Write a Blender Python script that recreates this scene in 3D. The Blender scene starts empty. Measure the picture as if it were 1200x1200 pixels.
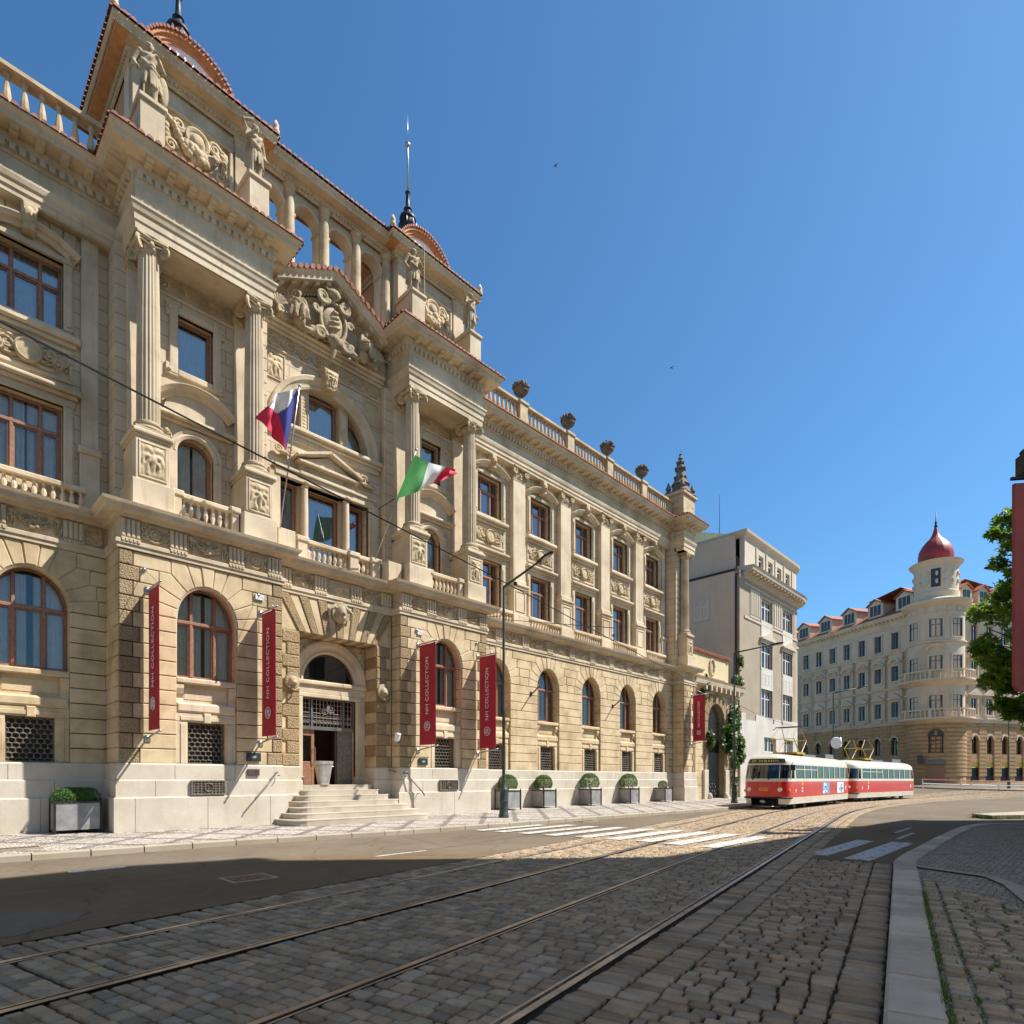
import bpy, bmesh, math, random
from mathutils import Vector, Matrix
from mathutils import noise as mnoise
R = math.radians
PI = math.pi
random.seed(7)
scene = bpy.context.scene
COL = scene.collection

# ------------------------------------------------------------------ calibration of the photograph (1200 px square)
CX, HY, FPX = 600.0, 913.0, 706.0
CA, SA = 706.0 / math.hypot(706, 683), 683.0 / math.hypot(706, 683)
CAM = Vector((0.0, -20.0, 1.65))
SUN = Vector((1.11, -1.0, 1.93)).normalized()


def fac(x, y, yp):
    """point seen at pixel (x, y) on the vertical plane Y = yp"""
    px, pz = (x - CX) / FPX, (HY - y) / FPX
    dx, dy = CA + px * SA, SA - px * CA
    t = (yp - CAM.y) / dy
    return Vector((CAM.x + t * dx, yp, CAM.z + t * pz))


def camp(x, y, dist):
    """point seen at pixel (x, y) at depth dist from the camera"""
    px, pz = (x - CX) / FPX, (HY - y) / FPX
    return Vector((CAM.x + dist * (CA + px * SA), CAM.y + dist * (SA - px * CA), CAM.z + dist * pz))


def xz(X, Z, z=0.0):
    """camera-ground coordinates (right, forward) -> world"""
    return Vector((CAM.x + Z * CA + X * SA, CAM.y + Z * SA - X * CA, z))


# ------------------------------------------------------------------ materials
def nodes(name):
    m = bpy.data.materials.new(name)
    m.use_nodes = True
    nt = m.node_tree
    nt.nodes.clear()
    out = nt.nodes.new('ShaderNodeOutputMaterial')
    b = nt.nodes.new('ShaderNodeBsdfPrincipled')
    nt.links.new(b.outputs[0], out.inputs[0])
    return m, nt, b, out


def N(nt, t, **kw):
    n = nt.nodes.new(t)
    for k, v in kw.items():
        if hasattr(n, k):
            setattr(n, k, v)
        else:
            n.inputs[k.replace('_', ' ')].default_value = v
    return n


def ramp(nt, src, stops):
    r = nt.nodes.new('ShaderNodeValToRGB')
    e = r.color_ramp.elements
    while len(e) < len(stops):
        e.new(0.5)
    for i, (p, c) in enumerate(stops):
        e[i].position = p
        e[i].color = c if len(c) == 4 else (*c, 1)
    nt.links.new(src, r.inputs[0])
    return r.outputs[0]


def mix(nt, fac_, a, b, mode='MIX'):
    m = nt.nodes.new('ShaderNodeMix')
    m.data_type = 'RGBA'
    m.blend_type = mode
    for sock, v in ((m.inputs[0], fac_), (m.inputs[6], a), (m.inputs[7], b)):
        if isinstance(v, (int, float)):
            sock.default_value = v
        elif isinstance(v, tuple):
            sock.default_value = v if len(v) == 4 else (*v, 1)
        else:
            nt.links.new(v, sock)
    return m.outputs[2]


def noise_tex(nt, vec, scale, detail=4, rough=0.55):
    n = N(nt, 'ShaderNodeTexNoise', Scale=scale, Detail=detail, Roughness=rough)
    if vec is not None:
        nt.links.new(vec, n.inputs['Vector'])
    return n.outputs['Fac']


def stone(name, c1, c2, dark, rough=0.85, grime=0.35, gscale=0.7, fine=14.0, bump=0.25, bscale=40.0, streak=0.25,
          joints=None, verm=0.0, attr=False, spec=.25):
    """weathered stone / plaster: two tones, blotches, rain streaks, grain; optional ashlar joints or vermiculated bump"""
    m, nt, b, out = nodes(name)
    L = nt.links
    tc = nt.nodes.new('ShaderNodeTexCoord')
    geo = nt.nodes.new('ShaderNodeNewGeometry')
    P = geo.outputs['Position']
    big = noise_tex(nt, P, gscale, 5, 0.6)
    fn = noise_tex(nt, P, fine, 5, 0.65)
    col = mix(nt, fn, c1, c2)
    gm = ramp(nt, big, [(0.42, (0, 0, 0)), (0.72, (grime,) * 3)])
    col = mix(nt, gm, col, dark)
    if streak > 0:
        mp = N(nt, 'ShaderNodeMapping')
        mp.inputs['Scale'].default_value = (2.2, 2.2, 0.18)
        L.new(P, mp.inputs['Vector'])
        st = noise_tex(nt, mp.outputs[0], 2.0, 5, 0.7)
        sm = ramp(nt, st, [(0.52, (0, 0, 0)), (0.78, (streak,) * 3)])
        col = mix(nt, sm, col, dark)
    h = noise_tex(nt, P, bscale, 4, 0.6)
    if joints:
        sep = N(nt, 'ShaderNodeSeparateXYZ')
        L.new(P, sep.inputs[0])
        ad = N(nt, 'ShaderNodeMath', operation='ADD')
        L.new(sep.outputs[0], ad.inputs[0]); L.new(sep.outputs[1], ad.inputs[1])
        cb = N(nt, 'ShaderNodeCombineXYZ')
        L.new(ad.outputs[0], cb.inputs[0]); L.new(sep.outputs[2], cb.inputs[1])
        br = N(nt, 'ShaderNodeTexBrick')
        br.inputs['Scale'].default_value = 1.0
        br.inputs['Brick Width'].default_value = joints[0]
        br.inputs['Row Height'].default_value = joints[1]
        br.inputs['Mortar Size'].default_value = joints[2]
        br.inputs['Mortar Smooth'].default_value = 0.3
        br.inputs['Color1'].default_value = (1, 1, 1, 1)
        br.inputs['Color2'].default_value = (0.86, 0.86, 0.86, 1)
        br.inputs['Mortar'].default_value = (0.42, 0.38, 0.34, 1)
        L.new(cb.outputs[0], br.inputs['Vector'])
        col = mix(nt, 0.75, col, br.outputs['Color'], 'MULTIPLY')
        inv = N(nt, 'ShaderNodeMath', operation='MULTIPLY_ADD')
        L.new(br.outputs['Fac'], inv.inputs[0]); inv.inputs[1].default_value = -3.0
        L.new(h, inv.inputs[2])
        h = inv.outputs[0]
    if verm > 0:
        v = N(nt, 'ShaderNodeTexVoronoi', Scale=24.0)
        L.new(P, v.inputs['Vector'])
        ad = N(nt, 'ShaderNodeMath', operation='MULTIPLY_ADD')
        L.new(v.outputs['Distance'], ad.inputs[0]); ad.inputs[1].default_value = -verm
        L.new(h, ad.inputs[2])
        h = ad.outputs[0]
        col = mix(nt, ramp(nt, v.outputs['Distance'], [(0.25, (0, 0, 0)), (0.75, (0.55,) * 3)]), col, dark)
    if attr:
        at = N(nt, 'ShaderNodeAttribute')
        at.attribute_name = 'tint'
        col = mix(nt, 1.0, col, at.outputs['Color'], 'MULTIPLY')
    bp = N(nt, 'ShaderNodeBump', Strength=bump, Distance=0.02)
    L.new(h, bp.inputs['Height'])
    L.new(bp.outputs[0], b.inputs['Normal'])
    L.new(col, b.inputs['Base Color'])
    b.inputs['Roughness'].default_value = rough
    b.inputs['Specular IOR Level'].default_value = spec
    return m


def plain(name, c, rough=0.5, metal=0.0, var=0.12, vscale=6.0, bump=0.05, bscale=30, coat=0.0, spec=0.5):
    m, nt, b, out = nodes(name)
    geo = nt.nodes.new('ShaderNodeNewGeometry')
    n = noise_tex(nt, geo.outputs['Position'], vscale, 5, 0.6)
    d = tuple(max(0.0, x * (1 - 2.2 * var)) for x in c)
    e = tuple(min(1.0, x * (1 + var)) for x in c)
    nt.links.new(ramp(nt, n, [(0.25, d), (0.7, e)]), b.inputs['Base Color'])
    b.inputs['Roughness'].default_value = rough
    b.inputs['Metallic'].default_value = metal
    b.inputs['Coat Weight'].default_value = coat
    b.inputs['Specular IOR Level'].default_value = spec
    if bump > 0:
        bp = N(nt, 'ShaderNodeBump', Strength=bump, Distance=0.01)
        nt.links.new(noise_tex(nt, geo.outputs['Position'], bscale, 3), bp.inputs['Height'])
        nt.links.new(bp.outputs[0], b.inputs['Normal'])
    return m


def glass(name, ior=2.0, tint=(0.75, 0.78, 0.78), wob=0.02):
    """window pane: Fresnel mirror over a see-through pane, slightly wavy like old glass"""
    m, nt, b, out = nodes(name)
    nt.nodes.remove(b)
    fr = N(nt, 'ShaderNodeFresnel', IOR=ior)
    tr = N(nt, 'ShaderNodeBsdfTransparent')
    tr.inputs[0].default_value = (*tint, 1)
    gl = N(nt, 'ShaderNodeBsdfGlossy', Roughness=0.015)
    gl.inputs[0].default_value = (1, 1, 1, 1)
    geo = nt.nodes.new('ShaderNodeNewGeometry')
    bp = N(nt, 'ShaderNodeBump', Strength=wob, Distance=0.05)
    nt.links.new(noise_tex(nt, geo.outputs['Position'], 1.3, 2), bp.inputs['Height'])
    nt.links.new(bp.outputs[0], gl.inputs['Normal'])
    mx = N(nt, 'ShaderNodeMixShader')
    nt.links.new(fr.outputs[0], mx.inputs[0])
    nt.links.new(tr.outputs[0], mx.inputs[1])
    nt.links.new(gl.outputs[0], mx.inputs[2])
    nt.links.new(mx.outputs[0], out.inputs[0])
    return m


def leafmat(name, c1, c2, transl=0.35):
    m, nt, b, out = nodes(name)
    at = N(nt, 'ShaderNodeAttribute')
    at.attribute_name = 'tint'
    col = mix(nt, at.outputs['Fac'], c1, c2)
    nt.links.new(col, b.inputs['Base Color'])
    b.inputs['Roughness'].default_value = 0.5
    b.inputs['Specular IOR Level'].default_value = 0.3
    t = N(nt, 'ShaderNodeBsdfTranslucent')
    nt.links.new(mix(nt, 0.5, col, (0.18, 0.3, 0.02)), t.inputs[0])
    mx = N(nt, 'ShaderNodeMixShader')
    mx.inputs[0].default_value = transl
    nt.links.new(b.outputs[0], mx.inputs[1]); nt.links.new(t.outputs[0], mx.inputs[2])
    nt.links.new(mx.outputs[0], out.inputs[0])
    return m


M = {}
M['wall'] = stone('cream_ashlar', (.57, .455, .30), (.64, .52, .36), (.32, .235, .135), joints=(1.3, .41, .016), grime=.3)
M['trim'] = stone('cream_trim_stone', (.575, .465, .315), (.65, .535, .38), (.27, .195, .11), grime=.65, fine=9, streak=.55)
M['rust'] = stone('ochre_rusticated_stone', (.55, .42, .25), (.64, .505, .315), (.27, .185, .09), grime=.75, gscale=1.1, fine=7, bump=.3, streak=.4)
M['verm'] = stone('vermiculated_stone', (.37, .27, .15), (.45, .335, .195), (.17, .11, .052), grime=.5, verm=1.6, bump=.75, bscale=45)
M['plinth'] = stone('pale_plinth_stone', (.51, .44, .345), (.61, .54, .435), (.35, .29, .21), grime=.55, gscale=.9, streak=.4)
M['carve'] = stone('weathered_carving_stone', (.49, .375, .225), (.59, .465, .295), (.19, .13, .065), grime=.6, gscale=2.2, fine=18, bump=.4)
M['statue'] = stone('grey_weathered_statue_stone', (.39, .305, .19), (.49, .395, .26), (.12, .085, .048), grime=.75, gscale=2.6, fine=16, bump=.5)
M['column'] = stone('fluted_column_stone', (.47, .375, .25), (.55, .45, .31), (.22, .16, .09), grime=.6, gscale=1.2, streak=.45)
M['darkstone'] = stone('sooty_stone', (.16, .125, .09), (.23, .185, .135), (.05, .04, .03), grime=.8, gscale=2.5, bump=.6)
M['soffit'] = plain('orange_painted_soffit', (.52, .25, .095), .8, var=.15, bump=.05)
M['tile'] = plain('red_clay_tile', (.32, .105, .045), .75, var=.35, vscale=9, bump=.3, bscale=60)
M['wood'] = plain('red_brown_window_wood', (.30, .145, .085), .45, var=.2, vscale=12, bump=.08)
M['darkwood'] = plain('dark_door_wood', (.10, .045, .022), .4, var=.3, vscale=10)
M['glass'] = glass('window_glass', 1.8, (.86, .88, .88))
M['glassup'] = glass('upper_window_glass', 2.7, (.8, .82, .84))
M['curtain'] = plain('pale_curtain_cloth', (.74, .72, .66), .9, var=.06, bump=0)
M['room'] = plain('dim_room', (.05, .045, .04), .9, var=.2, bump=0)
M['iron'] = plain('wrought_iron', (.20, .17, .125), .55, .3, var=.3, vscale=20, bump=.1)
M['darkiron'] = plain('dark_iron', (.03, .03, .032), .5, .5, var=.3)
M['green'] = plain('dark_green_lamp_paint', (.035, .055, .045), .45, .0, var=.3, bump=.1)
M['granite'] = stone('granite_steps', (.42, .36, .275), (.51, .445, .35), (.24, .2, .145), grime=.5, fine=60, gscale=1.4, streak=0)
M['banner'] = plain('crimson_banner_cloth', (.40, .018, .035), .75, var=.06, vscale=2, bump=.03)
M['white'] = plain('white_lettering', (.80, .78, .76), .6, var=.02, bump=0)
M['steel'] = plain('brushed_steel', (.42, .41, .40), .35, .9, var=.1)
M['zinc'] = plain('grey_zinc_planter', (.30, .292, .285), .5, .2, var=.18, vscale=3, bump=.05)
M['soil'] = plain('dark_soil', (.035, .025, .018), .95)
M['box'] = leafmat('boxwood_leaf', (.025, .075, .012), (.10, .22, .03), .2)
M['ivy'] = leafmat('ivy_leaf', (.022, .055, .012), (.075, .15, .03), .25)
M['maple'] = leafmat('maple_leaf', (.05, .12, .012), (.17, .29, .025), .42)
M['bark'] = plain('grey_brown_bark', (.12, .09, .065), .9, var=.4, vscale=8, bump=.6, bscale=18)
M['flagred'] = plain('red_flag_cloth', (.62, .02, .06), .7, var=.04, bump=0)
M['flagwhite'] = plain('white_flag_cloth', (.72, .70, .68), .7, var=.03, bump=0)
M['flagblue'] = plain('blue_flag_cloth', (.05, .06, .30), .7, var=.05, bump=0)
M['flaggreen'] = plain('green_flag_cloth', (.05, .27, .05), .7, var=.05, bump=0)


# ------------------------------------------------------------------ object helpers
def tag(o, label=None, cat=None, group=None, kind=None):
    for k, v in (('label', label), ('category', cat), ('group', group), ('kind', kind)):
        if v:
            o[k] = v
    return o


def root(name, loc, label, cat, group=None, rotz=0.0):
    o = bpy.data.objects.new(name, None)
    o.empty_display_size = .3
    o.location = loc
    o.rotation_euler = (0, 0, rotz)
    COL.objects.link(o)
    return tag(o, label, cat, group)


def wmat(o):
    m = Matrix.Translation(o.location) @ o.rotation_euler.to_matrix().to_4x4()
    return (wmat(o.parent) @ m) if o.parent else m


def copy_tree(o, parent=None):
    kids = [c for c in bpy.data.objects if c.parent == o] if o.type == 'EMPTY' or True else []
    c = o.copy()
    COL.objects.link(c)
    if parent:
        c.parent = parent
    for k in kids:
        copy_tree(k, c)
    return c


class MB:
    """collects geometry for one mesh object"""
    def __init__(s):
        s.v, s.f, s.m, s.tint = [], [], [], []
        s.mi = 0
        s.t = None

    def add(s, vs, fs, T=None):
        o = len(s.v)
        s.v.extend([tuple(T @ Vector(p)) for p in vs] if T is not None else [tuple(p) for p in vs])
        s.f.extend([[o + i for i in f] for f in fs])
        s.m.extend([s.mi] * len(fs))
        if s.t is not None:
            s.tint.extend([s.t] * len(vs))
        return s

    def box(s, x0, x1, y0, y1, z0, z1, T=None, c=0.0):
        if c > 0:
            s.prism([(x0, z0), (x1, z0), (x1, z1), (x0, z1)], y0, y1, c, T)
            return s
        vs = [(x0, y0, z0), (x1, y0, z0), (x1, y1, z0), (x0, y1, z0), (x0, y0, z1), (x1, y0, z1), (x1, y1, z1), (x0, y1, z1)]
        return s.add(vs, [(0, 3, 2, 1), (4, 5, 6, 7), (0, 1, 5, 4), (1, 2, 6, 5), (2, 3, 7, 6), (3, 0, 4, 7)], T)

    def prism(s, pts, y0, y1, c=0.0, T=None, back=True):
        """polygon in (x,z), front at y0 (towards the street), back at y1; c = chamfer round the front"""
        n = len(pts)
        ar = sum(pts[i][0] * pts[(i + 1) % n][1] - pts[(i + 1) % n][0] * pts[i][1] for i in range(n))
        if ar < 0:
            pts = pts[::-1]
        vs = []
        if c > 0:
            ins = []
            for i in range(n):
                p0, p1, p2 = Vector(pts[i - 1]), Vector(pts[i]), Vector(pts[(i + 1) % n])
                d1, d2 = (p1 - p0).normalized(), (p2 - p1).normalized()
                n1, n2 = Vector((-d1.y, d1.x)), Vector((-d2.y, d2.x))
                k = max(.35, 1 + n1.dot(n2))
                ins.append(p1 + (n1 + n2) / k * c)
            vs += [(p[0], y0, p[1]) for p in ins]
            vs += [(p[0], y0 + c, p[1]) for p in pts]
            fs = [list(range(n))] + [[i, i + n, (i + 1) % n + n, (i + 1) % n] for i in range(n)]
            o = n
        else:
            vs += [(p[0], y0, p[1]) for p in pts]
            fs = [list(range(n))]
            o = 0
        if back:
            k = len(vs)
            vs += [(p[0], y1, p[1]) for p in pts]
            fs += [[o + i, k + i, k + (i + 1) % n, o + (i + 1) % n] for i in range(n)]
            fs += [list(range(k + n - 1, k - 1, -1))]
        return s.add(vs, fs, T)

    def lathe(s, prof, cx, cy, n=16, T=None, z0=0.0, cap=True, flute=None):
        vs, fs = [], []
        for (r, z) in prof:
            for i in range(n):
                a = 2 * PI * i / n
                rr = r * (1 - flute[1] * (0.5 + 0.5 * math.cos(flute[0] * a))) if flute else r
                vs.append((cx + rr * math.cos(a), cy + rr * math.sin(a), z0 + z))
        for j in range(len(prof) - 1):
            for i in range(n):
                k = (i + 1) % n
                fs.append((j * n + i, j * n + k, (j + 1) * n + k, (j + 1) * n + i))
        if cap:
            fs.append(list(range(n - 1, -1, -1)))
            fs.append([(len(prof) - 1) * n + i for i in range(n)])
        return s.add(vs, fs, T)

    def tube(s, pts, r, n=6, T=None, cap=True):
        pts = [Vector(p) for p in pts]
        rs = r if isinstance(r, (list, tuple)) else [r] * len(pts)
        vs, fs = [], []
        up = None
        for i, p in enumerate(pts):
            d = (pts[min(i + 1, len(pts) - 1)] - pts[max(i - 1, 0)])
            d = d.normalized() if d.length > 1e-9 else Vector((0, 0, 1))
            if up is None:
                up = Vector((0, 0, 1)) if abs(d.z) < .9 else Vector((1, 0, 0))
            a = up - d * up.dot(d)
            a = a.normalized() if a.length > 1e-6 else d.orthogonal().normalized()
            up = a
            b = d.cross(a)
            for k in range(n):
                an = 2 * PI * k / n
                vs.append(p + (a * math.cos(an) + b * math.sin(an)) * rs[i])
        for j in range(len(pts) - 1):
            for i in range(n):
                k = (i + 1) % n
                fs.append((j * n + i, j * n + k, (j + 1) * n + k, (j + 1) * n + i))
        if cap:
            fs.append(list(range(n - 1, -1, -1)))
            fs.append([(len(pts) - 1) * n + i for i in range(n)])
        return s.add(vs, fs, T)

    def ell(s, c, r, n=10, m=7, T=None, rot=None):
        vs, fs = [], []
        if not isinstance(r, (tuple, list)):
            r = (r, r, r)
        for j in range(m + 1):
            ph = -PI / 2 + PI * j / m
            for i in range(n):
                a = 2 * PI * i / n
                p = Vector((r[0] * math.cos(ph) * math.cos(a), r[1] * math.cos(ph) * math.sin(a), r[2] * math.sin(ph)))
                if rot:
                    p = rot @ p
                vs.append(p + Vector(c))
        for j in range(m):
            for i in range(n):
                k = (i + 1) % n
                fs.append((j * n + i, j * n + k, (j + 1) * n + k, (j + 1) * n + i))
        return s.add(vs, fs, T)

    def grid(s, fn, nu, nv, T=None):
        vs = [fn(i / nu, j / nv) for j in range(nv + 1) for i in range(nu + 1)]
        w = nu + 1
        fs = [(j * w + i, j * w + i + 1, (j + 1) * w + i + 1, (j + 1) * w + i) for j in range(nv) for i in range(nu)]
        return s.add(vs, fs, T)

    def sweep(s, path, prof, closed=False, caps=True):
        """moulding: profile [(out, z)] carried along a plan path, mitred; outward is to the right of the path"""
        n = len(path)
        P = [Vector(p) for p in path]
        offs = []
        for i in range(n):
            if closed:
                d1, d2 = (P[i] - P[i - 1]).normalized(), (P[(i + 1) % n] - P[i]).normalized()
            else:
                d1 = (P[i] - P[i - 1]).normalized() if i > 0 else (P[1] - P[0]).normalized()
                d2 = (P[i + 1] - P[i]).normalized() if i < n - 1 else d1
            n1, n2 = Vector((d1.y, -d1.x)), Vector((d2.y, -d2.x))
            offs.append((n1 + n2) / max(.3, 1 + n1.dot(n2)))
        k = len(prof)
        vs = [(P[i].x + offs[i].x * o, P[i].y + offs[i].y * o, z) for i in range(n) for (o, z) in prof]
        fs = []
        for i in range(n if closed else n - 1):
            j = (i + 1) % n
            for q in range(k - 1):
                fs.append((i * k + q, j * k + q, j * k + q + 1, i * k + q + 1))
        if caps and not closed:
            fs.append(list(range(k)))
            fs.append([(n - 1) * k + q for q in range(k - 1, -1, -1)])
        return s.add(vs, fs)

    def build(s, name, mat, parent=None, smooth=False, label=None, local=False, autosmooth=None):
        me = bpy.data.meshes.new(name)
        vs = s.v
        if parent is not None and not local:
            inv = wmat(parent).inverted()
            vs = [tuple(inv @ Vector(p)) for p in vs]
        me.from_pydata(vs, [], s.f)
        for x in (mat if isinstance(mat, (list, tuple)) else [mat]):
            me.materials.append(x)
        if isinstance(mat, (list, tuple)):
            me.polygons.foreach_set('material_index', s.m)
        if smooth:
            me.polygons.foreach_set('use_smooth', [True] * len(me.polygons))
            if autosmooth:
                me.update()
                try:
                    me.set_sharp_from_angle(angle=R(autosmooth))
                except Exception:
                    pass
        if s.tint and len(s.tint) == len(s.v):
            at = me.attributes.new('tint', 'FLOAT_COLOR', 'POINT')
            flat = []
            for c in s.tint:
                flat.extend((*c, 1.0))
            at.data.foreach_set('color', flat)
        me.update()
        o = bpy.data.objects.new(name, me)
        COL.objects.link(o)
        if parent is not None:
            o.parent = parent
        if label:
            o['label'] = label
        return o


def remeshed(mb, voxel, smooth_it=2):
    """fuse a cluster of overlapping lumps into one carved-looking surface; returns (verts, faces)"""
    me = bpy.data.meshes.new('tmp')
    me.from_pydata(mb.v, [], mb.f)
    o = bpy.data.objects.new('tmp', me)
    COL.objects.link(o)
    r = o.modifiers.new('r', 'REMESH')
    r.mode = 'VOXEL'
    r.voxel_size = voxel
    r.adaptivity = 0
    if smooth_it:
        sm = o.modifiers.new('s', 'SMOOTH')
        sm.iterations = smooth_it
        sm.factor = .5
    dg = bpy.context.evaluated_depsgraph_get()
    ev = o.evaluated_get(dg)
    m2 = ev.to_mesh()
    vs = [tuple(v.co) for v in m2.vertices]
    fs = [list(p.vertices) for p in m2.polygons]
    ev.to_mesh_clear()
    bpy.data.objects.remove(o)
    bpy.data.meshes.remove(me)
    out = MB()
    out.add(vs, fs)
    return out


def text_mesh(txt, size, T, name, mat, parent, depth=0.004, space=1.0, align='CENTER'):
    cu = bpy.data.curves.new(name, 'FONT')
    cu.body = txt
    cu.size = size
    cu.align_x = align
    cu.align_y = 'CENTER'
    cu.extrude = depth
    cu.space_character = space
    o = bpy.data.objects.new(name, cu)
    COL.objects.link(o)
    dg = bpy.context.evaluated_depsgraph_get()
    m2 = o.evaluated_get(dg).to_mesh()
    vs = [tuple(v.co) for v in m2.vertices]
    fs = [list(p.vertices) for p in m2.polygons]
    o.evaluated_get(dg).to_mesh_clear()
    bpy.data.objects.remove(o)
    bpy.data.curves.remove(cu)
    mb = MB()
    mb.add(vs, fs, T)
    return mb.build(name, mat, parent)


def arc(cx, cz, rx, rz, a0, a1, n):
    return [(cx + rx * math.cos(R(a0 + (a1 - a0) * i / n)), cz + rz * math.sin(R(a0 + (a1 - a0) * i / n))) for i in range(n + 1)]


def spiral(c, r0, turns, n, ax=(1, 0, 0), az=(0, 0, 1), shrink=.85, a0=0, sgn=1):
    ax, az, c = Vector(ax), Vector(az), Vector(c)
    return [c + (ax * math.cos(a0 + sgn * 2 * PI * turns * i / n) + az * math.sin(a0 + sgn * 2 * PI * turns * i / n)) * r0 * (1 - shrink * i / n) for i in range(n + 1)]
# ------------------------------------------------------------------ track line (straight, then bending right)
TR = []
_u, _y, _h = -14.0, -15.42 - .2 * 14.0, R(11.3)
for _i in range(0, 270):
    TR.append((_u, _y, _h))
    if _u > 28:
        _h -= .5 / 85.0
    _u += .5 * math.cos(_h)
    _y += .5 * math.sin(_h)


def trk(s, n, z=0.0):
    f = max(0.0, min(len(TR) - 1.001, (s + 14.3) / .5))
    i = int(f)
    t = f - i
    a, b = TR[i], TR[i + 1]
    h = a[2] + (b[2] - a[2]) * t
    return Vector((a[0] + (b[0] - a[0]) * t - math.sin(h) * n, a[1] + (b[1] - a[1]) * t + math.cos(h) * n, z))


def gz(p):
    """the ground climbs gently towards the far square"""
    d = (p[0] - CAM.x) * CA + (p[1] - CAM.y) * SA
    t = max(0.0, min(1.0, (d - 50) / 22.0))
    return 1.15 * t * t * (3 - 2 * t)


def sheet(name, mat, rows, z, kind='structure', thick=0.0):
    """rows: list of point lists (same length) -> quad sheet following the ground"""
    mb = MB()
    w = len(rows[0])
    vs = [(p[0], p[1], z + gz(p)) for r in rows for p in r]
    fs = [(j * w + i, j * w + i + 1, (j + 1) * w + i + 1, (j + 1) * w + i) for j in range(len(rows) - 1) for i in range(w - 1)]
    mb.add(vs, fs)
    o = mb.build(name, mat, smooth=False)
    o['kind'] = kind
    return o


def asphalt_mat(name, c1, c2):
    m, nt, b, out = nodes(name)
    geo = nt.nodes.new('ShaderNodeNewGeometry')
    P = geo.outputs['Position']
    big = noise_tex(nt, P, .35, 6, .6)
    fine = noise_tex(nt, P, 90, 3, .7)
    mid = noise_tex(nt, P, 3.0, 5, .7)
    col = mix(nt, ramp(nt, big, [(.35, (0, 0, 0)), (.65, (1, 1, 1))]), c1, c2)
    col = mix(nt, ramp(nt, mid, [(.5, (0, 0, 0)), (.72, (.4,) * 3)]), col, tuple(x * 1.35 for x in c2))
    col = mix(nt, .5, col, ramp(nt, fine, [(.3, (.45,) * 3), (.7, (1, 1, 1))]), 'MULTIPLY')
    v = N(nt, 'ShaderNodeTexVoronoi', Scale=.33)
    v.feature = 'DISTANCE_TO_EDGE'
    mpn = N(nt, 'ShaderNodeMix'); mpn.data_type = 'VECTOR'
    wn = N(nt, 'ShaderNodeTexNoise', Scale=1.6, Detail=4.0)
    nt.links.new(P, wn.inputs['Vector'])
    ad = N(nt, 'ShaderNodeVectorMath', operation='MULTIPLY_ADD')
    nt.links.new(wn.outputs['Color'], ad.inputs[0]); ad.inputs[1].default_value = (.9, .9, 0)
    nt.links.new(P, ad.inputs[2])
    nt.links.new(ad.outputs[0], v.inputs['Vector'])
    crack = ramp(nt, v.outputs['Distance'], [(0.0, (.4,) * 3), (.007, (0, 0, 0))])
    col = mix(nt, crack, col, (.02, .018, .015))
    nt.links.new(col, b.inputs['Base Color'])
    b.inputs['Roughness'].default_value = .9
    b.inputs['Specular IOR Level'].default_value = .1
    bp = N(nt, 'ShaderNodeBump', Strength=.5, Distance=.008)
    nt.links.new(fine, bp.inputs['Height'])
    nt.links.new(bp.outputs[0], b.inputs['Normal'])
    return m


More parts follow.
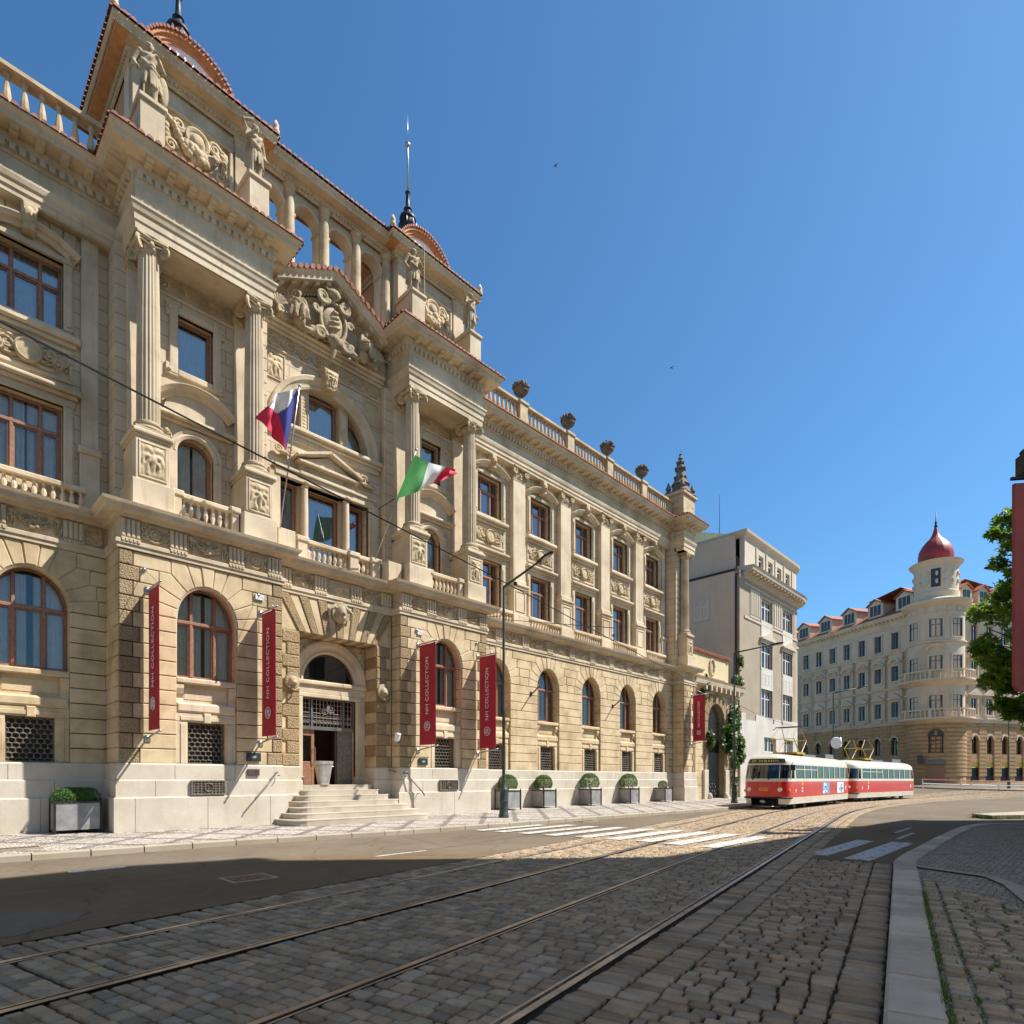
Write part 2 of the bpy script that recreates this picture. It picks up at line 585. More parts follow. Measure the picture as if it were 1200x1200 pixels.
def mosaic_mat(name, light, dark, scale, diamonds=True):
    """Prague-style pavement of tiny setts, light with dark zig-zag bands"""
    m, nt, b, out = nodes(name)
    geo = nt.nodes.new('ShaderNodeNewGeometry')
    P = geo.outputs['Position']
    v = N(nt, 'ShaderNodeTexVoronoi', Scale=scale)
    v.inputs['Randomness'].default_value = .55
    nt.links.new(P, v.inputs['Vector'])
    e = N(nt, 'ShaderNodeTexVoronoi', Scale=scale)
    e.feature = 'DISTANCE_TO_EDGE'
    e.inputs['Randomness'].default_value = .55
    nt.links.new(P, e.inputs['Vector'])
    sepc = N(nt, 'ShaderNodeSeparateColor')
    nt.links.new(v.outputs['Color'], sepc.inputs[0])
    lt = mix(nt, sepc.outputs[0], tuple(x * .72 for x in light), tuple(min(1, x * 1.12) for x in light))
    dk = mix(nt, sepc.outputs[0], tuple(x * .7 for x in dark), tuple(x * 1.3 for x in dark))
    if diamonds:
        sp = N(nt, 'ShaderNodeSeparateXYZ')
        nt.links.new(v.outputs['Position'], sp.inputs[0])
        # |tri(u)| - tri(y): crossing zig-zag lines
        def tri(src, per, off=0.0):
            a = N(nt, 'ShaderNodeMath', operation='MULTIPLY_ADD'); nt.links.new(src, a.inputs[0]); a.inputs[1].default_value = 1; a.inputs[2].default_value = off
            p = N(nt, 'ShaderNodeMath', operation='PINGPONG'); nt.links.new(a.outputs[0], p.inputs[0]); p.inputs[1].default_value = per
            return p.outputs[0]
        tu, ty = tri(sp.outputs[0], .85), tri(sp.outputs[1], .85, .3)
        sm = N(nt, 'ShaderNodeMath', operation='SUBTRACT'); nt.links.new(tu, sm.inputs[0]); nt.links.new(ty, sm.inputs[1])
        ab = N(nt, 'ShaderNodeMath', operation='ABSOLUTE'); nt.links.new(sm.outputs[0], ab.inputs[0])
        f1 = ramp(nt, ab.outputs[0], [(.13, (1, 1, 1)), (.16, (0, 0, 0))])
        col = mix(nt, f1, lt, dk)
    else:
        col = lt
    gap = ramp(nt, e.outputs['Distance'], [(0.02, (1, 1, 1)), (.10, (0, 0, 0))])
    col = mix(nt, gap, col, (.10, .085, .065))
    dirt = noise_tex(nt, P, .8, 5, .65)
    col = mix(nt, ramp(nt, dirt, [(.5, (0, 0, 0)), (.75, (.45,) * 3)]), col, (.16, .135, .105))
    nt.links.new(col, b.inputs['Base Color'])
    b.inputs['Roughness'].default_value = .85
    b.inputs['Specular IOR Level'].default_value = .1
    bp = N(nt, 'ShaderNodeBump', Strength=.6, Distance=.01)
    nt.links.new(ramp(nt, e.outputs['Distance'], [(0, (0, 0, 0)), (.15, (1, 1, 1))]), bp.inputs['Height'])
    nt.links.new(bp.outputs[0], b.inputs['Normal'])
    return m


def paint_mat(name):
    m, nt, b, out = nodes(name)
    geo = nt.nodes.new('ShaderNodeNewGeometry')
    P = geo.outputs['Position']
    n = noise_tex(nt, P, 7, 6, .75)
    f2 = noise_tex(nt, P, 60, 3, .7)
    al = mix(nt, .35, n, f2)
    col = ramp(nt, n, [(.35, (.38, .35, .30)), (.6, (.58, .55, .49))])
    nt.links.new(col, b.inputs['Base Color'])
    b.inputs['Roughness'].default_value = .7
    tr = N(nt, 'ShaderNodeBsdfTransparent')
    mx = N(nt, 'ShaderNodeMixShader')
    nt.links.new(ramp(nt, al, [(.36, (0, 0, 0)), (.50, (1, 1, 1))]), mx.inputs[0])
    nt.links.new(tr.outputs[0], mx.inputs[1]); nt.links.new(b.outputs[0], mx.inputs[2])
    nt.links.new(mx.outputs[0], out.inputs[0])
    return m


M['asphalt'] = asphalt_mat('old_asphalt', (.15, .118, .082), (.20, .158, .112))
M['asphaltdark'] = asphalt_mat('dark_patched_asphalt', (.17, .116, .065), (.21, .147, .086))
M['earth'] = plain('packed_earth', (.17, .15, .12), .95, var=.2, vscale=.3)
M['mortar'] = plain('sandy_joint_filling', (.04, .03, .02), .95, var=.35, vscale=5, bump=.4, bscale=50)
M['cobble'] = stone('tram_cobblestone', (.33, .242, .155), (.42, .315, .21), (.13, .092, .058), rough=.85, grime=.5, gscale=3.0, fine=26, bump=.7, bscale=55, streak=0, attr=True, spec=.1)
M['sett'] = stone('pavement_sett', (.36, .275, .175), (.45, .352, .235), (.16, .12, .075), rough=.9, grime=.5, gscale=4.0, fine=26, bump=.6, bscale=60, streak=0, attr=True, spec=.1)
M['mosaic'] = mosaic_mat('mosaic_pavement', (.50, .44, .375), (.22, .19, .17), 13.0)
M['smallsett'] = mosaic_mat('small_sett_pavement', (.37, .30, .215), (.2, .18, .15), 11.0, False)
M['kerb'] = stone('granite_kerb', (.50, .415, .305), (.60, .505, .385), (.28, .225, .16), rough=.85, grime=.6, gscale=2.2, fine=60, bump=.4, streak=0, spec=.1, attr=True)
M['farkerb'] = stone('ochre_kerb', (.33, .275, .195), (.42, .36, .27), (.2, .165, .115), rough=.8, grime=.4, fine=40, streak=0)
M['paint'] = paint_mat('worn_road_paint')
M['rail'] = plain('polished_rail_steel', (.50, .475, .45), .36, 1.0, var=.25, vscale=4)
M['groove'] = plain('dark_rail_groove', (.02, .018, .015), .9)
M['moss'] = leafmat('moss_and_grass', (.05, .08, .012), (.13, .18, .03), .3)

# ------------------------------------------------------------------ ground, roads, pavements
sheet('ground', M['earth'], [[(x, y) for x in [-900, -200, -60, -20, 0, 10, 20, 30, 36, 40, 44, 48, 52, 56, 60, 66, 72, 80, 100, 160, 300, 900]] for y in
                             [-900, -300, -120, -60, -45, -35, -28, -22, -16, -12, -8, -4, 0, 6, 12, 20, 30, 60, 120, 300, 900]], -.10)
SS = [-13 + .9 * i for i in range(0, 128)]
KY = [(-30, -4.3), (0, -4.5), (6, -4.65), (10, -5.2), (16, -5.42), (26, -5.65), (36, -5.75), (46, -5.5), (56, -4.2), (62, -1.5), (66, 6)]


def ky(u):
    for (a, b) in zip(KY, KY[1:]):
        if a[0] <= u <= b[0]:
            return a[1] + (b[1] - a[1]) * (u - a[0]) / (b[0] - a[0])
    return KY[0][1] if u < KY[0][0] else KY[-1][1]


rows = []
for s in SS:
    a = trk(s, 2.96)
    k = Vector((a.x + .3, ky(a.x) + .12, 0)) if a.x < 62 else trk(s, 14)
    rows.append([a, a.lerp(k, .33), a.lerp(k, .66), k])
sheet('asphalt_road', M['asphalt'], rows, 0.0)
s13 = [12.95 + .9 * i for i in range(0, 98)]
sheet('asphalt_side_road', M['asphaltdark'], [[trk(s, -2.95), trk(s, -5), trk(s, -10), trk(s, -20), trk(s, -38)] for s in s13 if s < 26], 0.0)
sheet('asphalt_square', M['asphalt'], [[trk(s, -2.95), trk(s, -5), trk(s, -10), trk(s, -20), trk(s, -30)] for s in s13 if s > 24.5], 0.003)
sheet('cobble_bed', M['mortar'], [[trk(s, -4.5), trk(s, -2.9), trk(s, 0), trk(s, 3.0)] for s in SS if s < 13.2], -.03)
sheet('cobble_bed_beyond', M['mortar'], [[trk(s, -3.0), trk(s, 0), trk(s, 3.0)] for s in SS if s > 12], -.034)


# cobblestones: every stone a little worn cushion of its own
def stone_verts(mb, p, du, dv, z, rnd, top=.006, dome=.003):
    """p centre, du/dv half-axes vectors"""
    jit = [(rnd.uniform(-.13, .06), rnd.uniform(-.13, .06)) for _ in range(4)]
    jit = [(a * (-1 if i in (1, 2) else 1) * -1 if False else (a if i in (1, 2) else -a), (b if i in (2, 3) else -b)) for i, (a, b) in enumerate(jit)]
    cs = [(-1, -1), (1, -1), (1, 1), (-1, 1)]
    ring = []
    for (sc, zz) in ((.95, -.05), (.95, -.014), (.84, .0), (.5, dome)):
        for k, (a, b) in enumerate(cs):
            q = p + du * ((a + jit[k][0]) * sc) + dv * ((b + jit[k][1]) * sc)
            ring.append((q.x, q.y, z + zz + top * (1 if zz > -.04 else 0)))
    fs = [[r * 4 + i, r * 4 + (i + 1) % 4, (r + 1) * 4 + (i + 1) % 4, (r + 1) * 4 + i] for r in range(3) for i in range(4)] + [[12, 13, 14, 15]]
    mb.add(ring, fs)


rnd = random.Random(3)
mb = MB()
zones = [(-4.39, -4.06, 1), (-4.06, -2.95, 0), (-2.95, -2.655, 1), (-2.655, -2.33, 1), (-2.2, -.92, 0), (-.77, .77, 0), (.91, 2.2, 0), (2.35, 2.95, 0)]
s = -4.0
while s < 84:
    h = rnd.uniform(.12, .155)
    for (n0, n1, single) in zones:
        if s > 12.9 and n0 < -2.95:
            continue
        if single:
            cuts = [n0, n1]
        else:
            cuts = [n0]
            while cuts[-1] < n1 - .28:
                cuts.append(cuts[-1] + rnd.uniform(.15, .24))
            cuts.append(n1)
        so = rnd.uniform(-.02, .02)
        for a, b in zip(cuts, cuts[1:]):
            p0, p1 = trk(s + so, a + .003), trk(s + so, b - .003)
            d = trk(s + so + .2, a + .008) - p0
            d = d.normalized() * (h / 2 - .004)
            g = rnd.uniform(.74, 1.22)
            wv = rnd.uniform(-.07, .07)
            mb.t = (g * (1 + wv), g, g * (1 - wv * 1.2))
            zz = .012 * mnoise.noise(Vector((s * .7, a * 1.3, 0))) + rnd.uniform(-.006, .006) - .004
            c = (p0 + p1) / 2
            stone_verts(mb, c, (p1 - p0) / 2, d, zz + gz(c), rnd)
    s += h
o = mb.build('cobblestones', M['cobble'], smooth=True)
o['kind'] = 'stuff'
tag(o, 'worn brown cobblestones laid in rows around the tram rails', 'cobblestones')

# rails: running surface with a dark groove beside it
for n in (-2.27, -.845, .835, 2.28):
    mb = MB()
    rows_ = []
    ss = [-6 + .8 * i for i in range(0, 130)]
    sgn = 1 if n in (-2.27, .835) else -1
    def strip(na, nb, z, mi):
        mb.mi = mi
        pts = []
        for q in ss:
            a, b = trk(q, na), trk(q, nb)
            pts += [(a.x, a.y, z + gz(a)), (b.x, b.y, z + gz(b))]
        mb.add(pts, [(2 * i, 2 * i + 1, 2 * i + 3, 2 * i + 2) for i in range(len(ss) - 1)])
    strip(n - .033, n + .033, .012, 0)
    strip(n + sgn * .034, n + sgn * .072, -.012, 1)
    strip(n + sgn * .073, n + sgn * .096, .010, 0)
    o = mb.build('tram_rail', [M['rail'], M['groove']])
    o['kind'] = 'structure'

# pavement on the hotel's side, slightly rising to the wall
rows = []
us = [-14 + 1.0 * i for i in range(0, 74)]
for u in us:
    k = ky(u) + .16
    rows.append([(u, k, 0), (u, (k - .1) * .5, 0), (u, .5, 0), (u, 3.0 if u < 46 else 14, 0)])
mb = MB()
vs = []
for r in rows:
    k = r[0][1]
    for p in r:
        vs.append((p[0], p[1], .14 + .13 * max(0, min(1, (p[1] - k) / (0 - k))) + gz(p)))
mb.add(vs, [(j * 4 + i, j * 4 + i + 1, (j + 1) * 4 + i + 1, (j + 1) * 4 + i) for j in range(len(rows) - 1) for i in range(3)])
o = mb.build('pavement', M['mosaic'])
o['kind'] = 'structure'
mb = MB()
u = -14.0
while u < 61:
    L_ = 1.0 if u < 50 else .8
    g = .012
    a, b = (u + g, ky(u)), (u + L_ - g, ky(u + L_))
    vs = []
    for (p, q) in ((a, b),):
        for (pp) in (p, q):
            for (w, z) in ((-.0, -.05), (-.0, .115), (.02, .142), (.17, .146), (.17, -.05)):
                vs.append((pp[0], pp[1] + w, z + gz(pp)))
    mb.add(vs, [(i, i + 5, i + 6, i + 1) for i in range(4)] + [(0, 1, 2, 3, 4), (9, 8, 7, 6, 5)])
    u += L_
o = mb.build('kerb', M['farkerb'])
o['kind'] = 'structure'

# near pavement (right): granite kerb stones, mossy setts, small-sett mosaic beyond
kin = [trk(q, -4.40) for q in [-6, -4, -2, 0, 1, 2, 3, 4, 5, 6, 7, 8, 9, 10, 11, 11.8]]
kin += [Vector((12.6, -17.36, 0)), Vector((13.5, -17.22, 0)), Vector((15, -17.14, 0)), Vector((17, -17.06, 0)), Vector((19, -16.98, 0)), Vector((21.5, -16.9, 0)), Vector((24.2, -16.86, 0)), Vector((26.3, -17.1, 0)), Vector((27.3, -17.9, 0)), Vector((27.6, -19.5, 0)), Vector((27.6, -24, 0))]


def offs(pts, d):
    out = []
    for i, p in enumerate(pts):
        a, b = pts[max(0, i - 1)], pts[min(len(pts) - 1, i + 1)]
        t = (b - a).normalized()
        out.append(p + Vector((t.y, -t.x, 0)) * d)
    return out


kout = offs(kin, .35)
mb = MB()
rk = random.Random(5)
acc = 0
dense_i, dense_o = [], []
for i in range(len(kin) - 1):
    m_ = max(1, int((kin[i + 1] - kin[i]).length / .1))
    for j in range(m_):
        dense_i.append(kin[i].lerp(kin[i + 1], j / m_)); dense_o.append(kout[i].lerp(kout[i + 1], j / m_))
i = 0
while i < len(dense_i) - 3:
    step = rk.choice([8, 9, 11, 5]) if dense_i[i].x < 13 else 9
    j = min(len(dense_i) - 1, i + step)
    vs = []
    dz = rk.uniform(-.004, .004)
    for k in (i, j):
        d = (dense_i[j] - dense_i[i]).normalized() * (.011 if k == i else -.011)
        a, b = dense_i[k] + d, dense_o[k] + d
        for (p, z) in ((a, -.08), (a, .10), (a.lerp(b, .07), .122), (a.lerp(b, .95), .124), (b, .11), (b, -.08)):
            vs.append((p.x, p.y, z + dz))
    g = rk.uniform(.74, 1.1)
    mb.t = (g, g * rk.uniform(.97, 1.0), g * rk.uniform(.93, 1.0))
    mb.add(vs, [(q, q + 6, q + 7, q + 1) for q in range(5)] + [(0, 1, 2, 3, 4, 5), (11, 10, 9, 8, 7, 6)])
    i = j
o = mb.build('kerb_near', M['kerb'])
o['kind'] = 'structure'
nrm = [(p.x, p.y) for p in kout]
mb = MB()
poly = [(p.x, p.y, .098) for p in kout] + [(27.6, -24, .098), (60, -26, .098), (60, -60, .098), (-10, -60, .098)]
mb.add(poly, [list(range(len(poly)))])
o = mb.build('pavement_near', M['smallsett'])
o['kind'] = 'structure'
# mossy setts next to the kerb, bounded by a pale band
mb = MB()
gr = MB()
rnd = random.Random(11)
q = -3.5


def in_setts(p):
    # left of the pale band running (12.45,-17.75) (11.9,-18.9) (9,-19.5) (6,-21)
    for (a, b) in (((12.5, -17.7), (11.8, -18.85)), ((11.8, -18.85), (9.0, -19.5)), ((9.0, -19.5), (4.0, -22.5))):
        if (b[0] - a[0]) * (p.y - a[1]) - (b[1] - a[1]) * (p.x - a[0]) > 0:
            return False
    return True


while q < 12.4:
    h = rnd.uniform(.095, .125)
    n = -4.78
    first = True
    while n > -8.0:
        w = .16 if first else rnd.uniform(.15, .24)
        first = False
        p0, p1 = trk(q, n), trk(q, n - w)
        c = (p0 + p1) / 2
        if in_setts(c):
            g = rnd.uniform(.72, 1.2)
            wv = rnd.uniform(-.06, .06)
            mb.t = (g * (1 + wv), g, g * (1 - wv))
            d = (trk(q + .2, n) - p0).normalized() * (h / 2 - .006)
            stone_verts(mb, c, (p1 - p0) / 2 * .94, d, .118 + rnd.uniform(-.005, .005), rnd, top=.004, dome=.003)
            dens = .55 * max(0, mnoise.noise(Vector((c.x * .8, c.y * .8, 3))) + .25)
            if n > -5.0:
                dens += .35
            if c.x < 11 and rnd.random() < dens:
                for _ in range(rnd.randint(3, 9)):
                    b = trk(q + h / 2 + rnd.uniform(-.015, .015), n - rnd.uniform(0, w)) if rnd.random() < .5 else trk(q + rnd.uniform(-h, h) / 2, n + rnd.uniform(-.012, .012))
                    a = rnd.uniform(0, 6.28)
                    l = rnd.uniform(.012, .03)
                    gr.t = (rnd.random(),) * 3
                    t_ = Vector((math.cos(a), math.sin(a), 0)) * .010
                    gr.add([b + t_ + Vector((0, 0, .11)), b - t_ + Vector((0, 0, .11)), b + Vector((rnd.uniform(-.02, .02), rnd.uniform(-.02, .02), .118 + l))], [(0, 1, 2)])
        n -= w + .004
    q += h
# grass along the kerb's back edge and moss between the cobbles of the verge
for _ in range(2600):
    q = rnd.uniform(-2, 9)
    if rnd.random() > .25 + .9 * max(0, mnoise.noise(Vector((q * 1.7, 0, 9)))):
        continue
    b = trk(q, -4.76 + rnd.gauss(0, .012))
    a = rnd.uniform(0, 6.28)
    t_ = Vector((math.cos(a), math.sin(a), 0)) * .006
    gr.t = (rnd.random(),) * 3
    gr.add([b + t_ + Vector((0, 0, .1)), b - t_ + Vector((0, 0, .1)), b + Vector((rnd.gauss(0, .02), rnd.gauss(0, .02), .12 + rnd.uniform(.01, .05)))], [(0, 1, 2)])
for _ in range(5200):
    q, n = rnd.uniform(1.5, 12), rnd.uniform(-4.05, -2.9)
    if mnoise.noise(Vector((q * .8, n * 1.4, 21))) < .12:
        continue
    b = trk(q, n)
    a = rnd.uniform(0, 6.28)
    t_ = Vector((math.cos(a), math.sin(a), 0)) * .012
    gr.t = (rnd.random(),) * 3
    gr.add([b + t_ + Vector((0, 0, -.03)), b - t_ + Vector((0, 0, -.03)), b + Vector((rnd.gauss(0, .02), rnd.gauss(0, .02), rnd.uniform(-.008, .012)))], [(0, 1, 2)])
o = mb.build('pavement_setts', M['sett'], smooth=True)
o['kind'] = 'stuff'
tag(o, 'small grey setts with mossy joints behind the granite kerb', 'setts')
o = gr.build('moss', M['moss'])
o['kind'] = 'stuff'
tag(o, 'green moss and grass tufts growing between the setts', 'moss')
mb = MB()
band = [Vector((12.5, -17.62, 0)), Vector((11.95, -18.75, 0)), Vector((11.2, -19.05, 0)), Vector((9.0, -19.55, 0)), Vector((5.5, -21.4, 0))]
bo = offs(band, -.2)
mb.add([(p.x, p.y, .126) for p in band] + [(p.x, p.y, .126) for p in bo], [(i, i + 1, i + 6, i + 5) for i in range(4)])
o = mb.build('pavement_band', M['farkerb'])
o['kind'] = 'structure'

# crossing stripes, lane marks
mb = MB()
for (u0, u1, y, w) in ((13.0, 16.2, -5.95, .42), (13.1, 16.9, -6.75, .45), (13.2, 16.9, -7.7, .45), (13.3, 17.2, -8.65, .48), (13.5, 17.3, -9.65, .5), (13.6, 17.5, -10.6, .5), (13.7, 17.6, -11.5, .5), (13.6, 17.4, -12.4, .5), (13.6, 17.2, -13.35, .45)):
    mb.add([(u0, y - w / 2, .022), (u1, y - w / 2 + .12, .022), (u1, y + w / 2 + .12, .022), (u0, y + w / 2, .022)], [(0, 1, 2, 3)])
for (u0, u1, y, w) in ((14.0, 18.2, -15.66, .42), (13.75, 18.3, -16.5, .5), (19.2, 21.8, -16.1, .1), (21.5, 24, -15.6, .1), (2.2, 3.1, -7.0, .22), (7.2, 8.6, -9.0, .12)):
    mb.add([(u0, y - w / 2, .006), (u1, y - w / 2 + .08, .006), (u1, y + w / 2 + .08, .006), (u0, y + w / 2, .006)], [(0, 1, 2, 3)])
o = mb.build('road_markings', M['paint'])
o['kind'] = 'structure'
# patched asphalt in front of the tracks, pale worn patch, gutter strip
mb = MB()
pts = [(-8, -8.2), (-3, -7.3), (2, -6.9), (5.5, -7.6), (8.3, -9.4), (9.7, -10.45)]
low = [trk(q, 2.97) for q in (-8.5, -3.2, 1.7, 5.2, 8.1, 9.9)]
mb.add([(a[0], a[1], .004) for a in pts] + [(p.x, p.y, .004) for p in low], [(i, i + 1, i + 7, i + 6) for i in range(5)])
o = mb.build('asphalt_patch', M['asphaltdark'])
o['kind'] = 'structure'
mb = MB()
mb.add([(.2, -11.6, .008), (.9, -11.9, .008), (1.75, -11.35, .008), (1.35, -10.55, .008), (.7, -10.4, .008), (-.6, -10.9, .008)], [(0, 1, 2, 3, 4, 5)])
o = mb.build('asphalt_pale_patch', M['asphalt'])
o['kind'] = 'structure'
M['cover'] = plain('rusty_cover_iron', (.16, .10, .055), .6, .4, var=.4, vscale=15, bump=.4)


def cover(name, u, y, w, d, z, label):
    r = root(name, (u, y, z), label, 'manhole cover')
    f = MB()
    f.box(u - w / 2, u + w / 2, y - d / 2, y - d / 2 + .05, z - .05, z + .012)
    f.box(u - w / 2, u + w / 2, y + d / 2 - .05, y + d / 2, z - .05, z + .012)
    f.box(u - w / 2, u - w / 2 + .05, y - d / 2 + .05, y + d / 2 - .05, z - .05, z + .012)
    f.box(u + w / 2 - .05, u + w / 2, y - d / 2 + .05, y + d / 2 - .05, z - .05, z + .012)
    f.build('frame', M['farkerb'], r)
    f = MB()
    f.box(u - w / 2 + .05, u + w / 2 - .05, y - d / 2 + .05, y + d / 2 - .05, z - .05, z + .006)
    for i in range(5):
        x = u - w / 2 + .1 + (w - .2) * i / 5
        f.box(x, x + (w - .2) / 9, y - d / 2 + .1, y + d / 2 - .1, z + .006, z + .012)
    f.build('lid', M['cover'], r)


cover('manhole_cover', 4.15, -9.9, .75, .65, .004, 'rectangular manhole cover set in the dark asphalt in front of the entrance')
cover('utility_cover', 1.9, -3.6, .8, .45, .185, 'brown utility cover set in the mosaic pavement at the left edge')
cover('drain_cover', 18.9, -5.75, 1.0, .45, .012, 'iron gully grate by the far kerb next to the crossing')
# ------------------------------------------------------------------ the hotel palace
PAL = root('hotel_palace', (11, 0, .2), 'long ornate cream stone hotel palace with columned entrance pavilions and red banners', 'hotel')
AX, MA, MBB = 11.05, 6.5, 15.55          # entrance axis, middle of each pavilion
FRONT = [(-14, 0), (4.25, 0), (4.25, -1.3), (8.75, -1.3), (8.75, -.75), (13.3, -.75), (13.3, -1.3), (17.75, -1.3), (17.75, 0), (35.9, 0), (35.9, -.8), (37.5, -.8), (37.5, 1.5)]
Z0, PIT, NC = 2.09, .4114, 14             # rusticated courses
ZS = Z0 + 10 * PIT                        # springing
RX, RZ = .84, 1.05
EX, EZ = 1.5, 4 * PIT
jr = random.Random(2)


def ell_pt(a, rx, rz, c):
    return (c + rx * math.cos(a), ZS + rz * math.sin(a))


def gf_arch(mb, c, yf):
    """voussoirs, stepped into the courses"""
    TH = [0] + [math.asin(j * PIT / EZ) for j in (1, 2, 3)]
    D = .5
    for sg in (1, -1):
        P = lambda a, rx, rz: (c + sg * rx * math.cos(a), ZS + rz * math.sin(a))
        for j in range(3):
            a0, a1 = TH[j], TH[j + 1]
            inner = [P(a0 + (a1 - a0) * k / 3, RX, RZ) for k in range(4)]
            pts = inner + [P(a1, EX, EZ), (c + sg * EX * math.cos(a0), ZS + EZ * math.sin(a1)), P(a0, EX, EZ)]
            mb.prism(pts, yf - jr.uniform(0, .006), yf + D, .03)
        x3 = EX * math.cos(TH[3])
        edges = [TH[3] + (PI / 2 - TH[3]) * k / 2.5 for k in range(0, 3)]
        for k in range(2):
            a0, a1 = edges[k], edges[k + 1]
            inner = [P(a0 + (a1 - a0) * q / 3, RX, RZ) for q in range(4)]
            tx = lambda a: c + sg * x3 * (PI / 2 - a) / (PI / 2 - TH[3])
            pts = inner + [(tx(a1), ZS + EZ)] + ([(c + sg * x3, ZS + EZ), P(a0, EX, EZ)] if k == 0 else [(tx(a0), ZS + EZ)])
            mb.prism(pts, yf - jr.uniform(0, .006), yf + D, .03)
        if sg == 1:
            a0 = edges[2]
            inner = [P(a0 + (PI - 2 * a0) * q / 4, RX, RZ) for q in range(5)]
            w = x3 * (PI / 2 - a0) / (PI / 2 - TH[3])
            mb.prism(inner + [(c - w, ZS + EZ), (c + w, ZS + EZ)], yf - .02, yf + D, .03)


def split(a, b, off):
    """vertical joints in a long course"""
    L = b - a
    if L < 1.6:
        return [(a, b)]
    k = max(1, round(L / 1.3))
    cs = [a + L * i / k for i in range(k + 1)]
    for i in range(1, k):
        cs[i] += off
    return list(zip(cs, cs[1:]))


def gf_wall(mb, vms, u0, u1, yf, arches, vq=()):
    """rusticated ground storey from u0 to u1 with arched openings; vq: vermiculated quoins (u_edge, sign)"""
    for j in range(NC):
        za, zb = Z0 + j * PIT, Z0 + (j + 1) * PIT
        a, b = u0, u1
        for (e, sg), vm in zip(vq, vms):
            w = .5 if j % 2 == 0 else .34
            if sg > 0:
                vm.box(e, e + w - .02, yf - .015 + jr.uniform(-.006, .004), yf + .5, za, zb - .026, c=.02); a = e + w
            else:
                vm.box(e - w + .02, e, yf - .015 + jr.uniform(-.006, .004), yf + .5, za, zb - .026, c=.02); b = e - w
        segs = [(a, b)]
        for c in arches:
            half = RX if j < 10 else EX * math.cos(math.asin(min(1, (j - 10) * PIT / EZ)))
            ns = []
            for (p, q) in segs:
                if c - half <= p and c + half >= q:
                    continue
                if c - half > q or c + half < p:
                    ns.append((p, q))
                else:
                    if c - half > p:
                        ns.append((p, c - half))
                    if c + half < q:
                        ns.append((c + half, q))
            segs = ns
        for (p, q) in segs:
            for (x0, x1) in (split(p, q, .25 if j % 2 else -.25) if not arches or j >= 10 else [(p, q)]):
                if x1 - x0 > .06:
                    mb.box(x0, x1 - (.016 if x1 < q - .01 else 0), yf - jr.uniform(0, .008), yf + .5, za, zb - .024, c=.015)
    for c in arches:
        gf_arch(mb, c, yf)


def pane_poly(c, w, z0, zs, rx, rz, n=12):
    return [(c - rx, z0), (c + rx, z0)] + [(c + rx * math.cos(PI * i / n), zs + rz * math.sin(PI * i / n)) for i in range(n + 1)]


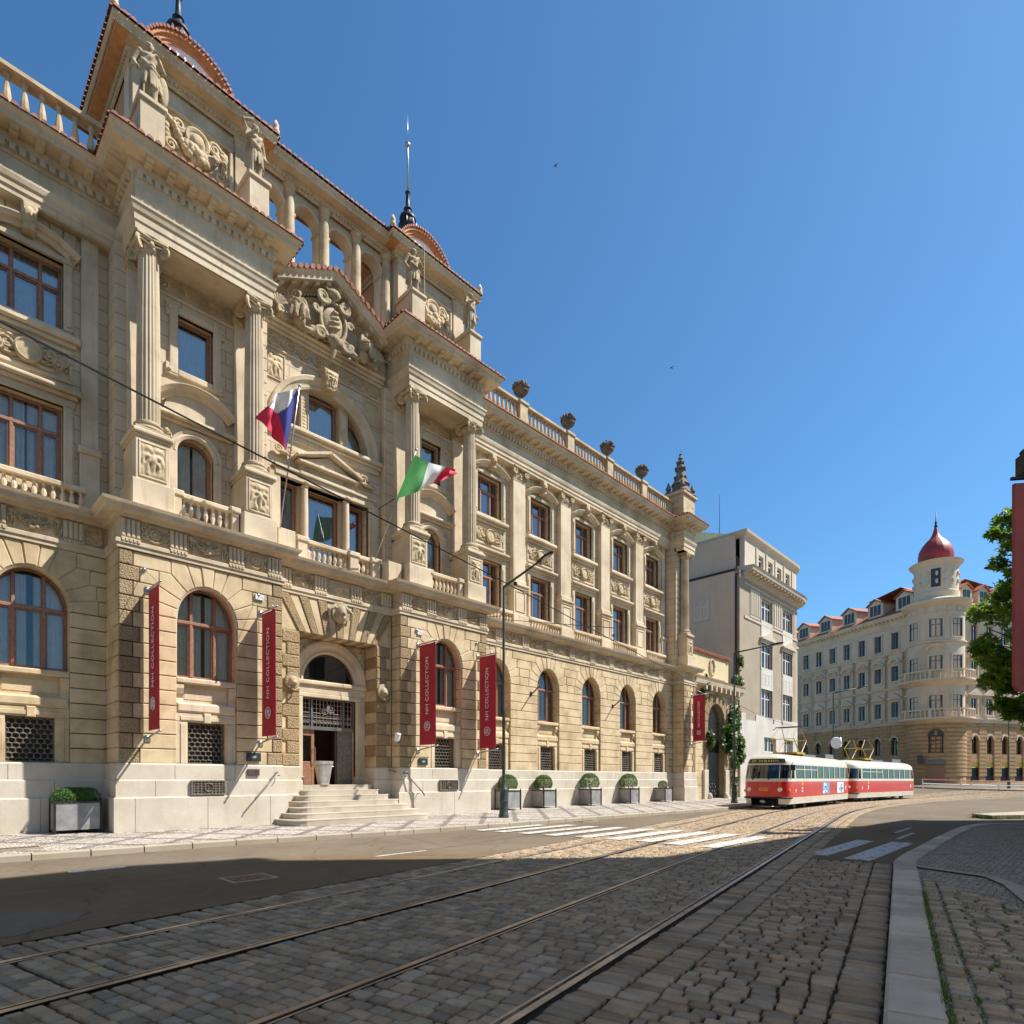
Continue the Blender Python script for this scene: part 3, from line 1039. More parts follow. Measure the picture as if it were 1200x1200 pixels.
def window(u0, u1, z0, z1, y, arch=None, mull=(.3, .7), trans=.68, up=False, name='window', drawn=.0, fw=.075):
    """wooden casement: frame part with pane and curtain sub-parts; arch = (springing, rise)"""
    c, w = (u0 + u1) / 2, (u1 - u0)
    mb = MB()
    d0, d1 = y, y + .09
    zt = z1 if not arch else arch[0]
    mb.box(u0, u0 + fw, d0, d1, z0, zt, c=.012)
    mb.box(u1 - fw, u1, d0, d1, z0, zt, c=.012)
    mb.box(u0 + fw, u1 - fw, d0, d1, z0, z0 + fw, c=.012)
    if arch:
        o_ = arc(c, arch[0], w / 2, arch[1], 0, 180, 16)
        i_ = arc(c, arch[0], w / 2 - fw, arch[1] - fw, 0, 180, 16)
        for k in range(16):
            mb.prism([i_[k], o_[k], o_[k + 1], i_[k + 1]], d0, d1, .008)
    else:
        mb.box(u0 + fw, u1 - fw, d0, d1, z1 - fw, z1, c=.012)
    def top(u):
        if not arch:
            return z1 - fw
        t = max(0, 1 - ((u - c) / (w / 2 - fw)) ** 2)
        return arch[0] + (arch[1] - fw) * math.sqrt(t)
    zm = z0 + (z1 - z0) * trans if trans else None
    for f in mull:
        u = u0 + w * f
        mb.box(u - .045, u + .045, d0 - .02, d1 - .003, z0 + fw, top(u) + .01, c=.015)
    if zm:
        mb.box(u0 + fw, u1 - fw, d0 - .028, d1 - .006, zm - .05, zm + .05, c=.015)
    lights = [u0 + fw] + [u0 + w * f for f in mull] + [u1 - fw]
    for a, b in zip(lights, lights[1:]):
        ia, ib = a + (.045 if a > u0 + fw else 0), b - (.045 if b < u1 - fw else 0)
        zz = (zm - .05) if zm else (z1 - fw)
        for (p, q) in ((ia, ia + .035), (ib - .035, ib)):
            mb.box(p, q, d0 + .02, d1 - .01, z0 + fw, zz)
        mb.box(ia + .035, ib - .035, d0 + .02, d1 - .01, z0 + fw, z0 + fw + .04)
        mb.box(ia + .035, ib - .035, d0 + .02, d1 - .01, zz - .04, zz)
    fr = mb.build(name, M['wood'], PAL)
    g = MB()
    if arch:
        g.add([(p[0], y + .05, p[1]) for p in pane_poly(c, w, z0, arch[0], w / 2 - .02, arch[1] - .02)], [list(range(15))])
    else:
        g.add([(u0 + .02, y + .05, z0 + .02), (u1 - .02, y + .05, z0 + .02), (u1 - .02, y + .05, z1 - .02), (u0 + .02, y + .05, z1 - .02)], [(0, 1, 2, 3)])
    g.build('pane', M['glassup' if up else 'glass'], fr)
    cu = MB()
    ph = jr.uniform(0, 6)
    k = max(8, int(w / .035))
    ztop = (arch[0] + arch[1] * .8) if arch else z1
    spans = [(u0 - .05, u1 + .05)] if up else [(u0 - .05, u0 + w * jr.uniform(.42, .5)), (u0 + w * jr.uniform(.52, .6), u1 + .05)]
    for (a, b) in spans:
        cu.grid(lambda s_, t_: (a + (b - a) * s_, y + .17 + .03 * math.sin(s_ * (b - a) * 62 + ph + math.sin(s_ * 9) * 1.5), z0 - .05 + (ztop - z0 + .1) * t_), max(10, int((b - a) / .02)), 1)
    cu.build('curtain', M['curtain'], fr, smooth=True)
    return fr


def wallgrid(mb, u0, u1, z0, z1, y0, y1, holes):
    us = sorted(set([u0, u1] + [h[0] for h in holes] + [h[1] for h in holes]))
    us = [u for u in us if u0 <= u <= u1]
    for a, b in zip(us, us[1:]):
        m_ = (a + b) / 2
        cut = sorted([(h[2], h[3]) for h in holes if h[0] <= m_ <= h[1]])
        z = z0
        for (p, q) in cut:
            if p > z:
                mb.box(a, b, y0, y1, z, p)
            z = q
        if z < z1:
            mb.box(a, b, y0, y1, z, z1)


def spandrel(mb, c, hw, zs, rise, y0, y1, n=10):
    """fills the corners between a rectangular hole and an arch"""
    for sg in (1, -1):
        pts = [(c + sg * hw, zs + rise)] + [(c + sg * hw * math.cos(PI / 2 * i / n), zs + rise * math.sin(PI / 2 * i / n)) for i in range(n + 1)]
        for i in range(1, n + 1):
            mb.prism([pts[0], pts[i], pts[i + 1]] if i < n + 1 and i + 1 < len(pts) else pts[:3], y0, y1)


def archband(mb, c, zs, prof, a0=0, a1=180, n=24, rzk=1.0):
    """moulding bent round an arch: prof [(radius, y)]"""
    vs, k = [], len(prof)
    for i in range(n + 1):
        a = R(a0 + (a1 - a0) * i / n)
        for (r, y) in prof:
            vs.append((c + r * math.cos(a), y, zs + r * rzk * math.sin(a)))
    fs = [(i * k + q, (i + 1) * k + q, (i + 1) * k + q + 1, i * k + q + 1) for i in range(n) for q in range(k - 1)]
    fs += [list(range(k)), [n * k + q for q in range(k - 1, -1, -1)]]
    mb.add(vs, fs)


# reliefs: height fields (0..1) over (s, t)
def nz(x, y, z=0.0):
    return mnoise.noise(Vector((x, y, z)))


def gauss(d, w):
    return math.exp(-(d / w) ** 2)


def h_swag(s, t, seed=0):
    zc = .78 - 1.9 * (.25 - (s - .5) ** 2)
    th = .10 + .16 * (1 - abs(2 * s - 1))
    h = gauss(t - zc, th) * (.7 + .3 * math.sin(s * 62 + t * 20))
    for e in (.07, .93):
        h = max(h, gauss(math.hypot((s - e) * 1.6, t - .78), .13), .7 * gauss(s - e, .035) * (1 if t < .8 else 0))
    h = max(h, .45 * max(0, nz(s * 9 + seed, t * 5, 2)) if t > zc else 0)
    return h + .15 * nz(s * 30, t * 14, seed)


def h_rosette(s, t, seed=0, asp=1.5):
    x, z = (s - .5) * asp, t - .5
    r, a = math.hypot(x, z), math.atan2(z, x)
    h = gauss(r, .09) * 1.1 + gauss(r - .2, .045) * .8 + gauss(r - .32, .05) * .9
    if r > .34:
        h = max(h, .7 * max(0, math.sin(a * 4 + 3 * r * 6) * gauss(r - .55, .25)))
        h += .25 * nz(s * 12, t * 8, seed)
    return h


def h_scroll(s, t, seed=0, asp=3.0):
    """running acanthus scrolls"""
    x = s * asp
    k = math.floor(x)
    fx = x - k - .5
    z = (t - .5) * (1 if int(k) % 2 == 0 else -1)
    r, a = math.hypot(fx, z), math.atan2(z, fx)
    h = .5 + .5 * math.sin(2 * PI * (r * 5.2) - a + seed)
    h *= gauss(r - .2, .32)
    return h * .9 + .25 * nz(x * 7, t * 7, seed)


def h_foliage(s, t, seed=0, asp=1.0):
    x, z = (s - .5) * asp, t - .5
    v = abs(nz(x * 4.2 + seed, z * 4.2, .3)) * 2.2
    c = gauss(math.hypot(x, z), .16)
    leaf = .5 + .5 * math.sin(math.atan2(z, abs(x)) * 6 + math.hypot(x, z) * 18)
    return max(c, .75 * leaf * gauss(math.hypot(x * .8, z), .45)) * .85 + .4 * min(1, v) * .6


def h_lines(s, t, seed=0):
    """column of beads in a frame (carved pilaster)"""
    return .8 * gauss(((t * 11) % 1) - .5, .33) * gauss(s - .5, .28)


def relief(mb, u0, u1, z0, z1, y, d, fn, nu, nv, **kw):
    mb.grid(lambda s, t: (u0 + (u1 - u0) * s, y - d * max(-.1, fn(s, t, **kw)) * min(1, min(s, 1 - s, t, 1 - t) * 14), z0 + (z1 - z0) * t), nu, nv)


def frame_rect(mb, u0, u1, z0, z1, y0, y1, w, c=.015):
    mb.box(u0, u1, y0, y1, z0, z0 + w, c=c)
    mb.box(u0, u1, y0, y1, z1 - w, z1, c=c)
    mb.box(u0, u0 + w, y0, y1, z0 + w, z1 - w, c=c)
    mb.box(u1 - w, u1, y0, y1, z0 + w, z1 - w, c=c)


BAL = [(.085, 0), (.085, .07), (.05, .09), (.045, .13), (.085, .30), (.075, .38), (.045, .56), (.04, .62), (.07, .66), (.07, .72)]


def baluster_row(mb, p0, p1, z0, h, pitch, n=8, k=1.0):
    L = math.hypot(p1[0] - p0[0], p1[1] - p0[1])
    m_ = max(1, round(L / pitch))
    for i in range(m_):
        t = (i + .5) / m_
        mb.lathe([(r * k, z * h / .72) for (r, z) in BAL], p0[0] + (p1[0] - p0[0]) * t, p0[1] + (p1[1] - p0[1]) * t, n, z0=z0)


def balustrade(u0, u1, y, z0, z1, pitch=.22, posts=(), mat='trim', k=1.0, pw=.36):
    mb = MB()
    mb.box(u0, u1, y - .14 * k, y + .14 * k, z0, z0 + .13, c=.01)
    mb.box(u0, u1, y - .16 * k, y + .16 * k, z1 - .15, z1, c=.025)
    cuts = [u0] + [p for p in posts] + [u1]
    xs = []
    for a, b in zip(cuts, cuts[1:]):
        x0 = a + (pw / 2 if a in posts else 0)
        x1 = b - (pw / 2 if b in posts else 0)
        if x1 - x0 > .15:
            baluster_row(mb, (x0, y), (x1, y), z0 + .13, z1 - z0 - .28, pitch, k=k)
    for p in posts:
        mb.box(p - pw / 2, p + pw / 2, y - .2 * k, y + .2 * k, z0 - .05, z1 - .13, c=.012)
        mb.box(p - pw / 2 - .06, p + pw / 2 + .06, y - .25 * k, y + .25 * k, z1 - .145, z1 + .03, c=.03)
    return mb.build('balustrade', M[mat], PAL, smooth=True, autosmooth=40)


# --- ground storey
ARCH_L = [2.58 - 3.63 * k for k in range(0, 4)]
ARCH_R = [19.73 + 3.63 * k for k in range(0, 5)]
for (nm, u0, u1, yf, ar, vq) in (('left_wing', -14, 4.25, 0, ARCH_L, ()), ('pav_a', 4.25, 8.75, -1.3, [MA], ((4.25, 1), (8.75, -1))), ('pav_b', 13.3, 17.75, -1.3, [MBB], ((13.3, 1), (17.75, -1))), ('right_wing', 17.75, 35.9, 0, ARCH_R, ()), ('end', 35.9, 37.5, -.8, [], ((35.9, 1), (37.5, -1)))):
    mb, vms = MB(), [MB(), MB()]
    gf_wall(mb, vms, u0, u1, yf, ar, vq)
    mb.build('rusticated_wall', M['rust'], PAL)
    for vm in vms:
        if vm.v:
            vm.build('vermiculated_quoin', M['verm'], PAL)
# side returns of the pavilions (course blocks)
for (u, y0, y1, sg) in ((4.25, -1.28, .0, -1), (8.75, -1.28, -.75, 1), (13.3, -1.28, -.75, -1), (17.75, -1.28, 0, 1), (35.9, -.78, 0, -1), (37.5, -.78, 1.5, 1)):
    mb = MB()
    for j in range(NC):
        za, zb = Z0 + j * PIT, Z0 + (j + 1) * PIT
        T = Matrix.Translation((u, 0, 0)) @ Matrix.Rotation(R(-90 if sg < 0 else 90), 4, 'Z')
        if sg < 0:
            mb.prism([(-y1, za), (-y0, za), (-y0, zb), (-y1, zb)], -.015, .03, .03, T, back=False)
        else:
            mb.prism([(y0, za), (y1, za), (y1, zb), (y0, zb)], -.015, .03, .03, T, back=False)
    mb.build('side_wall', M['rust'], PAL)

# arched ground-floor windows, aprons, iron grilles
def hexgrille(mb, u0, u1, z0, z1, y, cell=.15):
    r_ = cell * .56
    zz, row = z0 + cell * .3, 0
    while zz < z1:
        uu = u0 + (cell * .5 if row % 2 else 0)
        while uu < u1 + .01:
            pts = [(min(u1, max(u0, uu + r_ * math.cos(PI / 3 * k + PI / 6))), y, min(z1, max(z0, zz + r_ * math.sin(PI / 3 * k + PI / 6)))) for k in range(7)]
            mb.tube(pts, .014, 4, cap=False)
            mb.box(uu - .025, uu + .025, y - .02, y + .01, zz + r_ * .9 - .02, zz + r_ * .9 + .02) if u0 < uu < u1 and zz + r_ < z1 else None
            uu += cell
        zz += cell * .86
        row += 1
    frame_rect(mb, u0, u1, z0, z1, y - .02, y + .02, .035, 0)


for (c, yf) in [(c, 0) for c in ARCH_L[:2]] + [(MA, -1.3), (MBB, -1.3)] + [(c, 0) for c in ARCH_R]:
    window(c - RX - .02, c + RX + .02, 4.56, ZS + RZ, yf + .42, arch=(ZS, RZ + .02), mull=(.31, .69), trans=.62)
    mb = MB()
    # soffit ring
    archband(mb, c, ZS, [(RX + .0, yf + .02), (RX - .035, yf + .05), (RX - .035, yf + .16), (RX - .0, yf + .2)], n=20, rzk=RZ / RX)
    for sg in (-1, 1):
        mb.box(min(c + sg * RX, c + sg * (RX - .03)), max(c + sg * RX, c + sg * (RX - .03)), yf + .06, yf + .17, 4.45, ZS)
    mb.box(c - RX, c + RX, yf + .02, yf + .6, 4.4, 4.56, c=.03)           # sill
    mb.box(c - RX, c + RX, yf + .2, yf + .6, 3.86, 4.4)                   # apron
    mb.box(c - RX + .25, c + RX - .25, yf + .185, yf + .25, 3.95, 4.3, c=.012)
    mb.prism([(c - RX, 3.56), (c + RX, 3.56), (c + RX, 3.86), (c - RX, 3.86)], yf + .04, yf + .6, .06)
    for sg in (-1, 1):                                                    # little consoles beside the apron
        x0 = c + sg * (RX - .11) - .1
        prof = [(yf + .2, 4.4), (yf + .06, 4.38), (yf + .05, 4.25), (yf + .1, 4.1), (yf + .16, 3.98), (yf + .1, 3.86), (yf + .2, 3.86)]
        vs = [(x0, p[0], p[1]) for p in prof] + [(x0 + .2, p[0], p[1]) for p in prof]
        mb.add(vs, [[i, i + 1, i + 8, i + 7] for i in range(6)] + [list(range(7)), list(range(13, 6, -1))])
    for sg in (-1, 1):
        mb.box(*sorted((c + sg * .52, c + sg * RX)), yf + .08, yf + .5, Z0, 3.3, c=.02)
        mb.box(*sorted((c + sg * .56, c + sg * .72)), yf + .055, yf + .2, Z0, 3.24, c=.012)
    mb.box(c - RX, c + RX, yf + .08, yf + .5, 3.3, 3.555, c=.02)
    mb.box(c - .72, c + .72, yf + .055, yf + .2, 3.34, 3.46, c=.012)
    mb.box(c - .1, c + .1, yf + .03, yf + .3, 3.28, 3.57, c=.02)
    mb.build('window_apron', M['rust' if yf == 0 else 'trim'], PAL)
    g = MB()
    hexgrille(g, c - .52, c + .52, Z0 + .01, 3.3, yf + .2)
    gr_ = g.build('iron_grille', M['iron'], PAL)
    b = MB()
    b.box(c - .6, c + .6, yf + .42, yf + .46, Z0 - .1, 3.4)
    b.build('dark_pane', M['room'], gr_)

# --- plinth
PL = [(0, 0.0), (.14, 0.0), (.14, 1.13), (.115, 1.155), (.085, 1.16), (.085, 1.6), (.07, 1.62), (.05, 1.63), (.05, 2.05), (.02, 2.09), (0, 2.09)]
mb = MB()
mb.sweep([(-14, 0), (4.25, 0), (4.25, -1.3), (8.75, -1.3), (8.75, -.75), (9.6, -.75), (9.6, .1)], PL)
mb.sweep([(12.6, .1), (12.6, -.75), (13.3, -.75), (13.3, -1.3), (17.75, -1.3), (17.75, 0), (35.9, 0), (35.9, -.8), (37.5, -.8), (37.5, 1.5)], PL)
mb.mi = 1
M['joint'] = plain('dark_joint', (.2, .17, .13), .9)
for (a, b, yf) in ((-3, 4.0, 0), (4.6, 8.6, -1.3), (13.8, 17.6, -1.3), (18, 35.5, 0)):
    for lev, (z0, z1, o_) in enumerate(((.1, 1.13, .14), (1.165, 1.6, .085), (1.64, 2.04, .05))):
        u = a + .5 * lev
        while u < b:
            mb.box(u, u + .012, yf - o_ - .003, yf - o_ + .01, z0, z1)
            u += 1.65 + .2 * ((lev * 7 + int(u * 3)) % 3)
mb.build('plinth', [M['plinth'], M['joint']], PAL)
for (u0, u1) in ((6.0, 6.95), (15.1, 16.05)):
    g = MB()
    frame_rect(g, u0, u1, 1.2, 1.62, -1.46, -1.40, .04, 0)
    for k in range(9):
        x = u0 + .08 + (u1 - u0 - .16) * k / 8
        g.box(x - .012, x + .012, -1.44, -1.415, 1.24, 1.58)
    for k in range(4):
        z = 1.3 + .075 * k
        g.box(u0 + .05, u1 - .05, -1.435, -1.42, z - .01, z + .01)
    g.tube([((u0 + u1) / 2 + .12 * math.cos(k * PI / 6), -1.45, 1.41 + .12 * math.sin(k * PI / 6)) for k in range(13)], .016, 4, cap=False)
    g.box(u0 + .02, u1 - .02, -1.405, -1.39, 1.22, 1.6)
    g.build('vent_grille', M['iron'], PAL)

# --- belt: architrave, frieze with triglyphs and reliefs, cornice
mb = MB()
mb.sweep(FRONT, [(0, 7.84), (.05, 7.85), (.05, 7.96), (.085, 7.97), (.085, 8.07), (.02, 8.1), (-.02, 8.1), (-.02, 8.66), (.08, 8.68), (.11, 8.74), (.36, 8.77), (.37, 8.86), (.43, 8.9), (.46, 8.98), (0, 9.04), (-1.3, 9.05)])
mb.build('belt_cornice', M['trim'], PAL)


DONE = set()


def lump(mb, x, y, z, r, k=1.0):
    mb.ell((x, y, z), (r, r * .8, r * k), 7, 5)


def carved_swag(mb, u0, u1, z0, z1, y, seed=0):
    """a garland of fruit hung between two ribbons, modelled in the round"""
    rr = random.Random(seed)
    w, h = u1 - u0, z1 - z0
    n = max(9, int(w / .05))
    for i in range(n + 1):
        s = i / n
        zc = z1 - h * (.16 + .52 * (1 - (2 * s - 1) ** 2))
        r = h * (.07 + .10 * (1 - abs(2 * s - 1)))
        for q in range(3):
            lump(mb, u0 + w * (.1 + .8 * s) + rr.uniform(-.02, .02), y - r * rr.uniform(.3, 1.1), zc + rr.uniform(-r, r) * .8, r * rr.uniform(.5, .75))
    for e in (.07, .93):
        x = u0 + w * e
        mb.lathe([(0, 0), (h * .15, 0), (h * .17, .03), (h * .1, .05), (h * .06, .08), (0, .085)], 0, 0, 10, T=Matrix.Translation((x, y, z1 - h * .18)) @ Matrix.Rotation(PI / 2, 4, 'X'), cap=False)
        for q in range(6):
            lump(mb, x + rr.uniform(-.03, .03), y - .04, z1 - h * (.36 + .1 * q), h * (.08 - .008 * q))
        mb.tube([(x - .05, y - .02, z1 - h * .3), (x - .08, y - .05, z1 - h * .6), (x - .05, y - .02, z0 + h * .08)], .022, 5)
        mb.tube([(x + .05, y - .02, z1 - h * .3), (x + .08, y - .05, z1 - h * .6), (x + .05, y - .02, z0 + h * .08)], .022, 5)
    for sg in (-1, 1):
        mb.tube(spiral((u0 + w * (.5 + sg * .16), y - .02, z1 - h * .24), h * .15, 1.4, 12, sgn=sg), .022, 5)
    lump(mb, u0 + w * .5, y - .03, z1 - h * .2, h * .12)


def carved_rosette(mb, u0, u1, z0, z1, y, seed=0):
    rr = random.Random(seed)
    c, zc, h = (u0 + u1) / 2, (z0 + z1) / 2, z1 - z0
    T = Matrix.Translation((c, y, zc)) @ Matrix.Rotation(PI / 2, 4, 'X')
    mb.lathe([(h * .46, 0), (h * .45, .07), (h * .38, .09), (h * .34, .04), (h * .27, .05), (h * .24, .1), (h * .17, .1), (h * .14, .05), (h * .1, .1), (0, .14)], 0, 0, 20, T=T, cap=False)
    for k in range(8):
        a = 2 * PI * (k + .5) / 8
        lump(mb, c + h * .3 * math.cos(a), y - .07, zc + h * .3 * math.sin(a), h * .05)
    for sx in (-1, 1):
        for sz in (-1, 1):
            e = (c + sx * (u1 - u0) * .36, y - .03, zc + sz * h * .2)
            mb.tube(spiral(e, h * .2, 1.5, 14, sgn=sx * sz), [.035 - .015 * i / 14 for i in range(15)], 5)
            for q in range(4):
                lump(mb, c + sx * (u1 - u0) * rr.uniform(.28, .47), y - .03, zc + sz * h * rr.uniform(.1, .44), h * .08)


def triglyph(u, yf, w=.46):
    if (round(u, 2), yf) in DONE:
        return
    DONE.add((round(u, 2), yf))
    tg = MB()
    tg.box(u - w / 2, u + w / 2, yf - .03, yf + .05, 8.11, 8.65)
    for k in range(4):
        x = u - w / 2 + w * (k + .5) / 4
        tg.prism([(x - w * .1, 8.16), (x + w * .1, 8.16), (x + w * .1, 8.63), (x - w * .1, 8.63)], yf - .085, yf, .02)
    for k in range(5):
        x = u - w / 2 + w * (k + .5) / 5
        tg.box(x - .03, x + .03, yf - .11, yf - .08, 8.03, 8.09)
    tg.box(u - w / 2, u + w / 2, yf - .1, yf, 8.09, 8.125)
    tg.build('triglyph', M['trim'], PAL)


def frieze(yf, a, b, n, kinds):
    """n triglyphs from a to b inclusive, panels between"""
    us_ = [a + (b - a) * i / (n - 1) for i in range(n)]
    for u in us_:
        triglyph(u, yf)
    for i in range(n - 1):
        k = kinds[i % len(kinds)]
        x0, x1 = us_[i] + .25, us_[i + 1] - .25
        rl = MB()
        (carved_swag if k == 's' else carved_rosette)(rl, x0, x1, 8.12, 8.66, yf + .02, i + int(x0 * 10))
        rl.build('frieze_relief', M['carve'], PAL, smooth=True)


frieze(0, 2.58 - 3.63 * 2, 2.58 + .9, 6, 's')
for m_ in (MA, MBB):
    frieze(-1.3, m_ - 1.98, m_ - .8, 2, 'r')
    frieze(-1.3, m_ - .8, m_ + .8, 2, 's')
    frieze(-1.3, m_ + .8, m_ + 1.98, 2, 'r')
frieze(-.75, AX - 1.98, AX - .7, 2, 's')
frieze(-.75, AX + .7, AX + 1.98, 2, 's')
rl = MB()
relief(rl, AX - .45, AX + .45, 8.12, 8.65, -.76, .1, h_foliage, 26, 16, seed=4)
frieze(0, 17.95, 17.95 + 1.815 * 9, 10, 's')
rl.build('frieze_relief', M['carve'], PAL, smooth=True)
rl = MB()
relief(rl, 36.2, 37.2, 8.12, 8.65, -.785, .1, h_rosette, 26, 16)
rl.build('frieze_relief', M['carve'], PAL, smooth=True)
rl = MB()
relief(rl, 3.75, 4.2, 8.12, 8.65, -.005, .1, h_scroll, 14, 16)
rl.build('frieze_relief', M['carve'], PAL, smooth=True)

# --- upper storeys of the wings (wall at y = .6, pilasters at .34)
W = .6


def carved_rows(mb, u0, u1, z0, z1, y, seed):
    """scrolling leaf ornament in the round, mirrored about the middle"""
    rr = random.Random(seed)
    c, zc, h = (u0 + u1) / 2, (z0 + z1) / 2, z1 - z0
    for sg in (-1, 1):
        for (f, dz, r) in ((.5, .1, .24), (.74, -.1, .22), (.92, .12, .16)):
            x = c + sg * (u1 - c) * f
            mb.tube(spiral((x, y - .05, zc + dz * h), h * r, 1.8, 16, sgn=sg), [.05 - .022 * i / 16 for i in range(17)], 6)
            lump(mb, x, y - .06, zc + dz * h, h * .07)
        for q in range(16):
            x = c + sg * (u1 - c) * rr.uniform(.36, .98)
            mb.ell((x, y - .03, zc + rr.uniform(-.42, .42) * h), (rr.uniform(.04, .09), .06, rr.uniform(.03, .06)), 7, 5)


def wing_upper(u0, u1, centres, pil):
    mb = MB()
    holes = []
    for c in centres:
        holes += [(c - .78, c + .78, 9.75, 12.0), (c - .78, c + .78, 14.1, 15.95)]
    wallgrid(mb, u0, u1, 8.9, 17.0, W, W + .45, holes)
    for c in centres:
        mb.box(c - .78, c + .78, W + .3, W + .9, 9.0, 9.75)
    mb.build('upper_wall', M['wall'], PAL)
    for c in centres:
        tr_, cv = MB(), MB()
        # lower window surround and hood
        for sg in (-1, 1):
            tr_.box(*sorted((c + sg * .78, c + sg * 1.02)), W - .08, W + .1, 9.1, 12.0, c=.025)
            tr_.box(*sorted((c + sg * .84, c + sg * .98)), W - .11, W, 9.8, 11.75, c=.012)
        tr_.box(c - 1.06, c + 1.06, W - .06, W + .1, 12.0, 12.22, c=.02)
        tr_.box(c - 1.1, c + 1.1, W - .16, W + .1, 12.22, 12.33, c=.025)
        tr_.box(c - 1.2, c + 1.2, W - .27, W + .1, 12.33, 12.46, c=.04)
        # relief panel between the storeys
        frame_rect(tr_, c - 1.0, c + 1.0, 12.66, 13.58, W - .05, W + .05, .1)
        relief(cv, c - .9, c + .9, 12.76, 13.48, W - .005, .13, h_scroll, 44, 22, seed=c, asp=2.0)
        cv.lathe([(.31, 0), (.31, .14), (.27, .17), (.24, .13), (0, .145)], 0, 0, 22, T=Matrix.Translation((c, W - .01, 13.12)) @ Matrix.Rotation(PI / 2, 4, 'X'), cap=False)
        carved_rows(cv, c - .9, c + .9, 12.76, 13.48, W, int(c * 7))
        tr_.box(c - 1.08, c + 1.08, W - .12, W + .1, 13.66, 13.78, c=.03)
        tr_.box(c - 1.15, c + 1.15, W - .24, W + .4, 13.78, 13.95, c=.04)
        tr_.box(c - .98, c + .98, W - .03, W + .08, 13.95, 14.1)
        # upper window surround with segmental hood
        for sg in (-1, 1):
            tr_.box(*sorted((c + sg * .78, c + sg * 1.0)), W - .09, W + .1, 14.1, 15.95, c=.025)
            tr_.box(*sorted((c + sg * .84, c + sg * .96)), W - .13, W, 14.2, 15.75, c=.012)
            cv.tube(spiral((c + sg * 1.0, W - .16, 16.1), .12, 1.6, 14), .035, 5)
        tr_.box(c - 1.04, c + 1.04, W - .1, W + .1, 15.95, 16.1, c=.02)
        rr = 1.9
        zc = 16.5 - rr
        a = math.degrees(math.asin(1.12 / rr))
        archband(tr_, c, zc, [(rr - .2, W), (rr - .2, W - .12), (rr - .1, W - .16), (rr - .08, W - .25), (rr + .02, W - .32), (rr + .05, W - .32), (rr + .06, W)], 90 - a, 90 + a, 16)
        # fan of flat voussoirs above
        for k in range(-3, 4):
            if k == 0:
                continue
            x = c + k * .3
            zz = 16.55 - (abs(k) * .3) ** 2 * .2
            tr_.prism([(x - .145, zz), (x + .145, zz), (x + .145 + k * .015, 16.88), (x - .145 + k * .015, 16.88)], W - .06, W + .02, .015)
        cv.prism([(c - .13, 16.2), (c + .13, 16.2), (c + .19, 16.9), (c - .19, 16.9)], W - .4, W, .05)
        cv.ell((c, W - .4, 16.55), (.13, .09, .2), 10, 7)
        cv.ell((c, W - .45, 16.5), (.05, .08, .07), 8, 6)
        tr_.build('window_surround', M['trim'], PAL)
        cv.build('carved_ornament', M['carve'], PAL, smooth=True, autosmooth=35)
    for p in pil:
        pl_, cv = MB(), MB()
        pl_.box(p - .56, p + .56, .2, W + .1, 8.98, 9.7, c=.03)
        pl_.box(p - .46, p + .46, .28, W + .1, 9.7, 10.95, c=.02)
        frame_rect(pl_, p - .34, p + .34, 9.85, 10.85, .25, .3, .05)
        pl_.box(p - .5, p + .5, .24, W + .1, 10.95, 11.08, c=.03)
        pl_.box(p - .56, p + .56, .18, W + .1, 11.08, 11.2, c=.04)
        pl_.box(p - .48, p + .48, .28, W + .1, 11.2, 11.42, c=.05)
        pl_.box(p - .42, p + .42, .34, W + .1, 11.42, 16.25)
        pl_.box(p - .44, p + .44, .32, W + .1, 16.25, 16.32, c=.02)
        cv.box(p - .42, p + .42, .33, W + .05, 16.32, 16.78)
        relief(cv, p - .42, p + .42, 16.33, 16.78, .33, .14, h_foliage, 16, 10, seed=p, asp=1.6)
        for sg in (-1, 1):
            cv.tube(spiral((p + sg * .38, .22, 16.66), .16, 1.8, 16, sgn=-sg, a0=PI / 2), [.05 - .02 * i / 16 for i in range(17)], 6)
        cv.box(p - .52, p + .52, .14, W + .05, 16.8, 16.9, c=.03)
        po_ = pl_.build('pilaster', M['trim'], PAL)
        cv.build('capital', M['carve'], po_, smooth=True, autosmooth=35)
    for c in centres:
        window(c - .78, c + .78, 9.75, 12.0, W + .28, trans=.68, mull=(.3, .7), up=(u0 > 0))
        window(c - .78, c + .78, 14.1, 15.95, W + .28, trans=.66, mull=(.3, .7), up=True)


wing_upper(-14, 4.5, ARCH_L, [c + s_ for c in ARCH_L[:1] for s_ in (-1.8,)] + [c - 1.8 for c in ARCH_L[1:]])
wing_upper(17.6, 36.2, ARCH_R, [ARCH_R[0] + 1.82 + 3.63 * k for k in range(4)])
# slender half-pilasters where the wings meet the pavilions
for u in (3.95, 18.05, 35.5):
    mb = MB()
    mb.box(u - .2, u + .2, W - .16, W + .1, 11.0, 16.9)
    mb.box(u - .24, u + .24, W - .2, W + .1, 8.98, 10.8, c=.02)
    mb.box(u - .28, u + .28, W - .26, W + .1, 10.8, 11.0, c=.04)
    mb.build('half_pilaster', M['trim'], PAL)
for c in ARCH_L[:2] + ARCH_R:
    balustrade(c - 1.24, c + 1.24, .33, 9.03, 9.76, .2, k=.85)

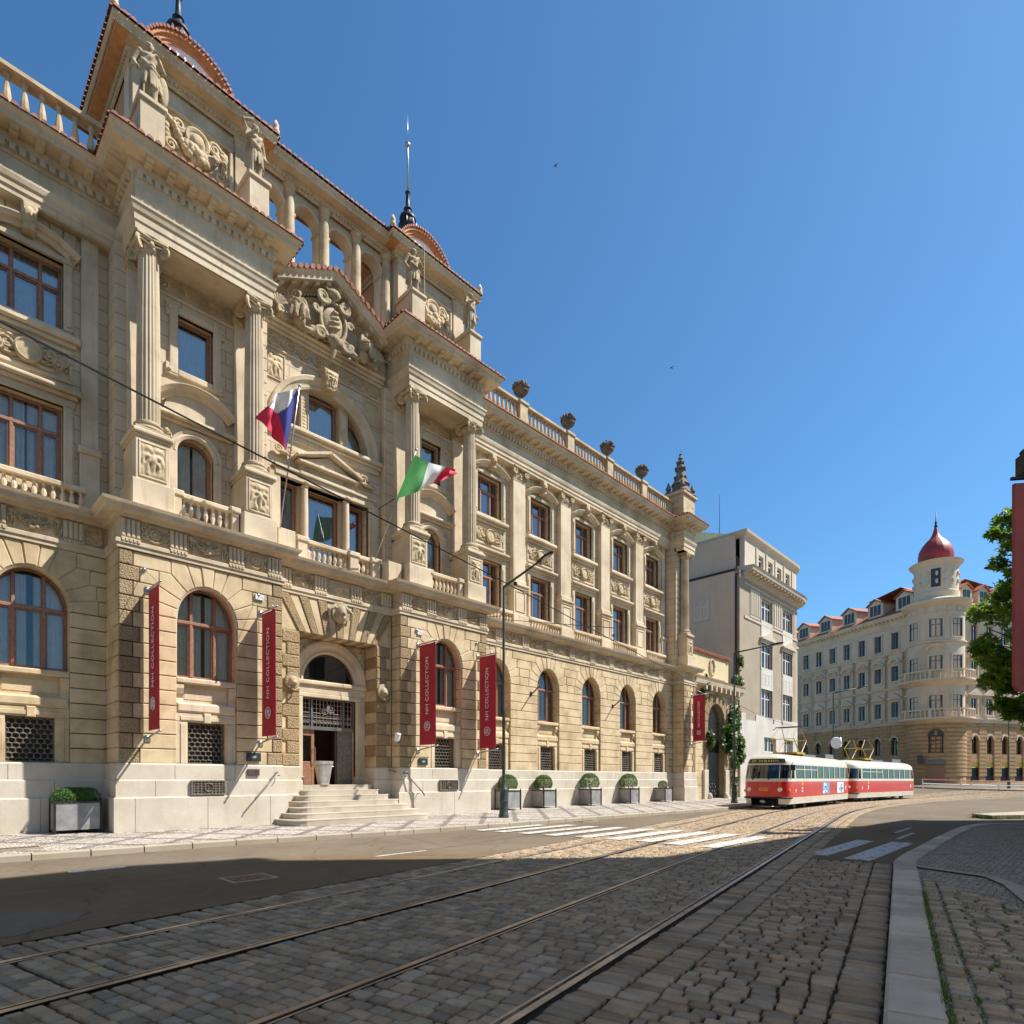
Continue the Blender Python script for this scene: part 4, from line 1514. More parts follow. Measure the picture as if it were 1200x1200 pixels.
# --- upper body of the pavilions and the centre
def column(u, y, zb, zt, r, name='column', fl=20):
    mb = MB()
    mb.box(u - r * 1.42, u + r * 1.42, y - r * 1.42, y + r * 1.42, zb, zb + .09, c=.0)
    mb.lathe([(r * 1.36, .09), (r * 1.42, .13), (r * 1.36, .19), (r * 1.14, .2), (r * 1.1, .24), (r * 1.24, .27), (r * 1.24, .31), (r * 1.06, .34), (r * 1.02, .38)], u, y, 28, z0=zb)
    H = zt - zb - .75
    mb.lathe([(r, .38), (r, .38 + H * .33), (r * .95, .38 + H * .66), (r * .86, .38 + H)], u, y, 80, z0=zb, cap=False, flute=(fl, .09))
    mb.lathe([(r * .88, 0), (r * .95, .03), (r * .88, .06)], u, y, 28, z0=zt - .37)
    o = mb.build(name, M['column'], PAL, smooth=True, autosmooth=35)
    cp = MB()
    zc = zt - .2
    cp.lathe([(r * .86, -.16), (r * 1.02, -.08), (r * 1.08, .0), (r * 1.0, .06)], u, y, 24, z0=zc)
    for sx in (-1, 1):
        for sy in (-1, 1):
            d = Vector((sx, sy, 0)).normalized()
            c = Vector((u, y, zc - .05)) + d * r * 1.42
            cp.tube(spiral(c, r * .52, 2.1, 26, ax=d, sgn=-1, a0=PI * .6), [r * .17 - r * .06 * i / 26 for i in range(27)], 6)
        cp.tube([(u + sx * r * 1.0, y - r * 1.05, zc + .06), (u, y - r * 1.08, zc - .02), (u - sx * r, y - r * 1.05, zc + .06)], r * .1, 5)
    cp.ell((u, y - r * 1.1, zc + .02), (r * .22, r * .16, r * .26), 8, 6)
    for k in range(9):
        a = 2 * PI * k / 9
        cp.ell((u + r * .98 * math.cos(a), y + r * .98 * math.sin(a), zc - .06), (.05, .05, .09), 6, 5)
    pts = []
    q = r * 1.5
    for k in range(4):
        a0 = PI / 4 + k * PI / 2
        c0, c1 = Vector((math.cos(a0), math.sin(a0))) * q * 1.32, Vector((math.cos(a0 + PI / 2), math.sin(a0 + PI / 2))) * q * 1.32
        m_ = (c0 + c1) / 2 * .86
        pts += [c0 * .97 + (c1 - c0) * .04, m_, c1 * .97 + (c0 - c1) * .04]
    n_ = len(pts)
    for (za, zb_, k1, k2) in ((zc + .09, zc + .14, .92, .97), (zc + .14, zc + .2, 1.0, 1.0)):
        cp.add([(u + p.x * k1, y + p.y * k1, za) for p in pts] + [(u + p.x * k2, y + p.y * k2, zb_) for p in pts], [[i, (i + 1) % n_, n_ + (i + 1) % n_, n_ + i] for i in range(n_)] + [list(range(n_ - 1, -1, -1)), list(range(n_, 2 * n_))])
    cp.build('capital', M['carve'], o, smooth=True, autosmooth=40)
    return o


def pedestal(u, y, w=.84, z0=9.0, z1=11.15):
    mb = MB()
    k = w / 2
    mb.box(u - k - .1, u + k + .1, y - k - .1, y + .9, z0, z0 + .76, c=.02)
    mb.box(u - k, u + k, y - k, y + .9, z0 + .76, z1 - .2, c=.015)
    mb.box(u - k - .03, u + k + .03, y - k - .03, y + .9, z1 - .2, z1 - .13, c=.02)
    mb.box(u - k - .09, u + k + .09, y - k - .09, y + .9, z1 - .13, z1, c=.035)
    frame_rect(mb, u - k + .07, u + k - .07, z0 + .86, z1 - .3, y - k - .025, y - k, .06)
    o = mb.build('column_pedestal', M['trim'], PAL)
    r_ = MB()
    relief(r_, u - k + .12, u + k - .12, z0 + .92, z1 - .36, y - k - .003, .11, h_foliage, 20, 26, seed=u)
    r_.build('pedestal_relief', M['carve'], o, smooth=True)
    return o


ZE, ZF = 16.55, 17.85                     # entablature over the columns
for m_ in (MA, MBB):
    hw = 2.1
    mb = MB()
    yb = -.25
    wallgrid(mb, m_ - hw, m_ + hw, 8.9, ZE + .3, yb, yb + .45, [(m_ - .52, m_ + .52, 9.6, 11.98), (m_ - .5, m_ + .5, 13.9, 15.55)])
    spandrel(mb, m_, .52, 11.46, .52, yb, yb + .3)
    mb.box(m_ - hw, m_ - hw + .4, yb + .45, W + .1, 8.9, ZE + .3)
    mb.box(m_ + hw - .4, m_ + hw, yb + .45, W + .1, 8.9, ZE + .3)
    mb.build('upper_wall', M['wall'], PAL)
    tr_, cv = MB(), MB()
    # rectangular upper window with eared frame
    for sg in (-1, 1):
        tr_.box(*sorted((m_ + sg * .5, m_ + sg * .74)), yb - .09, yb + .1, 13.72, 15.72, c=.025)
        tr_.box(*sorted((m_ + sg * .5, m_ + sg * .84)), yb - .075, yb + .1, 15.4, 15.8, c=.02)
        tr_.box(*sorted((m_ + sg * .5, m_ + sg * .84)), yb - .075, yb + .1, 13.66, 14.0, c=.02)
        for zz in (13.8, 15.62):
            tr_.ell((m_ + sg * .74, yb - .1, zz), (.055, .05, .055), 8, 6)
    tr_.box(m_ - .5, m_ + .5, yb - .09, yb + .1, 15.55, 15.74, c=.025)
    tr_.box(m_ - .5, m_ + .5, yb - .09, yb + .35, 13.7, 13.9, c=.025)
    tr_.build('window_surround', M['trim'], PAL)
    tr_ = MB()
    # segmental pediment above the arched window
    rr, zc = 1.5, 13.45 - 1.5
    a = math.degrees(math.asin(1.12 / rr))
    archband(tr_, m_, zc, [(rr - .26, yb), (rr - .26, yb - .1), (rr - .14, yb - .16), (rr - .12, yb - .26), (rr - .02, yb - .34), (rr, yb - .34), (rr + .02, yb)], 90 - a, 90 + a, 18)
    tr_.box(m_ - 1.16, m_ + 1.16, yb - .26, yb + .05, 12.36, 12.47, c=.03)
    tr_.box(m_ - 1.08, m_ + 1.08, yb - .12, yb + .05, 12.26, 12.36, c=.02)
    tr_.prism([(m_ - .95, 12.47)] + [(m_ + (rr - .26) * math.cos(R(90 + a * .82 - a * 1.64 * i / 10)), zc + (rr - .26) * math.sin(R(90 + a * .82 - a * 1.64 * i / 10))) for i in range(11)] + [(m_ + .95, 12.47)], yb - .06, yb + .05)
    tr_.build('window_pediment', M['trim'], PAL)
    tr_ = MB()
    # arched window surround
    archband(tr_, m_, 11.46, [(.52, yb + .1), (.52, yb - .06), (.6, yb - .1), (.66, yb - .06), (.74, yb - .1), (.76, yb)], 0, 180, 20)
    for sg in (-1, 1):
        tr_.box(*sorted((m_ + sg * .52, m_ + sg * .76)), yb - .08, yb + .1, 9.05, 11.46, c=.02)
        cv = MB()
        cv.lathe([(.0, 0), (.11, 0), (.12, .03), (.07, .05), (.05, .08), (0, .09)], 0, 0, 14, T=Matrix.Translation((m_ + sg * .8, yb, 11.98)) @ Matrix.Rotation(PI / 2, 4, 'X'), cap=False)
        frame_rect(tr_, *sorted((m_ + sg * .66, m_ + sg * .98)), 11.75, 12.2, yb - .03, yb + .02, .04)
        cv.build('rosette', M['carve'], PAL, smooth=True, autosmooth=35)
    tr_.build('window_surround', M['trim'], PAL)
    tr_, cv = MB(), MB()
    relief(cv, m_ - 1.2, m_ + 1.2, 16.05, 16.5, yb - .005, .1, h_scroll, 60, 14, asp=5)
    tr_.box(m_ - 1.3, m_ + 1.3, yb - .06, yb + .1, 15.95, 16.04, c=.02)
    tr_.build('string_course', M['trim'], PAL)
    cv.build('carved_frieze', M['carve'], PAL, smooth=True, autosmooth=35)
    # pilasters behind the columns
    for sg in (-1, 1):
        cu_ = m_ + sg * 1.47
        tr_, cv = MB(), MB()
        tr_.box(cu_ - .36, cu_ + .36, yb - .14, yb + .1, 11.2, 16.1)
        relief(cv, cu_ - .4, cu_ + .4, 16.1, 16.55, yb - .16, .12, h_foliage, 16, 10, seed=3)
        cv.box(cu_ - .4, cu_ + .4, yb - .15, yb, 16.1, 16.55)
        tr_.box(cu_ - .42, cu_ + .42, yb - .2, yb + .1, 10.9, 11.2, c=.03)
        cv.build('capital', M['carve'], tr_.build('pilaster', M['trim'], PAL), smooth=True, autosmooth=35)
    window(m_ - .5, m_ + .5, 13.9, 15.55, yb + .22, mull=(), trans=None, up=True, fw=.06)
    window(m_ - .52, m_ + .52, 9.7, 11.98, yb + .22, arch=(11.46, .52), mull=(), trans=None, fw=.06)
    for sg in (-1, 1):
        pedestal(m_ + sg * 1.47, -1.0)
        column(m_ + sg * 1.47, -1.02, 11.15, ZE, .295)
    balustrade(m_ - .94, m_ + .94, -1.12, 9.03, 9.85, .21, posts=(m_ - .8, m_ + .8), pw=.2, k=.85)
    # entablature block carried by the columns
    mb = MB()
    hw2 = 1.47 + .42
    mb.box(m_ - hw2 + .03, m_ + hw2 - .03, -1.38, .3, ZE, ZE + .05)
    mb.box(m_ - hw2 + .02, m_ + hw2 - .02, -1.36, 1.05, ZE + .35, 18.4)
    mb.sweep([(m_ - hw2, .6), (m_ - hw2, -1.4), (m_ + hw2, -1.4), (m_ + hw2, .6)], [(-.05, ZE), (0, ZE + .0), (0, ZE + .2), (.03, ZE + .22), (.03, ZE + .42), (.07, ZE + .45), (.1, ZE + .58), (.13, ZE + .62), (.13, ZE + .68), (0, ZE + .72), (0, ZF + .2)])
    mb.build('entablature', M['trim'], PAL)

# centre bay: tall arch with three lights above, pedimented triple window below
CY = .1
mb = MB()
wallgrid(mb, 8.5, 13.6, 8.9, 19.2, CY, CY + .5, [(AX - 1.75, AX + 1.75, 9.3, 12.05), (AX - 1.75, AX + 1.75, 13.9, 15.66)])
spandrel(mb, AX, 1.75, 13.9, 1.76, CY, CY + .3, 14)
mb.build('upper_wall', M['wall'], PAL)
tr_, cv = MB(), MB()
archband(tr_, AX, 13.9, [(1.75, CY + .4), (1.75, CY - .02), (1.83, CY - .05), (1.86, CY - .02), (1.98, CY - .06), (2.02, CY - .12), (2.14, CY - .15), (2.18, CY - .12), (2.2, CY)], 0, 180, 36)
tr_.box(AX - 2.3, AX + 2.3, CY - .16, CY + .4, 13.62, 13.74, c=.03)
tr_.box(AX - 2.36, AX + 2.36, CY - .26, CY + .4, 13.74, 13.9, c=.04)
tr_.box(AX - 2.2, AX + 2.2, CY - .08, CY + .4, 13.42, 13.62, c=.02)
cv.prism([(AX - .2, 15.6), (AX + .2, 15.6), (AX + .3, 16.35), (AX - .3, 16.35)], CY - .4, CY, .04)
relief(cv, AX - .2, AX + .2, 15.7, 16.28, CY - .4, .12, h_foliage, 14, 18, seed=8)
cv.build('keystone', M['carve'], PAL, smooth=True, autosmooth=35)
cv = MB()
for sg in (-1, 1):
    x = AX + sg * .78
    zt = 13.9 + math.sqrt(1.75 ** 2 - .78 ** 2)
    tr_.box(x - .17, x + .17, CY + .12, CY + .5, 13.9, zt + .1)
    sp = MB()
    relief(sp, x - .1, x + .1, 14.0, 15.35, CY + .118, .03, h_lines, 8, 90)
    sp.build('beaded_panel', M['carve'], PAL, smooth=True, autosmooth=35)
    frame_rect(tr_, x - .15, x + .15, 13.93, 15.4, CY + .09, CY + .12, .04)
    # rusticated strips at the sides, spandrel reliefs
    for j in range(19):
        tr_.prism([(AX + sg * 2.5 - .2, 9.05 + j * .411), (AX + sg * 2.5 + .2, 9.05 + j * .411), (AX + sg * 2.5 + .2, 9.455 + j * .411), (AX + sg * 2.5 - .2, 9.455 + j * .411)], CY - .3, CY + .1, .02)
    xa, xb = AX + sg * 1.25, AX + sg * 2.2
    sp = MB()
    relief(sp, *sorted((AX + sg * 1.62, xb)), 15.35, 16.15, CY - .004, .09, h_foliage, 18, 22, seed=sg)
    sp.build('spandrel_relief', M['carve'], PAL, smooth=True, autosmooth=35)
    frame_rect(tr_, *sorted((AX + sg * 1.55, xb + sg * .06)), 15.28, 16.22, CY - .04, CY + .02, .05)
tr_.box(AX - 2.3, AX + 2.3, CY - .07, CY + .1, 16.3, 16.38, c=.02)
for k in range(8):
    T = Matrix.Translation((AX - 2.25 + 4.5 * (k + .5) / 8, CY + .01, 16.625)) @ Matrix.Rotation(PI / 2, 4, 'X')
    cv.lathe([(.23, 0), (.23, .05), (.19, .07), (.165, .03), (.12, .035), (.11, .07), (.07, .08), (.055, .04), (0, .1)], 0, 0, 18, T=T, cap=False)
    for q in range(-1, 2, 2):
        cv.tube(spiral((AX - 2.25 + 4.5 * (k + .5) / 8 + q * .27, CY - .02, 16.625), .1, 1.3, 10, sgn=q), .022, 5)
cv.build('rosette_band', M['carve'], PAL, smooth=True, autosmooth=35)
tr_.box(AX - 2.35, AX + 2.35, CY - .12, CY + .1, 16.88, 17.0, c=.03)
tr_.box(AX - 2.35, AX + 2.35, CY - .2, CY + .1, 17.0, 17.12, c=.03)
tr_.box(AX - 2.35, AX + 2.35, CY - .32, CY + .1, 17.12, 17.24, c=.04)
# lower triple window: little columns, entablature, gable
for sg in (-1, 1):
    x = AX + sg * .82
    cv = MB()
    tr_.box(x - .16, x + .16, CY + .2, CY + .5, 9.05, 12.05)
    tr_.lathe([(.16, 0), (.16, .08), (.13, .12), (.125, 1.4), (.11, 2.25), (.15, 2.28), (.11, 2.33)], x, CY + .02, 18, z0=9.7)
    cv.box(x - .17, x + .17, CY - .15, CY + .2, 12.22, 12.3)
    for q in (-1, 1):
        cv.tube(spiral((x + q * .13, CY - .1, 12.14), .075, 1.6, 12), .024, 5)
    cv.ell((x, CY - .06, 12.1), (.15, .12, .1), 10, 6)
    cv.build('small_capital', M['carve'], PAL, smooth=True, autosmooth=35)
    cv = MB()
    tr_.box(x - .2, x + .2, CY - .2, CY + .3, 9.05, 9.7, c=.02)
    tr_.box(*sorted((AX + sg * 1.75, AX + sg * 2.15)), CY - .1, CY + .1, 9.05, 12.2, c=.02)
    # scroll ornament on the gable shoulders
    cv.tube(spiral((AX + sg * 1.45, CY - .15, 12.98), .2, 1.6, 18, sgn=sg), [.06 - .03 * i / 18 for i in range(19)], 6)
    cv.tube(spiral((AX + sg * 1.85, CY - .15, 12.92), .14, 1.4, 14, sgn=-sg), .04, 6)
    cv.ell((AX + sg * 1.66, CY - .12, 12.86), (.22, .08, .08), 10, 6)
    cv.build('scroll_ornament', M['carve'], PAL, smooth=True, autosmooth=35)
cv = MB()
tr_.box(AX - 1.95, AX + 1.95, CY - .14, CY + .3, 12.05, 12.3, c=.02)
tr_.box(AX - 1.1, AX + 1.1, CY - .22, CY + .3, 12.3, 12.42, c=.02)
tr_.box(AX - 1.1, AX + 1.1, CY - .16, CY + .3, 12.42, 12.66, c=.0)
relief(cv, AX - .95, AX + .95, 12.46, 12.63, CY - .163, .035, (lambda s, t, seed=0: .9 * gauss(((s * 17) % 1) - .5, .3) * gauss(t - .5, .42) * (1 if abs(math.sin(s * 41)) > .3 else .2)), 110, 8)
tr_.box(AX - 2.0, AX - 1.1, CY - .2, CY + .1, 12.3, 12.4, c=.02)
tr_.box(AX + 1.1, AX + 2.0, CY - .2, CY + .1, 12.3, 12.4, c=.02)
tr_.box(AX - 1.2, AX + 1.2, CY - .34, CY + .1, 12.66, 12.78, c=.03)
for sg in (-1, 1):
    tr_.prism([(AX + sg * 1.3, 12.78), (AX + sg * 1.3, 12.9), (AX, 13.42), (AX, 13.28)], CY - .42, CY + .05, .03)
tr_.prism([(AX - 1.1, 12.78), (AX + 1.1, 12.78), (AX, 13.24)], CY - .2, CY + .02)
tr_.build('centre_mouldings', M['trim'], PAL)
cv.build('carved_inscription', M['carve'], PAL, smooth=True, autosmooth=35)
window(AX - .62, AX + .62, 9.5, 12.05, CY + .36, mull=(), trans=None, up=True)
for sg in (-1, 1):
    window(*sorted((AX + sg * 1.0, AX + sg * 1.7)), 9.5, 12.05, CY + .36, mull=(), trans=None, up=True)
    zt = 13.9 + 1.2
    window(*sorted((AX + sg * .97, AX + sg * 1.73)), 13.92, 15.2, CY + .38, mull=(), trans=None, up=True)
window(AX - .6, AX + .6, 13.92, 15.56, CY + .38, mull=(), trans=None, up=True)
balustrade(9.05, 13.05, -.62, 9.03, 9.82, .21, posts=(9.7, AX + .62, 12.6), pw=.34, k=.9)
for p in (8.95, 13.15):
    mb = MB()
    mb.box(p - .3, p + .3, -1.2, -.3, 9.03, 9.75, c=.02)
    mb.build('balcony_post', M['trim'], PAL)

# --- dark interior behind all panes
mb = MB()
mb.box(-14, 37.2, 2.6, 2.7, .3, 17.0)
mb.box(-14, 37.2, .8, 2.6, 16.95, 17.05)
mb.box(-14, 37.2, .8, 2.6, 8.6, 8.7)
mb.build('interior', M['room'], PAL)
# --- main cornice
CB, PB = .25, -1.3                       # cornice base planes: wings, pavilions
def pav_edges(m_):
    return m_ - 1.89, m_ + 1.89
aL, aR = pav_edges(MA)
bL, bR = pav_edges(MBB)
CPROF = [(-.3, 17.82), (0, 17.84), (.04, 17.86), (.06, 17.92), (.06, 18.06), (.14, 18.1), (.14, 18.2), (.16, 18.24), (.16, 18.33), (.58, 18.34), (.6, 18.36), (.6, 18.46), (.63, 18.49), (.7, 18.56), (.71, 18.6), (-.5, 18.64)]
paths = [[(-14, CB), (aL, CB), (aL, PB), (aR, PB), (aR, .0)], [(bL, .0), (bL, PB), (bR, PB), (bR, CB), (36.1, CB), (36.1, -.72), (37.5, -.72), (37.5, 2)]]
mb = MB()
for p in paths:
    mb.sweep(p, CPROF)


def along(path, pitch, fn):
    """repeat fn(u, y, yaw) along the straight runs of a plan path"""
    for (a, b) in zip(path, path[1:]):
        a, b = Vector(a), Vector(b)
        L = (b - a).length
        d = (b - a).normalized()
        n = max(1, round(L / pitch))
        for i in range(n):
            p = a + d * (L * (i + .5) / n)
            fn(p, math.atan2(d.y, d.x))


for path in paths:
    def dentil(p, yaw):
        T = Matrix.Translation((p.x, p.y, 0)) @ Matrix.Rotation(yaw, 4, 'Z')
        q = .004 if abs(yaw) > .1 else 0
        mb.box(-.065 + q, .065 - q, -.17 + q, -.05, 17.925 + q, 18.075 - q, T)
    def modillion(p, yaw):
        T = Matrix.Translation((p.x, p.y, 0)) @ Matrix.Rotation(yaw, 4, 'Z')
        q = .006 if abs(yaw) > .1 else 0
        mb.box(-.09 + q, .09 - q, -.4 + q, -.14, 18.22 + q, 18.335, T)
        mb.box(-.09 + q, .09 - q, -.52 + q, -.4 + q, 18.26 + q, 18.335, T)
        mb.box(-.11 + q, .11 - q, -.55 + q, -.14, 18.31 + q, 18.338, T)
    along(path, .21, dentil)
    along(path, .53, modillion)
mb.build('main_cornice', M['trim'], PAL)
# frieze wall and architrave of the wings
for (a, b) in ((-14, aL + .1), (bR - .1, 36.2)):
    mb = MB()
    mb.box(a, b, CB, 1.1, 16.85, 18.3)
    mb.sweep([(a, CB), (b, CB)], [(-.1, 16.86), (.02, 16.88), (.02, 17.02), (.06, 17.04), (.06, 17.18), (.1, 17.22), (.13, 17.34), (.13, 17.4), (0, 17.44)])
    mb.build('entablature', M['trim'], PAL)
# clay tiles along the eaves
def tile_row(mb, path, lip, z, pitch=.2):
    for (a, b) in zip(path, path[1:]):
        a, b = Vector(a), Vector(b)
        d = (b - a).normalized()
        nn = Vector((d.y, -d.x))
        n = max(1, round((b - a).length / pitch))
        for i in range(n):
            p = a + d * ((b - a).length * (i + .5) / n)
            o_ = [(math.cos(t_) * .085, math.sin(t_) * .085) for t_ in [PI * k / 6 for k in range(7)]]
            vs = []
            for (out, zz) in ((lip + .05, z), (lip - .45, z + .12)):
                for (x, h) in o_:
                    q = p + d * x + nn * out
                    vs.append((q.x, q.y, zz + h))
            mb.add(vs, [(k, k + 1, k + 8, k + 7) for k in range(6)] + [list(range(7))])


def lipped(path, out):
    P = [Vector(p) for p in path]
    res = []
    for i in range(len(P)):
        d1 = (P[i] - P[i - 1]).normalized() if i else (P[1] - P[0]).normalized()
        d2 = (P[i + 1] - P[i]).normalized() if i < len(P) - 1 else d1
        n1, n2 = Vector((d1.y, -d1.x)), Vector((d2.y, -d2.x))
        o_ = (n1 + n2) / max(.3, 1 + n1.dot(n2))
        res.append(tuple(P[i] + o_ * out))
    return res


mb = MB()
for p in paths:
    tile_row(mb, lipped(p, .71), 0.0, 18.6)
    mb.sweep(lipped(p, .71), [(.02, 18.605), (-.5, 18.75)], caps=False)
mb.build('eaves_tiles', M['tile'], PAL)
# parapet balustrades on the wings
balustrade(-14, 4.45, .1, 18.62, 19.95, .36, posts=(-9.5, -4.6, .3), mat='carve', k=1.15)
POSTS = [21.4, 25.05, 28.65, 32.3]
balustrade(17.5, 36.0, .1, 18.62, 19.95, .27, posts=tuple(POSTS), mat='carve', k=1.1, pw=.55)

# --- attic pavilions, loggia, roofs
AT0, AT1 = 18.6, 22.15


def attic(m_):
    x0, x1, y0, y1 = m_ - 1.68, m_ + 1.68, -.3, 3.0
    mb = MB()
    mb.box(x0, x1, y0, y1, AT0, AT1)
    for sg in (-1, 1):
        xa = m_ + sg * 1.42
        mb.box(xa - .28, xa + .28, y0 - .1, y0 + .05, AT0, AT1 - .25, c=.0)
        mb.box(xa - .32, xa + .32, y0 - .14, y0 + .05, AT1 - .25, AT1 - .1, c=.02)
        mb.box(xa - .34, xa + .34, y0 - .14, y0 + .05, AT0, AT0 + .7, c=.02)
        mb.box(*sorted((m_ + sg * 1.68, m_ + sg * 1.76)), y0 + .05, y0 + .55, AT0, AT1 - .1)
    mb.box(m_ - 1.14, m_ + 1.14, y0 - .04, y0, AT0 + .3, AT0 + 1.0)
    frame_rect(mb, m_ - 1.06, m_ + 1.06, 19.95, 21.55, y0 - .1, y0 + .02, .1, c=.025)
    frame_rect(mb, m_ - 1.13, m_ + 1.13, 19.88, 21.62, y0 - .05, y0 + .02, .07, c=.015)
    mb.build('attic_wall', M['trim'], PAL)
    cv = MB()
    def cart(s, t, seed=0):
        return max(h_swag(s, min(1, t * 1.1 + .02), seed), 1.2 * h_rosette(.5 + (s - .5) * 2.6, .5 + (t - .62) * 2.2, seed, 1.0) * (1 if math.hypot((s - .5) * 2.6, (t - .62) * 2.2) < .42 else 0), .8 * gauss(((abs(s - .5)) - .38), .06) * (.6 + .4 * math.sin(t * 40)))
    carved_swag(cv, m_ - .93, m_ + .93, 20.06, 21.4, y0, int(m_))
    cv.lathe([(.36, 0), (.36, .14), (.3, .17), (.26, .1), (.2, .12), (.16, .18), (.1, .2), (0, .2)], 0, 0, 22, T=Matrix.Translation((m_, y0 - .03, 20.98)) @ Matrix.Rotation(PI / 2, 4, 'X'), cap=False)
    for sg in (-1, 1):
        cv.tube(spiral((m_ + sg * .5, y0 - .1, 21.12), .2, 1.8, 18, sgn=sg), [.07 - .03 * i / 18 for i in range(19)], 6)
        cv.tube(spiral((m_ + sg * .72, y0 - .08, 20.4), .18, 1.6, 18, sgn=-sg), [.06 - .025 * i / 18 for i in range(19)], 6)
    cv.build('attic_relief', M['carve'], PAL, smooth=True)
    # statue plinths in front of the corner pilasters
    for sg in (-1, 1):
        pt = MB()
        cu_ = m_ + sg * 1.47
        pt.box(cu_ - .3, cu_ + .3, -1.42, -.4, AT0, 20.15, c=.0)
        pt.box(cu_ - .36, cu_ + .36, -1.48, -.4, 20.15, 20.3, c=.03)
        pt.box(cu_ - .36, cu_ + .36, -1.48, -.4, AT0, AT0 + .3, c=.03)
        pt.build('statue_plinth', M['trim'], PAL)


def roofpath(m_):
    return [(m_ - 1.76, 3.0), (m_ - 1.76, -.38), (m_ + 1.76, -.38), (m_ + 1.76, 3.0)]


RP = [(0, AT1 - .1), (.05, AT1 - .08), (.07, AT1 + .03), (.13, AT1 + .06), (.13, AT1 + .14), (.46, AT1 + .16), (.48, AT1 + .27), (.54, AT1 + .33), (.55, AT1 + .38), (-.3, AT1 + .42)]
for m_ in (MA, MBB):
    attic(m_)
    mb = MB()
    mb.sweep(roofpath(m_), RP)
    along(roofpath(m_), .12, lambda p, yaw: mb.box(-.035, .035, -.12, -.05, AT1 - .03, AT1 + .05, Matrix.Translation((p.x, p.y, 0)) @ Matrix.Rotation(yaw, 4, 'Z')))
    mb.build('attic_cornice', M['trim'], PAL)
    for sg in (-1, 1):          # painted soffit boards under the overhang at the sides
        mb = MB()
        mb.box(*sorted((m_ + sg * 1.9, m_ + sg * 2.2)), -.8, 3.0, AT1 + .135, AT1 + .152)
        mb.box(*sorted((m_ + sg * 2.235, m_ + sg * 2.26)), -.85, 3.0, AT1 + .165, AT1 + .26)
        mb.box(*sorted((m_ + sg * 1.69, m_ + sg * 1.72)), .35, 3.0, AT0 + .2, AT1 - .1)
        mb.build('painted_eaves', M['soffit'], PAL)
    rf = MB()
    lp = lipped(roofpath(m_), .56)
    zr = AT1 + .4
    tile_row(rf, lp, 0.0, zr)
    ring = [(lp[0][0], lp[0][1] + .5, zr), (lp[1][0], lp[1][1], zr), (lp[2][0], lp[2][1], zr), (lp[3][0], lp[3][1] + .5, zr)]
    rf.add([(p[0], p[1], zr + .02) for p in ring] + [(m_ - .5, 1.0, 23.7), (m_ + .5, 1.0, 23.7), (m_ + .5, 2.0, 23.7), (m_ - .5, 2.0, 23.7)],
           [(0, 1, 4, 7), (1, 2, 5, 4), (2, 3, 6, 5), (3, 0, 7, 6), (4, 5, 6, 7)])
    # arched hood facing the street: tiled barrel with painted soffit and white lunette
    yh, rh, zh = .05, 1.36, 23.05
    n = 20
    vs = []
    for y in (yh, 2.6):
        for k in range(n + 1):
            a = PI * k / n
            vs.append((m_ + rh * math.cos(a), y, zh + rh * math.sin(a)))
    rf.add(vs, [(k, k + 1, n + 2 + k, n + 1 + k) for k in range(n)])
    for k in range(34):
        a = PI * (k + .5) / 34
        c = Vector((m_ + (rh + .02) * math.cos(a), 0, zh + (rh + .02) * math.sin(a)))
        rf.tube([(c.x, yh - .08, c.z), (c.x, yh + .4, c.z)], .05, 7)
    rf.build('roof', M['tile'], PAL, smooth=True, autosmooth=40)
    so = MB()
    archband(so, m_, zh, [(rh - .02, yh + .02), (rh - .02, yh - .02), (rh - .1, yh - .02), (rh - .1, yh + .05), (rh - .2, yh + .06), (rh - .2, yh + .1), (rh - .28, yh + .11), (rh - .28, yh + .3)], -20, 200, 26)
    so.build('hood_soffit', M['soffit'], PAL, smooth=True, autosmooth=30)
    lu = MB()
    lu.add([(m_ + (rh - .25) * math.cos(PI * k / 20), yh + .16, zh - .5 * (k in (0, 20)) + (rh - .25) * math.sin(PI * k / 20)) for k in range(21)], [list(range(21))])
    lu.build('lunette', M['white'], PAL)
    fi = MB()
    fi.lathe([(.6, -.5), (.42, 0), (.45, .08), (.28, .22), (.2, .4), (.22, .5), (.34, .62), (.36, .75), (.3, .95), (.36, 1.0), (.34, 1.1), (.16, 1.25), (.13, 1.4), (.18, 1.45), (.1, 1.55), (.075, 2.1), (.12, 2.18), (.06, 2.26)], m_, 1.3, 14, z0=24.75)
    for k in range(8):
        a = 2 * PI * k / 8
        fi.ell((m_ + .35 * math.cos(a), 1.3 + .35 * math.sin(a), 25.5), (.06, .06, .17), 6, 5)
    fo = fi.build('roof_finial', M['darkiron'], PAL, smooth=True, autosmooth=40)
    po = MB()
    po.lathe([(.05, 2.2), (.045, 4.1), (.03, 4.2)], m_, 1.3, 8, z0=24.75)
    po.ell((m_, 1.3, 29.0), .12, 10, 7)
    po.lathe([(.012, 4.3), (.006, 5.6)], m_, 1.3, 5, z0=24.75)
    po.build('flagstaff', M['steel'], fo, smooth=True)
    for sx in (-1, 1):
        kn = MB()
        kn.lathe([(.1, 0), (.12, .08), (.06, .12), (.1, .2), (.1, .26), (.03, .42)], m_ + sx * 2.25, -.85, 8, z0=zr + .1)
        kn.build('ridge_knob', M['trim'], PAL, smooth=True)
